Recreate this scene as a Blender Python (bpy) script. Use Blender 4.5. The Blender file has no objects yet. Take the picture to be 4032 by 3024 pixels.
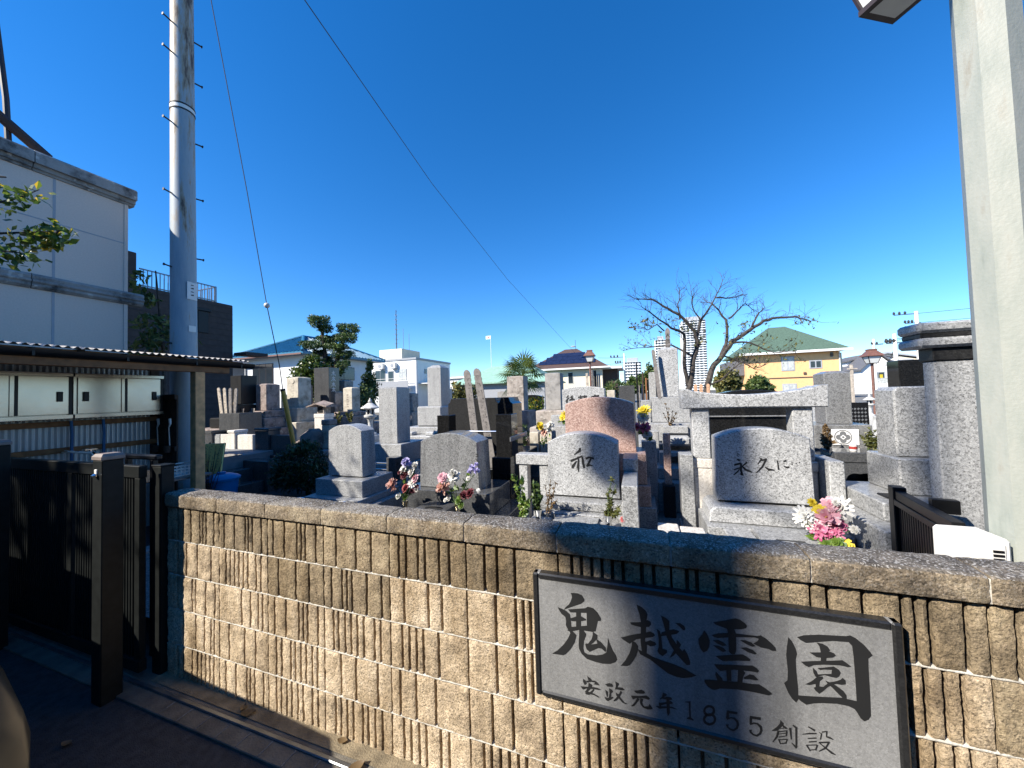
import bpy, bmesh, math, random
import numpy as np
from mathutils import Vector, Matrix, noise
rng = random.Random(7)
nrg = np.random.default_rng(11)
sc = bpy.context.scene
C = sc.collection
R = math.radians

# ------------------------------------------------------------------ camera
def make_camera():
    yaw, pit, rol = R(19.2645), R(1.8438), R(-1.7211)
    F = Vector((-math.sin(yaw)*math.cos(pit), math.cos(yaw)*math.cos(pit), math.sin(pit)))
    r = Vector((math.cos(yaw), math.sin(yaw), 0)); u = r.cross(F)
    r2 = math.cos(rol)*r+math.sin(rol)*u; u2 = -math.sin(rol)*r+math.cos(rol)*u
    cd = bpy.data.cameras.new('camera'); cd.sensor_width = 36; cd.lens = 12.5
    cd.clip_start = .05; cd.clip_end = 3000
    co = bpy.data.objects.new('camera', cd); C.objects.link(co)
    m = Matrix((r2, u2, -F)).transposed().to_4x4(); m.translation = (0, 0, 1.6)
    co.matrix_world = m
    sc.camera = co
make_camera()
# ------------------------------------------------------------------ light
SAZ, SEL = R(43), R(37)
S = Vector((-math.sin(SAZ)*math.cos(SEL), -math.cos(SAZ)*math.cos(SEL), math.sin(SEL)))
w = bpy.data.worlds.new('World'); sc.world = w; w.use_nodes = True
nt = w.node_tree; bg = nt.nodes['Background']
sky = nt.nodes.new('ShaderNodeTexSky'); sky.sky_type = 'NISHITA'; sky.sun_disc = False
sky.sun_elevation = SEL; sky.sun_rotation = math.atan2(S.x, S.y)
sky.air_density = 1.0; sky.dust_density = 0.0; sky.ozone_density = 1.5; sky.altitude = 0
hs = nt.nodes.new('ShaderNodeHueSaturation'); hs.inputs['Saturation'].default_value = 1.22
wb = nt.nodes.new('ShaderNodeMix'); wb.data_type = 'RGBA'; wb.blend_type = 'MULTIPLY'; wb.inputs['Factor'].default_value = 1
wb.inputs['B'].default_value = (.75, .92, 1.18, 1)   # cool white balance of the whole sky
nt.links.new(sky.outputs[0], wb.inputs['A']); nt.links.new(wb.outputs['Result'], hs.inputs['Color']); nt.links.new(hs.outputs[0], bg.inputs[0])
bg.inputs[1].default_value = 0.1
sl = bpy.data.lights.new('sun', 'SUN'); sl.energy = 5.0; sl.angle = R(.53); sl.color = (1, .93, .82)
so = bpy.data.objects.new('sun', sl); C.objects.link(so); so.rotation_euler = (-S).to_track_quat('-Z', 'Y').to_euler()
so.location = (-20, -20, 30)
sc.view_settings.view_transform = 'Standard'; sc.view_settings.look = 'None'
sc.view_settings.exposure = 0.95; sc.view_settings.gamma = 1; sc.view_settings.use_curve_mapping = False
sc.cycles.use_denoising = True
sc.cycles.max_bounces = 6; sc.cycles.diffuse_bounces = 3; sc.cycles.glossy_bounces = 3
sc.cycles.transparent_max_bounces = 6; sc.cycles.caustics_reflective = False; sc.cycles.caustics_refractive = False

# ------------------------------------------------------------------ materials
MAT = {}
def newmat(name):
    m = bpy.data.materials.new(name); m.use_nodes = True; MAT[name] = m
    n = m.node_tree.nodes; return m, n, m.node_tree.links, n['Principled BSDF']
def plain(name, col, rough=.6, metal=0., var=.12, scale=8., bump=0., bscale=60., spec=.5, two=None):
    m, n, l, b = newmat(name)
    tc = n.new('ShaderNodeTexCoord')
    nz = n.new('ShaderNodeTexNoise'); nz.inputs['Scale'].default_value = scale; nz.inputs['Detail'].default_value = 5
    l.new(tc.outputs['Object'], nz.inputs['Vector'])
    rp = n.new('ShaderNodeValToRGB'); rp.color_ramp.elements[0].position = .3; rp.color_ramp.elements[1].position = .7
    c2 = two if two else tuple(min(1, c*(1+var)) for c in col)
    c1 = tuple(c*(1-var) for c in col) if not two else col
    rp.color_ramp.elements[0].color = (*c1, 1); rp.color_ramp.elements[1].color = (*c2, 1)
    l.new(nz.outputs['Fac'], rp.inputs[0]); l.new(rp.outputs[0], b.inputs['Base Color'])
    b.inputs['Roughness'].default_value = rough; b.inputs['Metallic'].default_value = metal
    b.inputs['Specular IOR Level'].default_value = spec
    if bump:
        n2 = n.new('ShaderNodeTexNoise'); n2.inputs['Scale'].default_value = bscale; n2.inputs['Detail'].default_value = 4
        l.new(tc.outputs['Object'], n2.inputs['Vector'])
        bp = n.new('ShaderNodeBump'); bp.inputs['Strength'].default_value = bump; bp.inputs['Distance'].default_value = .01
        l.new(n2.outputs['Fac'], bp.inputs['Height']); l.new(bp.outputs[0], b.inputs['Normal'])
    return m
def granite(name, stops, scale=75, rough=.35, blot=.12, spec=.5):
    """speckled stone: per-cell random grains at two sizes plus broad cloudy variation"""
    m, n, l, b = newmat(name)
    tc = n.new('ShaderNodeTexCoord')
    nd = n.new('ShaderNodeTexNoise'); nd.inputs['Scale'].default_value = scale*1.3; nd.inputs['Detail'].default_value = 2
    l.new(tc.outputs['Object'], nd.inputs['Vector'])
    mx = n.new('ShaderNodeMix'); mx.data_type = 'VECTOR'; mx.inputs['Factor'].default_value = .012
    l.new(tc.outputs['Object'], mx.inputs['A']); l.new(nd.outputs['Color'], mx.inputs['B'])
    vo = n.new('ShaderNodeTexVoronoi'); vo.inputs['Scale'].default_value = scale
    l.new(mx.outputs['Result'], vo.inputs['Vector'])
    v2 = n.new('ShaderNodeTexVoronoi'); v2.inputs['Scale'].default_value = scale*2.3
    l.new(mx.outputs['Result'], v2.inputs['Vector'])
    s1 = n.new('ShaderNodeSeparateColor'); s2 = n.new('ShaderNodeSeparateColor')
    l.new(vo.outputs['Color'], s1.inputs[0]); l.new(v2.outputs['Color'], s2.inputs[0])
    ad = n.new('ShaderNodeMath'); ad.operation = 'MULTIPLY_ADD'; ad.inputs[1].default_value = .55
    m2 = n.new('ShaderNodeMath'); m2.operation = 'MULTIPLY'; m2.inputs[1].default_value = .45
    l.new(s2.outputs[0], m2.inputs[0]); l.new(s1.outputs[0], ad.inputs[0]); l.new(m2.outputs[0], ad.inputs[2])
    rp = n.new('ShaderNodeValToRGB'); e = rp.color_ramp.elements
    while len(e) < len(stops): e.new(.5)
    for i, (p, c) in enumerate(stops):
        e[i].position = p; e[i].color = (*c, 1)
    l.new(ad.outputs[0], rp.inputs[0])
    nb = n.new('ShaderNodeTexNoise'); nb.inputs['Scale'].default_value = 3.5; nb.inputs['Detail'].default_value = 6
    l.new(tc.outputs['Object'], nb.inputs['Vector'])
    mr = n.new('ShaderNodeMapRange'); mr.inputs[1].default_value = .3; mr.inputs[2].default_value = .7
    mr.inputs[3].default_value = 1-blot; mr.inputs[4].default_value = 1+blot*.5
    l.new(nb.outputs['Fac'], mr.inputs[0])
    mc = n.new('ShaderNodeMix'); mc.data_type = 'RGBA'; mc.blend_type = 'MULTIPLY'; mc.inputs['Factor'].default_value = 1
    l.new(rp.outputs[0], mc.inputs['A']); l.new(mr.outputs[0], mc.inputs['B'])
    mp = n.new('ShaderNodeMapping'); mp.inputs['Scale'].default_value = (13, 13, 1.1); l.new(tc.outputs['Object'], mp.inputs[0])
    ns = n.new('ShaderNodeTexNoise'); ns.inputs['Scale'].default_value = 1.0; ns.inputs['Detail'].default_value = 6; l.new(mp.outputs[0], ns.inputs['Vector'])
    mq = n.new('ShaderNodeMapRange'); mq.inputs[1].default_value = .5; mq.inputs[2].default_value = .72; mq.inputs[3].default_value = 1; mq.inputs[4].default_value = 1-blot*1.6
    l.new(ns.outputs['Fac'], mq.inputs[0])
    md = n.new('ShaderNodeMix'); md.data_type = 'RGBA'; md.blend_type = 'MULTIPLY'; md.inputs['Factor'].default_value = 1
    l.new(mc.outputs['Result'], md.inputs['A']); l.new(mq.outputs[0], md.inputs['B'])
    l.new(md.outputs['Result'], b.inputs['Base Color'])
    b.inputs['Roughness'].default_value = rough; b.inputs['Specular IOR Level'].default_value = spec
    return m
def g(v, t=(1, 1, 1)): return tuple(v*k for k in t)
CO = (.98, .99, .985)
granite('granite_pale', [(.12, g(.1, CO)), (.3, g(.29, CO)), (.55, g(.43, CO)), (.85, g(.58, CO))], 110, .38)
granite('granite_fine', [(.1, g(.1, CO)), (.3, g(.27, CO)), (.6, g(.38, CO)), (.85, g(.5, CO))], 130, .35)
granite('granite_mid', [(.15, g(.1, CO)), (.35, g(.22, CO)), (.6, g(.32, CO)), (.85, g(.44, CO))], 105, .35)
granite('granite_grey', [(.15, g(.1)), (.35, g(.17)), (.6, g(.22, (.97, 1, 1))), (.9, g(.28))], 90, .16)
granite('granite_slate', [(.15, g(.045)), (.4, g(.07, (.95, 1, 1.05))), (.7, g(.09)), (.95, g(.12))], 100, .14)
granite('granite_black', [(.2, g(.006)), (.5, g(.011)), (.8, g(.016)), (.97, g(.03))], 120, .1)
granite('granite_dark_matte', [(.2, g(.016)), (.5, g(.024)), (.8, g(.034)), (.97, g(.055))], 120, .32, spec=.22)
granite('granite_pink', [(.12, (.17, .105, .09)), (.35, (.33, .21, .175)), (.62, (.46, .32, .27)), (.9, (.6, .46, .4))], 100, .35)
granite('granite_cream', [(.12, (.4, .37, .33)), (.3, (.56, .52, .47)), (.6, (.68, .64, .58)), (.9, (.76, .72, .66))], 95, .5)
granite('sign_face', [(.1, g(.15, (1, 1, .98))), (.4, g(.205, (1, 1, .98))), (.7, g(.24, (1, 1, .98))), (.95, g(.3, (1, 1, .98)))], 260, .6, .2)
granite('sign_frame', [(.2, g(.012)), (.6, g(.02)), (.95, g(.035))], 260, .35)
def oldstone(name, base, stain, lich, sc_=5., rough=.9):
    m, n, l, b = newmat(name)
    tc = n.new('ShaderNodeTexCoord')
    a = n.new('ShaderNodeTexNoise'); a.inputs['Scale'].default_value = sc_; a.inputs['Detail'].default_value = 8; a.inputs['Roughness'].default_value = .7
    l.new(tc.outputs['Object'], a.inputs['Vector'])
    rp = n.new('ShaderNodeValToRGB'); e = rp.color_ramp.elements; e.new(.5)
    e[0].position = .34; e[0].color = (*stain, 1); e[1].position = .5; e[1].color = (*base, 1); e[2].position = .72; e[2].color = (*[c*1.35 for c in base], 1)
    l.new(a.outputs['Fac'], rp.inputs[0])
    c = n.new('ShaderNodeTexNoise'); c.inputs['Scale'].default_value = sc_*3.1; c.inputs['Detail'].default_value = 5
    l.new(tc.outputs['Object'], c.inputs['Vector'])
    r2 = n.new('ShaderNodeValToRGB'); r2.color_ramp.elements[0].position = .62; r2.color_ramp.elements[1].position = .68
    l.new(c.outputs['Fac'], r2.inputs[0])
    mx = n.new('ShaderNodeMix'); mx.data_type = 'RGBA'; l.new(r2.outputs[0], mx.inputs['Factor'])
    l.new(rp.outputs[0], mx.inputs['A']); mx.inputs['B'].default_value = (*lich, 1)
    l.new(mx.outputs['Result'], b.inputs['Base Color']); b.inputs['Roughness'].default_value = rough
    bp = n.new('ShaderNodeBump'); bp.inputs['Strength'].default_value = .6; bp.inputs['Distance'].default_value = .012
    l.new(c.outputs['Fac'], bp.inputs['Height']); l.new(bp.outputs[0], b.inputs['Normal'])
    return m
oldstone('stone_brown', (.25, .2, .18), (.09, .07, .06), (.42, .4, .34))
oldstone('stone_greybrown', (.34, .3, .265), (.12, .105, .09), (.45, .43, .38))
oldstone('stone_tan', (.44, .4, .33), (.2, .18, .14), (.5, .48, .4), 4)
oldstone('stone_grey', (.27, .26, .245), (.09, .085, .08), (.33, .32, .3), 4)
oldstone('stone_lantern', (.5, .5, .48), (.25, .25, .24), (.6, .6, .57), 6)
oldstone('rock', (.2, .16, .14), (.08, .065, .055), (.3, .27, .24), 3)
oldstone('concrete_weathered', (.27, .27, .26), (.05, .05, .05), (.45, .45, .43), 3.2)
def blockmat(name, c_lo, c_mid, c_hi, speck, top_dirt=False, fleck=.0):
    """split-face concrete; top_dirt greys and flecks the upward faces, where rain has washed the aggregate bare"""
    m, n, l, b = newmat(name)
    tc = n.new('ShaderNodeTexCoord'); oi = n.new('ShaderNodeObjectInfo')
    a = n.new('ShaderNodeTexNoise'); a.inputs['Scale'].default_value = 9; a.inputs['Detail'].default_value = 7; a.inputs['Roughness'].default_value = .65
    l.new(tc.outputs['Object'], a.inputs['Vector'])
    ad = n.new('ShaderNodeMath'); ad.operation = 'MULTIPLY_ADD'; ad.inputs[1].default_value = .16; l.new(oi.outputs['Random'], ad.inputs[0])
    sb = n.new('ShaderNodeMath'); sb.operation = 'SUBTRACT'; sb.inputs[1].default_value = .08
    l.new(a.outputs['Fac'], sb.inputs[0]); l.new(sb.outputs[0], ad.inputs[2])
    rp = n.new('ShaderNodeValToRGB'); e = rp.color_ramp.elements; e.new(.5)
    e[0].position = .3; e[0].color = (*c_lo, 1); e[1].position = .5; e[1].color = (*c_mid, 1); e[2].position = .72; e[2].color = (*c_hi, 1)
    l.new(ad.outputs[0], rp.inputs[0])
    vo = n.new('ShaderNodeTexVoronoi'); vo.inputs['Scale'].default_value = 190
    l.new(tc.outputs['Object'], vo.inputs['Vector'])
    s1 = n.new('ShaderNodeSeparateColor'); l.new(vo.outputs['Color'], s1.inputs[0])
    r2 = n.new('ShaderNodeValToRGB'); e = r2.color_ramp.elements; e.new(.5); e.new(.6)
    for i, (p, v) in enumerate(((0, .45), (.25, .85), (.8, 1.1), (.97, 1.5 if speck else 1.2))):
        e[i].position = p; e[i].color = (v, v, v*(1.05 if p > .9 else 1), 1)
    l.new(s1.outputs[0], r2.inputs[0])
    mc = n.new('ShaderNodeMix'); mc.data_type = 'RGBA'; mc.blend_type = 'MULTIPLY'; mc.inputs['Factor'].default_value = 1
    l.new(rp.outputs[0], mc.inputs['A']); l.new(r2.outputs[0], mc.inputs['B'])
    mp = n.new('ShaderNodeMapping'); mp.inputs['Scale'].default_value = (5.5, 5.5, 1.6); l.new(tc.outputs['Object'], mp.inputs[0])
    ns = n.new('ShaderNodeTexNoise'); ns.inputs['Scale'].default_value = 1.0; ns.inputs['Detail'].default_value = 8; ns.inputs['Roughness'].default_value = .62; l.new(mp.outputs[0], ns.inputs['Vector'])
    mq = n.new('ShaderNodeValToRGB'); e = mq.color_ramp.elements
    e[0].position = .34; e[0].color = (.62, .58, .52, 1); e[1].position = .54; e[1].color = (1.04, 1.04, 1.05, 1); l.new(ns.outputs['Fac'], mq.inputs[0])
    md = n.new('ShaderNodeMix'); md.data_type = 'RGBA'; md.blend_type = 'MULTIPLY'; md.inputs['Factor'].default_value = 1
    l.new(mc.outputs['Result'], md.inputs['A']); l.new(mq.outputs[0], md.inputs['B'])
    src = md.outputs['Result']
    if fleck:
        v3 = n.new('ShaderNodeTexVoronoi'); v3.inputs['Scale'].default_value = 240; l.new(tc.outputs['Object'], v3.inputs['Vector'])
        s3 = n.new('ShaderNodeSeparateColor'); l.new(v3.outputs['Color'], s3.inputs[0])
        r3 = n.new('ShaderNodeValToRGB'); r3.color_ramp.elements[0].position = 1-fleck; r3.color_ramp.elements[1].position = 1-fleck*.7
        l.new(s3.outputs[1], r3.inputs[0])
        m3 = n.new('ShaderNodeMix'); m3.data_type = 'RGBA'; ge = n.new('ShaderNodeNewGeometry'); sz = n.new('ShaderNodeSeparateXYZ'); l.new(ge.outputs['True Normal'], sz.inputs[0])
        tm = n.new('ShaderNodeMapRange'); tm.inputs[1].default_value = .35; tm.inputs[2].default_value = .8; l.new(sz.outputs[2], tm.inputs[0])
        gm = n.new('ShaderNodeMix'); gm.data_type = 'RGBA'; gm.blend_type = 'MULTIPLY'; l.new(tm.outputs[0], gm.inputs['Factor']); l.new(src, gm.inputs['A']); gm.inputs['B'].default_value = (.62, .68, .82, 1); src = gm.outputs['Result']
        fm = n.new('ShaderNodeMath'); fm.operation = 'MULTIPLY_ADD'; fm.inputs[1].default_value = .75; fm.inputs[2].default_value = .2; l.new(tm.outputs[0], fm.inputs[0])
        ff = n.new('ShaderNodeMath'); ff.operation = 'MULTIPLY'; l.new(r3.outputs[0], ff.inputs[0]); l.new(fm.outputs[0], ff.inputs[1])
        l.new(ff.outputs[0], m3.inputs['Factor']); l.new(src, m3.inputs['A']); m3.inputs['B'].default_value = (.4, .38, .35, 1)
        src = m3.outputs['Result']
    l.new(src, b.inputs['Base Color']); b.inputs['Roughness'].default_value = .92; b.inputs['Specular IOR Level'].default_value = .25
    n2 = n.new('ShaderNodeTexNoise'); n2.inputs['Scale'].default_value = 85; n2.inputs['Detail'].default_value = 6; n2.inputs['Roughness'].default_value = .7
    l.new(tc.outputs['Object'], n2.inputs['Vector'])
    bp = n.new('ShaderNodeBump'); bp.inputs['Strength'].default_value = 1.0; bp.inputs['Distance'].default_value = .010
    l.new(n2.outputs['Fac'], bp.inputs['Height']); l.new(bp.outputs[0], b.inputs['Normal'])
    return m
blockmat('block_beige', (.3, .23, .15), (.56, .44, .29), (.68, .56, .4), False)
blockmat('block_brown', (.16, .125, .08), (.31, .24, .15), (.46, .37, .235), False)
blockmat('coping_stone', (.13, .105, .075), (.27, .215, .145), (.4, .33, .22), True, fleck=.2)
plain('mortar', (.5, .47, .41), .95, var=.2, scale=30, bump=.5, bscale=150)
plain('mortar_dark', (.11, .085, .065), .95, var=.25, scale=20)
plain('asphalt', (.04, .04, .042), .92, var=.35, scale=25, bump=.8, bscale=180)
plain('kerb_concrete', (.13, .115, .09), .9, var=.35, scale=9, bump=.5, bscale=90)
plain('sand_dirt', (.2, .16, .1), .95, var=.35, scale=14, bump=.6, bscale=120)
plain('ground_far', (.12, .11, .09), .95, var=.3, scale=.2)
plain('gravel_grey', (.16, .16, .155), .95, var=.45, scale=40, bump=1, bscale=120)
plain('paving_grey', (.2, .205, .21), .85, var=.2, scale=6, bump=.3)
plain('paint_dark_green', (.0095, .011, .0105), .5, var=.3, scale=20, spec=.18)
plain('paint_black', (.009, .009, .0095), .4, var=.2, scale=20, spec=.3)
plain('cap_plastic', (.2, .16, .14), .6, var=.2, scale=20)
plain('rail_steel', (.2, .21, .22), .35, .8, var=.2, scale=12)
plain('chrome', (.75, .75, .74), .12, 1., var=.05)
plain('brass', (.5, .42, .28), .22, 1., var=.15, scale=30)
plain('stainless', (.4, .36, .31), .24, 1., var=.15, scale=2.5, bump=.25, bscale=4)
plain('corrugated', (.55, .57, .58), .35, .6, var=.1, scale=4)
plain('corrugated_roof', (.38, .36, .34), .5, .3, var=.15, scale=4)
plain('wood_fresh', (.72, .36, .15), .75, var=.25, scale=14)
plain('wood_brown', (.24, .105, .04), .8, var=.3, scale=14)
plain('wood_dark', (.055, .035, .024), .85, var=.35, scale=14)
plain('wood_grey', (.19, .175, .165), .9, var=.3, scale=18, bump=.3, bscale=80)
plain('wood_pale', (.4, .35, .29), .85, var=.3, scale=18)
plain('wood_board_new', (.55, .33, .2), .85, var=.2, scale=18)
plain('ink', (.03, .028, .027), .9, var=.2, scale=40)
plain('engraved_ink', (.012, .012, .012), .6, var=.1)
plain('plaster_warm', (.68, .58, .5), .9, var=.05, scale=60, bump=.25, bscale=220)  # one even warm tone for the left building's plaster
plain('plaster_white', (.74, .74, .73), .85, var=.05, scale=2)
plain('plaster_cream', (.72, .64, .48), .88, var=.05, scale=2)
plain('plaster_orange', (.8, .47, .22), .88, var=.06, scale=3, bump=.2, bscale=60)
plain('trim_white', (.75, .74, .7), .6, var=.05)
plain('trim_grey', (.35, .37, .4), .6, var=.08)
plain('panel_grey', (.3, .31, .33), .7, var=.08)
plain('brick_dark', (.055, .042, .038), .85, var=.2, scale=6)
plain('glass_dark', (.02, .026, .032), .12, var=.2, scale=3, spec=.8)
plain('glass_curtain', (.45, .46, .44), .2, var=.25, scale=5, spec=.7)
plain('glass_lamp', (.62, .64, .62), .3, var=.06, spec=.5)
plain('roof_blue', (.03, .15, .25), .32, var=.25, scale=5, spec=.6)
plain('roof_brown', (.085, .052, .042), .6, var=.25, scale=9)
plain('solar_panel', (.015, .02, .05), .15, var=.3, scale=3, spec=.7)
plain('roof_green', (.075, .125, .09), .8, var=.2, scale=6)
plain('roof_palegreen', (.25, .42, .33), .6, var=.12, scale=3)
plain('roof_grey', (.12, .12, .13), .7, var=.2, scale=6)
plain('tower_white', (.7, .71, .72), .8, var=.04, scale=.05)
plain('lamp_brown', (.16, .075, .055), .5, var=.2, scale=12)
plain('lamp_frame', (.03, .02, .02), .45, var=.2)
plain('cable', (.02, .02, .022), .6, var=.1)
plain('porcelain', (.6, .58, .55), .25, var=.1)
plain('guard_yellow', (.6, .32, .05), .5, var=.25, scale=9)
plain('bark_dark', (.06, .05, .042), .95, var=.4, scale=14, bump=.8, bscale=40)
plain('bark_pine', (.05, .038, .03), .95, var=.4, scale=14, bump=.8, bscale=40)
plain('palm_trunk', (.035, .026, .02), .98, var=.5, scale=30, bump=1, bscale=50)
plain('stem_green', (.06, .1, .03), .7, var=.3, scale=20)
plain('stem_dry', (.17, .12, .07), .85, var=.35, scale=20)
plain('dry_dark', (.035, .028, .022), .9, var=.3, scale=20)
plain('bucket_blue', (.0, .16, .4), .4, var=.1)
plain('hose_blue', (.01, .09, .22), .45, var=.1)
plain('plastic_white', (.72, .7, .65), .4, var=.05)
plain('board_yellow', (.85, .72, .25), .7, var=.08)
plain('car_paint', (.028, .032, .027), .28, var=.04, spec=.6)
plain('rubber', (.015, .015, .016), .7, var=.2)
plain('crest_white', (.78, .78, .76), .6, var=.05)
plain('crest_grey', (.16, .165, .17), .6, var=.1)
plain('cup_white', (.75, .73, .7), .3, var=.05)
plain('cup_red', (.35, .05, .04), .4, var=.2)
plain('house_wall', (.35, .33, .3), .9, var=.1)
def polemat():
    m, n, l, b = newmat('pole_steel_paint')
    tc = n.new('ShaderNodeTexCoord'); mp = n.new('ShaderNodeMapping'); mp.inputs['Scale'].default_value = (5, 5, .8)
    l.new(tc.outputs['Object'], mp.inputs[0])
    a = n.new('ShaderNodeTexNoise'); a.inputs['Scale'].default_value = 1.6; a.inputs['Detail'].default_value = 9; a.inputs['Roughness'].default_value = .68
    l.new(mp.outputs[0], a.inputs['Vector'])
    sx = n.new('ShaderNodeSeparateXYZ'); l.new(tc.outputs['Object'], sx.inputs[0])
    mr = n.new('ShaderNodeMapRange'); mr.inputs[1].default_value = 3.5; mr.inputs[2].default_value = 8; mr.inputs[3].default_value = -.05; mr.inputs[4].default_value = .15
    l.new(sx.outputs[2], mr.inputs[0])
    ad = n.new('ShaderNodeMath'); l.new(a.outputs['Fac'], ad.inputs[0]); l.new(mr.outputs[0], ad.inputs[1])
    rp = n.new('ShaderNodeValToRGB'); e = rp.color_ramp.elements; e.new(.5); e.new(.6)
    for i, (p, c) in enumerate(((.3, (.24, .3, .34)), (.52, (.34, .385, .41)), (.6, (.34, .27, .19)), (.67, (.1, .062, .042)))):
        e[i].position = p; e[i].color = (*c, 1)
    l.new(ad.outputs[0], rp.inputs[0]); l.new(rp.outputs[0], b.inputs['Base Color']); b.inputs['Roughness'].default_value = .55
polemat()
def lamppolemat():
    m, n, l, b = newmat('pole_concrete_paint')
    tc = n.new('ShaderNodeTexCoord'); mp = n.new('ShaderNodeMapping'); mp.inputs['Scale'].default_value = (6, 6, 1.6)
    l.new(tc.outputs['Object'], mp.inputs[0])
    a = n.new('ShaderNodeTexNoise'); a.inputs['Scale'].default_value = 1.7; a.inputs['Detail'].default_value = 9; a.inputs['Roughness'].default_value = .65
    l.new(mp.outputs[0], a.inputs['Vector'])
    rp = n.new('ShaderNodeValToRGB'); e = rp.color_ramp.elements; e.new(.5); e.new(.6)
    for i, (p, c) in enumerate(((.28, (.2, .225, .2)), (.42, (.28, .305, .275)), (.6, (.335, .35, .315)), (.74, (.27, .255, .21)))):
        e[i].position = p; e[i].color = (*c, 1)
    l.new(a.outputs['Fac'], rp.inputs[0]); l.new(rp.outputs[0], b.inputs['Base Color']); b.inputs['Roughness'].default_value = .55
    n2 = n.new('ShaderNodeTexNoise'); n2.inputs['Scale'].default_value = 70; l.new(tc.outputs['Object'], n2.inputs['Vector'])
    bp = n.new('ShaderNodeBump'); bp.inputs['Strength'].default_value = .25; bp.inputs['Distance'].default_value = .004
    l.new(n2.outputs['Fac'], bp.inputs['Height']); l.new(bp.outputs[0], b.inputs['Normal'])
lamppolemat()
def leafmat(name, c1, c2, c3=None, trans=.3, rough=.5, scale=9.):
    m, n, l, b = newmat(name)
    tc = n.new('ShaderNodeTexCoord')
    vo = n.new('ShaderNodeTexVoronoi'); vo.inputs['Scale'].default_value = scale; l.new(tc.outputs['Object'], vo.inputs['Vector'])
    s1 = n.new('ShaderNodeSeparateColor'); l.new(vo.outputs['Color'], s1.inputs[0])
    rp = n.new('ShaderNodeValToRGB'); e = rp.color_ramp.elements
    e[0].color = (*c1, 1); e[0].position = .15; e[1].color = (*c2, 1); e[1].position = .8
    if c3: x = e.new(.95); x.color = (*c3, 1)
    l.new(s1.outputs[0], rp.inputs[0]); l.new(rp.outputs[0], b.inputs['Base Color']); b.inputs['Roughness'].default_value = rough
    tr = n.new('ShaderNodeBsdfTranslucent'); l.new(rp.outputs[0], tr.inputs[0])
    mx = n.new('ShaderNodeMixShader'); mx.inputs[0].default_value = trans
    l.new(b.outputs[0], mx.inputs[1]); l.new(tr.outputs[0], mx.inputs[2]); l.new(mx.outputs[0], n['Material Output'].inputs[0])
leafmat('leaf_pine', (.03, .065, .02), (.085, .15, .035), (.16, .22, .05), .15)
leafmat('leaf_glossy', (.03, .07, .02), (.1, .15, .03), (.3, .34, .1), .25, .3)
leafmat('leaf_dark', (.012, .03, .012), (.035, .07, .02), (.07, .11, .03), .2)
leafmat('leaf_mid', (.04, .08, .02), (.11, .16, .04), (.2, .22, .06), .3)
leafmat('leaf_olive', (.07, .08, .02), (.17, .17, .05), (.3, .24, .06), .3)
leafmat('leaf_autumn', (.05, .1, .015), (.17, .24, .04), (.6, .4, .03), .4, .35, 22)
leafmat('leaf_rust', (.12, .08, .04), (.26, .17, .08), (.3, .22, .08), .3)
leafmat('leaf_palm', (.03, .07, .015), (.09, .15, .03), (.2, .24, .05), .25, .4, 3)
leafmat('leaf_fresh', (.07, .14, .02), (.16, .24, .04), (.28, .34, .08), .35, .4, 30)
leafmat('petal_peach', (.62, .33, .26), (.74, .48, .4), (.8, .6, .5), .3, .6, 60)
leafmat('petal_white', (.68, .66, .6), (.78, .77, .72), (.8, .8, .78), .3, .6, 60)
leafmat('petal_pink', (.66, .3, .36), (.74, .45, .5), (.8, .62, .64), .3, .6, 60)
leafmat('petal_magenta', (.48, .08, .2), (.62, .2, .32), (.72, .4, .48), .3, .6, 60)
leafmat('petal_red', (.42, .1, .1), (.52, .16, .15), (.5, .12, .12), .3, .6, 60)
leafmat('petal_wine', (.07, .008, .015), (.13, .015, .025), None, .25, .6, 60)
leafmat('petal_lilac', (.36, .32, .58), (.5, .47, .7), (.62, .6, .76), .3, .6, 60)
leafmat('petal_yellow', (.62, .46, .02), (.75, .6, .04), (.8, .68, .1), .3, .6, 60)

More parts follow.
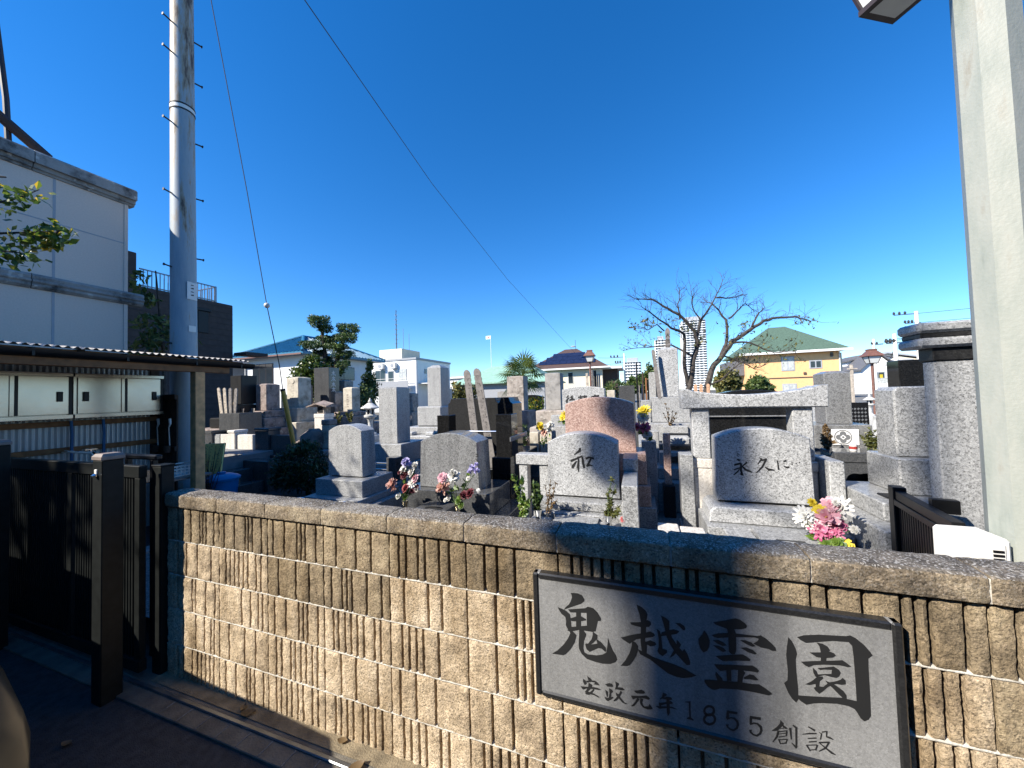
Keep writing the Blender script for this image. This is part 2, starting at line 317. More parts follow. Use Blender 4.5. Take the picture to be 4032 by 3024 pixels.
# ------------------------------------------------------------------ mesh helpers
ORG = {}
def tag(o, label=None, cat=None, group=None, kind=None):
    if label: o['label'] = label
    if cat: o['category'] = cat
    if group: o['group'] = group
    if kind: o['kind'] = kind
    return o
def thing(name, label, cat, loc, group=None):
    o = bpy.data.objects.new(name, None); C.objects.link(o); o.location = loc; o.empty_display_size = .1
    ORG[o.name] = Vector(loc)
    return tag(o, label, cat, group)
class MB:
    def __init__(s): s.v = []; s.f = []
    def add(s, vs, fs):
        k = len(s.v); s.v += [tuple(v) for v in vs]; s.f += [tuple(i+k for i in f) for f in fs]; return s
    def box(s, x0, x1, y0, y1, z0, z1, b=0.):
        if b <= 0:
            vs = [(x, y, z) for z in (z0, z1) for y in (y0, y1) for x in (x0, x1)]
            return s.add(vs, [(0, 2, 3, 1), (4, 5, 7, 6), (0, 1, 5, 4), (2, 6, 7, 3), (0, 4, 6, 2), (1, 3, 7, 5)])
        b = min(b, (x1-x0)*.45, (y1-y0)*.45, (z1-z0)*.45)
        P = {}; vs = []
        for i, (X, sx) in enumerate(((x0, 1), (x1, -1))):
            for j, (Y, sy) in enumerate(((y0, 1), (y1, -1))):
                for k, (Z, sz) in enumerate(((z0, 1), (z1, -1))):
                    for a in range(3):
                        P[i, j, k, a] = len(vs)
                        vs.append((X+(0 if a == 0 else sx*b), Y+(0 if a == 1 else sy*b), Z+(0 if a == 2 else sz*b)))
        fs = []
        for i in (0, 1):
            fs.append((P[i, 0, 0, 0], P[i, 1, 0, 0], P[i, 1, 1, 0], P[i, 0, 1, 0]))
            fs.append((P[0, i, 0, 1], P[1, i, 0, 1], P[1, i, 1, 1], P[0, i, 1, 1]))
            fs.append((P[0, 0, i, 2], P[1, 0, i, 2], P[1, 1, i, 2], P[0, 1, i, 2]))
            for j in (0, 1):
                fs.append((P[i, j, 0, 0], P[i, j, 1, 0], P[i, j, 1, 1], P[i, j, 0, 1]))
                fs.append((P[i, 0, j, 0], P[i, 1, j, 0], P[i, 1, j, 2], P[i, 0, j, 2]))
                fs.append((P[0, i, j, 1], P[1, i, j, 1], P[1, i, j, 2], P[0, i, j, 2]))
                for k in (0, 1): fs.append((P[i, j, k, 0], P[i, j, k, 1], P[i, j, k, 2]))
        return s.add(vs, fs)
    def prism(s, out, y0, y1, c=.006):
        """outline of (x,z) points extruded along y with chamfered front and back edges"""
        n = len(out); cx = sum(p[0] for p in out)/n; cz = sum(p[1] for p in out)/n
        ins = []
        for i, p in enumerate(out):
            a = Vector(out[i-1]); q = Vector(p); b = Vector(out[(i+1) % n])
            d1 = (q-a).normalized(); d2 = (b-q).normalized(); t = (d1+d2)
            t = t.normalized() if t.length > 1e-6 else d1
            nn = Vector((-t.y, t.x))
            if nn.dot(Vector((cx, cz))-q) < 0: nn = -nn
            ins.append(q+nn*c)
        vs = [(p[0], y0, p[1]) for p in ins]+[(p[0], y0+c, p[1]) for p in out]+[(p[0], y1-c, p[1]) for p in out]+[(p[0], y1, p[1]) for p in ins]
        fs = [tuple(range(n)), tuple(range(4*n-1, 3*n-1, -1))]
        for r in range(3):
            for i in range(n):
                j = (i+1) % n; fs.append((r*n+i, r*n+j, (r+1)*n+j, (r+1)*n+i))
        return s.add(vs, fs)
    def poly_x(s, out, x0, x1):
        """outline of (y,z) points extruded along x"""
        n = len(out)
        vs = [(x0, p[0], p[1]) for p in out]+[(x1, p[0], p[1]) for p in out]
        fs = [tuple(range(n)), tuple(range(2*n-1, n-1, -1))]+[(i, (i+1) % n, n+(i+1) % n, n+i) for i in range(n)]
        return s.add(vs, fs)
    def poly_z(s, out, z0, z1):
        n = len(out)
        vs = [(p[0], p[1], z0) for p in out]+[(p[0], p[1], z1) for p in out]
        fs = [tuple(range(n)), tuple(range(2*n-1, n-1, -1))]+[(i, (i+1) % n, n+(i+1) % n, n+i) for i in range(n)]
        return s.add(vs, fs)
    def tube(s, pts, r, n=8, cap=True):
        pts = [Vector(p) for p in pts]; m = len(pts); rs = r if isinstance(r, (list, tuple)) else [r]*m
        vs = []; up = None
        for i, p in enumerate(pts):
            d = (pts[min(m-1, i+1)]-pts[max(0, i-1)])
            d = d.normalized() if d.length > 1e-9 else Vector((0, 0, 1))
            if up is None:
                up = Vector((0, 0, 1)) if abs(d.z) < .9 else Vector((1, 0, 0))
            a = d.cross(up); a = a.normalized() if a.length > 1e-6 else d.orthogonal().normalized()
            up = a.cross(d)
            for k in range(n):
                t = 2*math.pi*k/n; vs.append(p+(a*math.cos(t)+up*math.sin(t))*rs[i])
        fs = [(i*n+k, i*n+(k+1) % n, (i+1)*n+(k+1) % n, (i+1)*n+k) for i in range(m-1) for k in range(n)]
        if cap: fs += [tuple(range(n-1, -1, -1)), tuple(range((m-1)*n, m*n))]
        return s.add(vs, fs)
    def lathe(s, prof, c, n=16, sq=False, rot=0., sx=1., sy=1.):
        """profile of (radius, z) pairs about a vertical axis at c; sq gives a square or polygonal section"""
        vs = []
        for r, z in prof:
            for k in range(n):
                t = 2*math.pi*k/n+rot
                vs.append((c[0]+r*math.cos(t)*sx, c[1]+r*math.sin(t)*sy, c[2]+z))
        m = len(prof)
        fs = [(i*n+k, i*n+(k+1) % n, (i+1)*n+(k+1) % n, (i+1)*n+k) for i in range(m-1) for k in range(n)]
        fs += [tuple(range(n-1, -1, -1)), tuple(range((m-1)*n, m*n))]
        return s.add(vs, fs)
    def blob(s, c, r, n=10, m=7, amp=.15, seed=0.):
        vs = []; 
        for i in range(m+1):
            th = math.pi*i/m
            for k in range(n):
                ph = 2*math.pi*k/n
                d = Vector((math.sin(th)*math.cos(ph), math.sin(th)*math.sin(ph), math.cos(th)))
                q = 1+amp*noise.noise(d*1.7+Vector((seed, seed*.7, 0)))
                vs.append((c[0]+d.x*r[0]*q, c[1]+d.y*r[1]*q, c[2]+d.z*r[2]*q))
        fs = [(i*n+k, i*n+(k+1) % n, (i+1)*n+(k+1) % n, (i+1)*n+k) for i in range(m) for k in range(n)]
        return s.add(vs, fs)
    def ribbons(s, txt, y, sc_=2000., ox=0., oz=0., dy=.0002):
        """flat lettering: stroke outlines (x z pairs) lying in a plane that faces -y"""
        for i, st in enumerate(txt.split(';')):
            a = list(map(int, st.split())); n = len(a)//2
            s.add([(ox+a[2*k]/sc_, y-dy*(i % 7), oz+a[2*k+1]/sc_) for k in range(n)], [tuple(range(n))])
        return s
    def turn(s, ang, c):
        ca, sa = math.cos(ang), math.sin(ang)
        s.v = [(c[0]+(x-c[0])*ca-(y-c[1])*sa, c[1]+(x-c[0])*sa+(y-c[1])*ca, z) for x, y, z in s.v]; return s
    def build(s, name, mat, parent=None, smooth=False, fix=True):
        root = parent
        while root is not None and root.parent is not None: root = root.parent
        off = ORG.get(root.name, Vector((0, 0, 0))) if root is not None else Vector((0, 0, 0))
        me = bpy.data.meshes.new(name)
        if off.length > 0: vs = [(x-off.x, y-off.y, z-off.z) for x, y, z in s.v]
        else: vs = s.v
        me.from_pydata(vs, [], s.f)
        if fix:
            bm = bmesh.new(); bm.from_mesh(me); bmesh.ops.recalc_face_normals(bm, faces=bm.faces); bm.to_mesh(me); bm.free()
        if smooth:
            me.polygons.foreach_set('use_smooth', [True]*len(me.polygons))
            if smooth != 'all': me.set_sharp_from_angle(angle=R(40))
        me.materials.append(MAT[mat])
        o = bpy.data.objects.new(name, me); C.objects.link(o)
        if parent is not None: o.parent = parent
        return o
def box(name, mat, parent, *a, b=.004): return MB().box(*a, b=b).build(name, mat, parent)
def solo(o, label, cat, group=None): return tag(o, label, cat, group)
def struct(o): o['kind'] = 'structure'; return o
def quads(name, V, mat, parent, off, kind=None, per=4):
    """many loose leaf faces as one mesh from an (N,per,3) array"""
    N = V.shape[0]
    me = bpy.data.meshes.new(name)
    me.vertices.add(N*per); me.vertices.foreach_set('co', (V.reshape(-1, 3)-np.array(off)).astype(np.float32).ravel())
    me.loops.add(N*per); me.loops.foreach_set('vertex_index', np.arange(N*per, dtype=np.int32))
    me.polygons.add(N); me.polygons.foreach_set('loop_start', np.arange(0, N*per, per, dtype=np.int32))
    try: me.polygons.foreach_set('loop_total', np.full(N, per, dtype=np.int32))
    except Exception: pass
    me.update(calc_edges=True); me.validate(); me.materials.append(MAT[mat])
    o = bpy.data.objects.new(name, me); C.objects.link(o)
    if parent is not None: o.parent = parent
    return o
def leafcloud(blobs, size, aspect=.5, shell=.35, upbias=.3):
    """blobs: (centre, radii, count) -> (N,4,3) array of leaf rhombs"""
    out = []
    for c, r, n in blobs:
        d = nrg.normal(size=(n, 3)); d /= np.linalg.norm(d, axis=1)[:, None]
        rad = (shell+(1-shell)*nrg.random(n))**.6
        lump = 1+.22*np.sin(d[:, 0]*5+c[0]*3)*np.cos(d[:, 1]*4+c[2]*5)+.12*np.sin(d[:, 2]*9+c[1])
        p = np.array(c)+d*np.array(r)*(rad*lump)[:, None]
        t = nrg.normal(size=(n, 3))+d*.6; t /= np.linalg.norm(t, axis=1)[:, None]
        nn = nrg.normal(size=(n, 3))*.8+d*.6+np.array((0, 0, upbias)); s_ = np.cross(t, nn); s_ /= (np.linalg.norm(s_, axis=1)[:, None]+1e-9)
        L = size*(.6+.8*nrg.random(n))[:, None]; W = L*aspect
        out.append(np.stack([p-t*L*.5, p+s_*W*.5, p+t*L*.5, p-s_*W*.5], axis=1))
    return np.concatenate(out)
RV = Vector((.944, .3299, 0))   # across the view
FV = Vector((-.3299, .944, 0))  # along the view
# ------------------------------------------------------------------ ground and street
def sheet(name, mat, x0, x1, y0, y1, z):
    return struct(MB().add([(x0, y0, z), (x1, y0, z), (x1, y1, z), (x0, y1, z)], [(0, 1, 2, 3)]).build(name, mat, fix=False))
sheet('ground', 'ground_far', -900, 900, -300, 1500, -.02)
sheet('road', 'asphalt', -60, 60, -9, 1.16, 0)
struct(box('kerb_strip', 'kerb_concrete', None, -60, 60, 1.16, 1.5, -.2, .012, b=.003))
sheet('sand_strip', 'sand_dirt', -2.72, 3, 1.285, 1.37, .016)
struct(box('gate_rail', 'rail_steel', None, -6.2, -.9, 1.24, 1.262, -.05, .022, b=.004))
for i in range(16):
    x = -2.4+i*.145
    struct(box('kerb_joint', 'gravel_grey', None, x, x+.006, 1.165, 1.238, .006, .0145, b=0))
sheet('cemetery_ground', 'gravel_grey', -4.6, 60, 1.46, 70, .2)
sheet('cemetery_path', 'asphalt', -40, -4.6, 1.5, 5.2, .004)
struct(MB().box(-4.6, -4.45, 1.47, 60, -.1, .23, .01).build('path_kerb', 'paving_grey'))
# ------------------------------------------------------------------ block wall
JX = [-2.70, -2.235, -1.857, -1.475, -1.087, -.70, -.309, .088, .481, .878, 1.27, 1.66, 2.05, 2.44]
GRO = {1: [-2.6, -2.55, -2.48, -2.402, -2.374, -2.346, -2.281, -2.194, -2.111, -2.026, -2.001, -1.971, -1.903, -1.817, -1.737, -1.65, -1.621, -1.593, -1.525, -1.397, -1.278, -1.189, -1.035, -.997, -.936, -.9, -.83, -.78, -.616, -.561, -.485, -.256, -.22, -.182, -.145, -.108, -.071, -.007, .032, .137, .168, .229, .38, .525, .61, .698, .727, .758, .832, .933, 1.05, 1.08, 1.17],
 2: [-2.6, -2.52, -2.425, -2.305, -2.181, -2.146, -2.11, -2.077, -2.042, -2.007, -1.945, -1.908, -1.781, -1.66, -1.572, -1.428, -1.362, -1.333, -1.303, -1.217, -1.133, -1.011, -.887, -.82, -.572, -.486, -.454, -.425, .704, .738, .779, .817, 1.0, 1.1],
 3: [-2.6, -2.47, -2.438, -2.352, -2.272, -2.057, -1.988, -1.93, -1.898, -1.809, -1.731, -1.643, -1.613, -1.584, -1.517, -1.417, -1.388, -1.347, -1.312, -1.275, -1.238, -1.177, -1.142, -1.025, -.988, -.951, -.916, -.84, -.573, -.487, -.456, -.424, .715, .752, .793, .826, 1.0, 1.04],
 4: [-2.55, -2.438, -2.363, -2.306, -2.279, -2.155, -2.035, -1.952, -1.799, -1.763, -1.699, -1.668, -1.632, -1.596, -1.557, -1.523, -1.375, -1.286, -1.163, -1.04, -.958, -.86, -.598, -.51, -.383, -.252, -.217, -.178, -.143, -.086, -.053, -.013, .16, .23, .32, .36, .4, .56, .62, .75, .95],
 5: [-2.6, -2.55, -2.471, -2.423, -2.389, -2.353, -2.315, -2.282, -2.184, -2.105, -2.019, -1.992, -1.96, -1.894, -1.801, -1.766, -1.728, -1.695, -1.655, -1.619, -1.558, -1.521, -1.411, -1.378, -1.341, -1.306, -1.252, -1.221, -1.18, -1.141, -1.025, -.988, -.947, -.911, -.84, -.8, -.64, -.607, -.568, -.531, -.493, -.459, -.391, -.22, -.15, -.06, .0, .03, .17, .26, .34, .55, .64, .7, .95]}
ZR = [.995, .797, .598, .399, .196, -.03]
wall = thing('block_wall', 'beige split-face block wall with ribbed courses and rough coping along the street', 'wall', (-1, 1.41, 0))
MB().box(-2.695, 2.43, 1.383, 1.462, -.05, .99).build('core', 'mortar_dark', wall)
def fbm(x, z, s):
    return noise.noise((x*55, z*55, s))*.5+noise.noise((x*120+7, z*120, s*1.3))*.35+noise.noise((x*22, z*22, s+9))*.45
def rib_block(x0, x1, z0, z1, gs, seed, mat):
    cols = []; e = .0066
    gs = [q for q in gs if x0+.015 < q < x1-.015]
    segs = []; a = x0
    for q in gs: segs.append((a, q-e)); a = q+e
    segs.append((a, x1))
    for k, (a, b) in enumerate(segs):
        n = max(2, int((b-a)/.0085))
        for i in range(n+1):
            t = i/n; cols.append((a+(b-a)*t, 0, min(t, 1-t)*(b-a)))
        if k < len(segs)-1:
            cols.append((b+.0012, 1, 0)); cols.append((segs[k+1][0]-.0012, 1, 0))
    m = 17; vs = []; fs = []
    for i in range(m+1):
        tz = i/m; z = z0+(z1-z0)*tz; ez = min(tz, 1-tz)*(z1-z0)
        for x, deep, ex in cols:
            if deep: vs.append((x, 1.379, z))
            else:
                d = min(ex, ez)
                round_ = .0035*max(0, 1-d/.008)
                jx = .0009*noise.noise((x*90, z*60, seed+3)) if ex < .001 else 0
                vs.append((x+jx, 1.3495+round_-.0062*fbm(x, z, seed), z))
    n = len(cols)
    for i in range(m):
        for j in range(n-1): fs.append((i*n+j, i*n+j+1, (i+1)*n+j+1, (i+1)*n+j))
    # returns to the core
    ring = [j for j in range(n)]+[i*n+n-1 for i in range(1, m+1)]+[m*n+j for j in range(n-2, -1, -1)]+[i*n for i in range(m-1, 0, -1)]
    k = len(vs)
    for q in ring: vs.append((vs[q][0], 1.3825, vs[q][2]))
    L = len(ring)
    for q in range(L): fs.append((ring[q], ring[(q+1) % L], k+(q+1) % L, k+q))
    return MB().add(vs, fs).build('block', mat, wall, smooth=True, fix=False)
for r in range(5):
    z1, z0 = ZR[r]-.0045, ZR[r+1]+.0045
    for k in range(len(JX)-1):
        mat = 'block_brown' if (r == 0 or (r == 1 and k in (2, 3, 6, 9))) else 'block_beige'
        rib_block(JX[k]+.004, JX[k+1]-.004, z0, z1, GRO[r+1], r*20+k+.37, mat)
    if r: # horizontal bed joints, lightly smeared
        vs = []; fs = []; N = 260
        for i in range(N+1):
            x = -2.69+5.1*i/N
            h = .0042+.0016*noise.noise((x*30, r*3.1, 0)); d = 1.3528+.003*noise.noise((x*45, r*7., 2))
            for zz, yy in ((-h-.002, 1.38), (-h, d+.002), (0, d), (h, d+.002), (h+.002, 1.38)): vs.append((x, yy, ZR[r]+zz))
        for i in range(N):
            for j in range(4): fs.append((i*5+j, (i+1)*5+j, (i+1)*5+j+1, i*5+j+1))
        MB().add(vs, fs).build('bed_joint', 'mortar', wall, smooth='all')
def coping(x0, x1, seed):
    prof = [(1.372, .999), (1.340, .999), (1.336, 1.002), (1.3345, 1.012), (1.334, 1.024), (1.334, 1.036), (1.334, 1.05), (1.334, 1.062), (1.3355, 1.071), (1.342, 1.0765), (1.354, 1.078), (1.368, 1.079), (1.38, 1.08), (1.393, 1.081), (1.406, 1.081), (1.42, 1.081), (1.434, 1.08), (1.448, 1.079), (1.46, 1.077), (1.469, 1.072), (1.474, 1.062), (1.475, 1.04), (1.475, .999)]
    n = int((x1-x0)/.011); vs = []; fs = []; m = len(prof)
    for i in range(n+1):
        x = x0+(x1-x0)*i/n; ex = min(i, n-i)
        for j, (y, z) in enumerate(prof):
            a = fbm(x, y+z, seed)*(.0055 if 1 < j < 21 else 0)
            nx = Vector((0, -1, 0)) if j < 8 else (Vector((0, -.7, .7)) if j < 11 else Vector((0, 0, 1)))
            sh = .004 if ex == 0 else 0
            vs.append((x, y+nx.y*(a-sh), z+nx.z*(a-sh)))
    for i in range(n):
        for j in range(m-1): fs.append((i*m+j, (i+1)*m+j, (i+1)*m+j+1, i*m+j+1))
    fs += [tuple(range(m-1, -1, -1)), tuple(range(n*m, n*m+m))]
    return MB().add(vs, fs).build('coping_block', 'coping_stone', wall, smooth=True)
for k in range(len(JX)-1): coping(JX[k]+.003, JX[k+1]-.003, 50+k*1.7)
MB().box(-2.695, 2.43, 1.342, 1.468, 1.0, 1.066).build('coping_mortar', 'mortar', wall)
# ------------------------------------------------------------------ plaque
SIGN = "286 812 334 816 366 808 384 782 384 768 358 744 280 706 230 680 244 702 268 724 284 752 294 782;184 692 222 684 246 676 274 656 278 620 282 570 286 542 270 530 248 552 240 574 244 600 238 630 210 648 192 674;260 688 388 718 406 732 444 728 474 702 496 666 496 648 474 642 464 604 456 568 434 558 406 558 394 568 396 686 354 680 278 670;320 676 354 682 352 582 316 572;278 628 348 660 364 652 390 642 388 632 346 618 282 608;248 536 282 566 402 598 406 558 338 556 268 530;268 530 286 540 316 514 302 462 270 406 230 360 212 350 130 344 172 376 218 426 252 476 272 518;338 558 364 564 388 534 386 522 370 482 364 430 370 402 394 392 456 398 498 412 524 432 534 478 538 514 540 538 552 500 572 454 592 424 598 398 586 378 550 358 496 348 442 350 386 358 350 386 332 418 330 454 336 518;434 562 468 542 466 518 440 486 418 466 464 482 458 514 490 498 522 466 524 446 518 434 494 452 470 452 408 412 386 426 378 458 384 468 398 468 424 504 434 536;742 802 774 790 800 770 812 746 802 700 796 618 788 564 800 548 796 484 764 488 758 558 766 682 758 740 748 772;694 672 772 688 810 708 830 700 832 682 818 664 770 652 724 654 702 658;628 556 710 592 786 618 824 634 846 626 854 614 840 600 784 582 732 564 702 540 686 524 646 542;704 546 726 542 742 520 738 488 726 452 704 412 682 380 662 368 620 362 652 404 682 460 698 510;792 558 822 576 852 568 860 554 848 544 820 534 794 544;736 500 764 492 796 484 834 468 894 456 968 446 1032 430 1098 402 1066 384 1018 368 976 366 924 378 876 408 818 444 752 468;864 660 884 650 892 624 898 534 924 532 926 516 896 484 876 494 864 512 874 540 876 592 872 632;896 642 946 666 972 676 1000 672 1006 666 988 648 938 630 890 614;896 754 928 742 948 726 946 668 960 620 990 574 1020 542 1032 558 1050 530 1064 484 1062 462 1042 456 1022 474 982 516 948 566 926 618 918 664 908 708;988 612 1006 594 1014 582 994 542 966 502 938 480 956 516 974 548 986 584;982 720 1012 724 1038 710 1044 692 1038 680 1026 684 1010 700;1210 764 1270 786 1312 802 1338 812 1364 808 1392 788 1400 776 1394 760 1366 748 1328 742 1288 736 1254 744 1224 752;1288 740 1328 744 1336 722 1336 678 1334 612 1326 586 1308 580 1292 594 1292 642 1292 712;1198 682 1238 700 1296 714 1346 718 1454 724 1472 732 1500 716 1530 690 1546 672 1550 652 1528 648 1506 656 1470 656 1428 672 1452 692 1460 708 1440 712 1344 696 1286 682 1232 668 1210 672;1156 704 1174 680 1186 644 1182 604 1168 576 1146 560 1130 576 1120 608 1118 640 1142 674;1202 650 1236 658 1264 648 1282 632 1258 624 1230 632;1202 618 1234 622 1264 612 1278 596 1258 586 1228 600;1356 680 1386 686 1420 678 1440 660 1422 652 1390 662;1358 632 1390 642 1426 632 1446 614 1434 606 1398 612;1214 552 1290 574 1368 594 1388 586 1410 572 1406 560 1338 548 1254 528 1234 538;1204 498 1264 508 1366 526 1418 536 1440 526 1454 510 1444 498 1412 498 1316 488 1238 462 1218 476;1272 476 1300 484 1298 414 1274 408;1338 492 1366 496 1378 482 1364 452 1358 416 1332 414;1212 454 1228 438 1246 420 1250 404 1220 398 1208 434;1366 450 1402 480 1424 478 1448 454 1428 448 1400 448 1372 442;1144 386 1174 394 1244 402 1332 416 1418 422 1450 428 1482 412 1510 392 1518 384 1498 372 1456 372 1406 372 1330 368 1272 358 1232 350 1202 334 1188 332 1160 346 1144 370;1616 748 1634 726 1650 688 1656 656 1648 620 1648 544 1652 452 1650 384 1638 364 1618 382 1600 414 1582 466 1600 488 1604 544 1600 636 1606 690;1660 756 1694 774 1770 792 1900 808 1920 816 1944 806 1982 774 2008 740 2018 722 1998 700 1996 660 1996 572 1996 476 1994 378 1982 354 1962 340 1946 352 1930 384 1920 408 1932 446 1932 558 1930 696 1926 758 1910 776 1836 768 1752 744 1704 730 1678 742;1650 410 1736 424 1862 448 1932 446 1930 384 1920 398 1892 408 1840 408 1768 394 1726 382 1688 364 1662 378 1650 390;1756 744 1786 742 1810 730 1820 710 1804 694 1798 642 1772 636 1774 692 1770 722;1718 678 1774 690 1816 704 1838 698 1846 686 1832 672 1790 660 1752 658;1672 614 1738 632 1832 654 1876 666 1896 654 1916 638 1900 632 1862 634 1788 622 1736 608 1710 590 1694 596;1730 592 1748 576 1756 548 1742 540 1732 562;1754 594 1788 604 1834 620 1858 606 1866 590 1856 566 1844 556 1818 556 1786 560 1756 544 1752 556 1794 568 1820 574 1824 598 1786 592 1766 584;1776 550 1780 540 1762 518 1758 488 1782 490 1756 444 1738 458 1730 474 1740 480 1740 498 1710 484 1688 484 1720 508 1750 542;1872 564 1886 552 1886 530 1866 522 1842 522 1820 512 1798 492 1778 468 1756 444 1764 474 1786 500 1806 522 1842 538 1864 552;1788 530 1816 522 1840 512 1872 490 1886 468 1886 448 1866 448 1846 468 1820 496 1800 512;382 238 404 228 416 218 406 198 392 206;354 212 370 204 380 184 364 168 352 190;374 202 408 212 438 218 456 208 470 192 450 190 428 190 438 204 406 202 380 190;332 154 378 162 424 170 454 172 480 164 462 158 424 156 374 148 350 134;392 194 418 184 414 170 398 144 384 130 426 126 464 112 462 104 426 114 374 114 362 120 372 134 388 164;428 162 430 150 414 126 392 108 374 106 362 110 400 130 418 148;508 208 538 224 556 222 564 210 560 202 524 196;534 188 554 182 562 170 550 158 546 128 530 120 536 156;508 172 526 162 526 136 518 120 510 150;500 120 522 118 556 134 564 130 544 112 522 96 510 100;578 246 602 238 602 228 592 208 624 214 642 202 622 194 580 192 574 186 582 214;614 192 622 180 608 152 586 120 572 108 560 108 586 142 604 172;580 170 596 162 616 136 636 116 658 112 640 106 620 112 596 136 582 150;702 210 732 220 752 230 768 224 776 212 762 204 722 196 708 202;680 172 738 184 782 198 798 190 806 180 794 172 754 174 712 162 692 148;720 166 740 166 724 142 702 110 692 102 678 100 704 132;742 172 762 170 754 146 758 128 768 122 792 128 800 148 810 136 820 120 808 112 784 106 756 112 742 126 738 146;888 242 908 240 914 232 894 214 874 194 864 194 882 214;882 210 918 222 938 224 946 210 926 204 882 200;862 168 904 184 936 200 948 190 944 182 904 172 872 154 862 160;838 144 884 152 942 164 976 154 958 152 926 152 884 138 864 130 848 136;908 222 926 224 928 168 926 118 914 96 908 114 908 172;860 172 878 172 872 148 860 150;1022 216 1056 228 1054 176 1054 124 1070 112 1068 106 1028 108 1028 114 1044 124 1044 174 1044 214 1024 212;1198 204 1196 188 1182 192 1184 200;1196 188 1186 176 1178 184 1182 192;1186 176 1176 164 1170 176 1178 184;1176 164 1162 158 1162 174 1170 176;1162 158 1148 158 1154 172 1162 174;1148 158 1136 162 1148 176 1154 172;1136 162 1130 172 1142 182 1148 176;1130 172 1128 186 1142 190 1142 182;1128 186 1132 200 1144 198 1142 190;1132 200 1140 214 1148 206 1144 198;1140 214 1152 226 1156 212 1148 206;1152 226 1166 232 1164 216 1156 212;1166 232 1178 232 1172 216 1164 216;1178 232 1190 226 1180 214 1172 216;1190 226 1196 216 1184 208 1180 214;1196 216 1198 204 1184 200 1184 208;1202 150 1198 134 1186 136 1188 146;1198 134 1190 120 1180 128 1186 136;1190 120 1176 108 1172 120 1180 128;1176 108 1162 100 1162 116 1172 120;1162 100 1146 100 1152 116 1162 116;1146 100 1134 104 1146 118 1152 116;1134 104 1126 116 1140 126 1146 118;1126 116 1124 130 1138 134 1140 126;1124 130 1128 146 1142 144 1138 134;1128 146 1138 162 1146 152 1142 144;1138 162 1150 174 1156 160 1146 152;1150 174 1166 180 1164 164 1156 160;1166 180 1180 180 1174 164 1164 164;1180 180 1192 176 1182 162 1174 164;1192 176 1200 164 1186 156 1182 162;1200 164 1202 150 1188 146 1186 156;1264 222 1258 170 1274 172 1278 226;1264 206 1322 212 1324 228 1266 222;1264 164 1284 178 1300 178 1314 164 1316 148 1310 128 1296 114 1280 114 1268 124 1272 138 1254 132 1260 116 1276 104 1298 102 1320 122 1330 150 1326 174 1306 190 1284 186 1262 170;1390 222 1386 170 1400 174 1404 224;1390 206 1448 210 1450 228 1394 222;1390 164 1410 178 1426 178 1440 164 1442 148 1436 130 1422 116 1406 116 1396 126 1398 140 1382 134 1386 116 1402 106 1424 104 1446 124 1456 152 1452 176 1432 190 1410 188 1388 172;1552 240 1570 222 1566 210 1536 172 1520 164 1502 160 1530 190 1548 216;1564 214 1582 204 1588 196 1576 192 1562 198;1548 184 1568 192 1568 196 1548 188;1534 172 1524 134 1504 96 1508 94 1534 132 1544 172;1536 162 1584 182 1584 188 1536 168;1578 186 1574 150 1582 152 1586 188;1540 132 1580 152 1580 156 1538 138;1540 150 1580 166 1580 172 1540 154;1534 118 1544 92 1550 98 1542 124;1540 116 1582 130 1582 136 1540 122;1580 136 1570 104 1576 104 1586 134;1544 94 1576 106 1576 114 1544 100;1594 204 1600 138 1606 140 1606 208;1612 224 1628 208 1636 220 1616 230;1626 216 1622 94 1632 98 1638 218;1602 118 1624 88 1632 100 1606 120;1690 234 1722 216 1728 228 1694 240;1660 182 1698 194 1732 204 1732 212 1698 204 1660 186;1686 164 1730 178 1730 186 1686 170;1690 144 1730 160 1730 166 1690 152;1674 126 1692 94 1698 100 1682 132;1680 124 1730 140 1730 146 1680 130;1728 144 1718 110 1724 108 1736 144;1692 98 1724 110 1724 116 1692 104;1742 216 1752 212 1746 178 1752 178 1760 216 1744 220;1758 220 1784 232 1784 238 1758 228;1778 236 1776 204 1782 206 1786 238;1776 200 1792 196 1810 194 1812 198 1796 208 1778 208;1738 154 1792 172 1792 180 1740 164;1788 180 1768 140 1736 110 1738 106 1774 134 1794 176;1744 152 1772 130 1798 110 1820 108 1820 112 1804 122 1778 138 1746 158"
sg = thing('cemetery_plaque', 'dark framed grey stone plaque with large black brush characters on the wall', 'sign', (.14, 1.35, .47))
sx0, sx1, sz0, sz1 = -.399, .678, .473, .925
MB().box(sx0, sx1, 1.321, 1.352, sz0, sz1, .004).build('panel', 'sign_face', sg)
for a in ((sx0-.002, sx0+.020, sz0, sz1), (sx1-.022, sx1+.002, sz0, sz1)): MB().box(a[0], a[1], 1.3155, 1.351, a[2], a[3], .005).build('frame_bar', 'sign_frame', sg)
for a in ((sx0+.0205, sx1-.0225, sz1-.0225, sz1+.001), (sx0+.0205, sx1-.0225, sz0-.001, sz0+.020)): MB().box(a[0], a[1], 1.3157, 1.3508, a[2], a[3], .005).build('frame_bar', 'sign_frame', sg)
strokes = SIGN.split(';')
parts_ = [(0, 9), (9, 20), (20, 35), (35, 46), (46, 52), (52, 59), (59, 63), (63, 69), (69, 70), (70, 102), (102, 105), (105, 108), (108, 124), (124, 139)]
for a, b_ in parts_:
    sub = strokes[a:b_]
    if sub: MB().ribbons(';'.join(sub), 1.3203, ox=-.40, oz=.463, dy=.00012).build('character', 'engraved_ink', sg, fix=False)
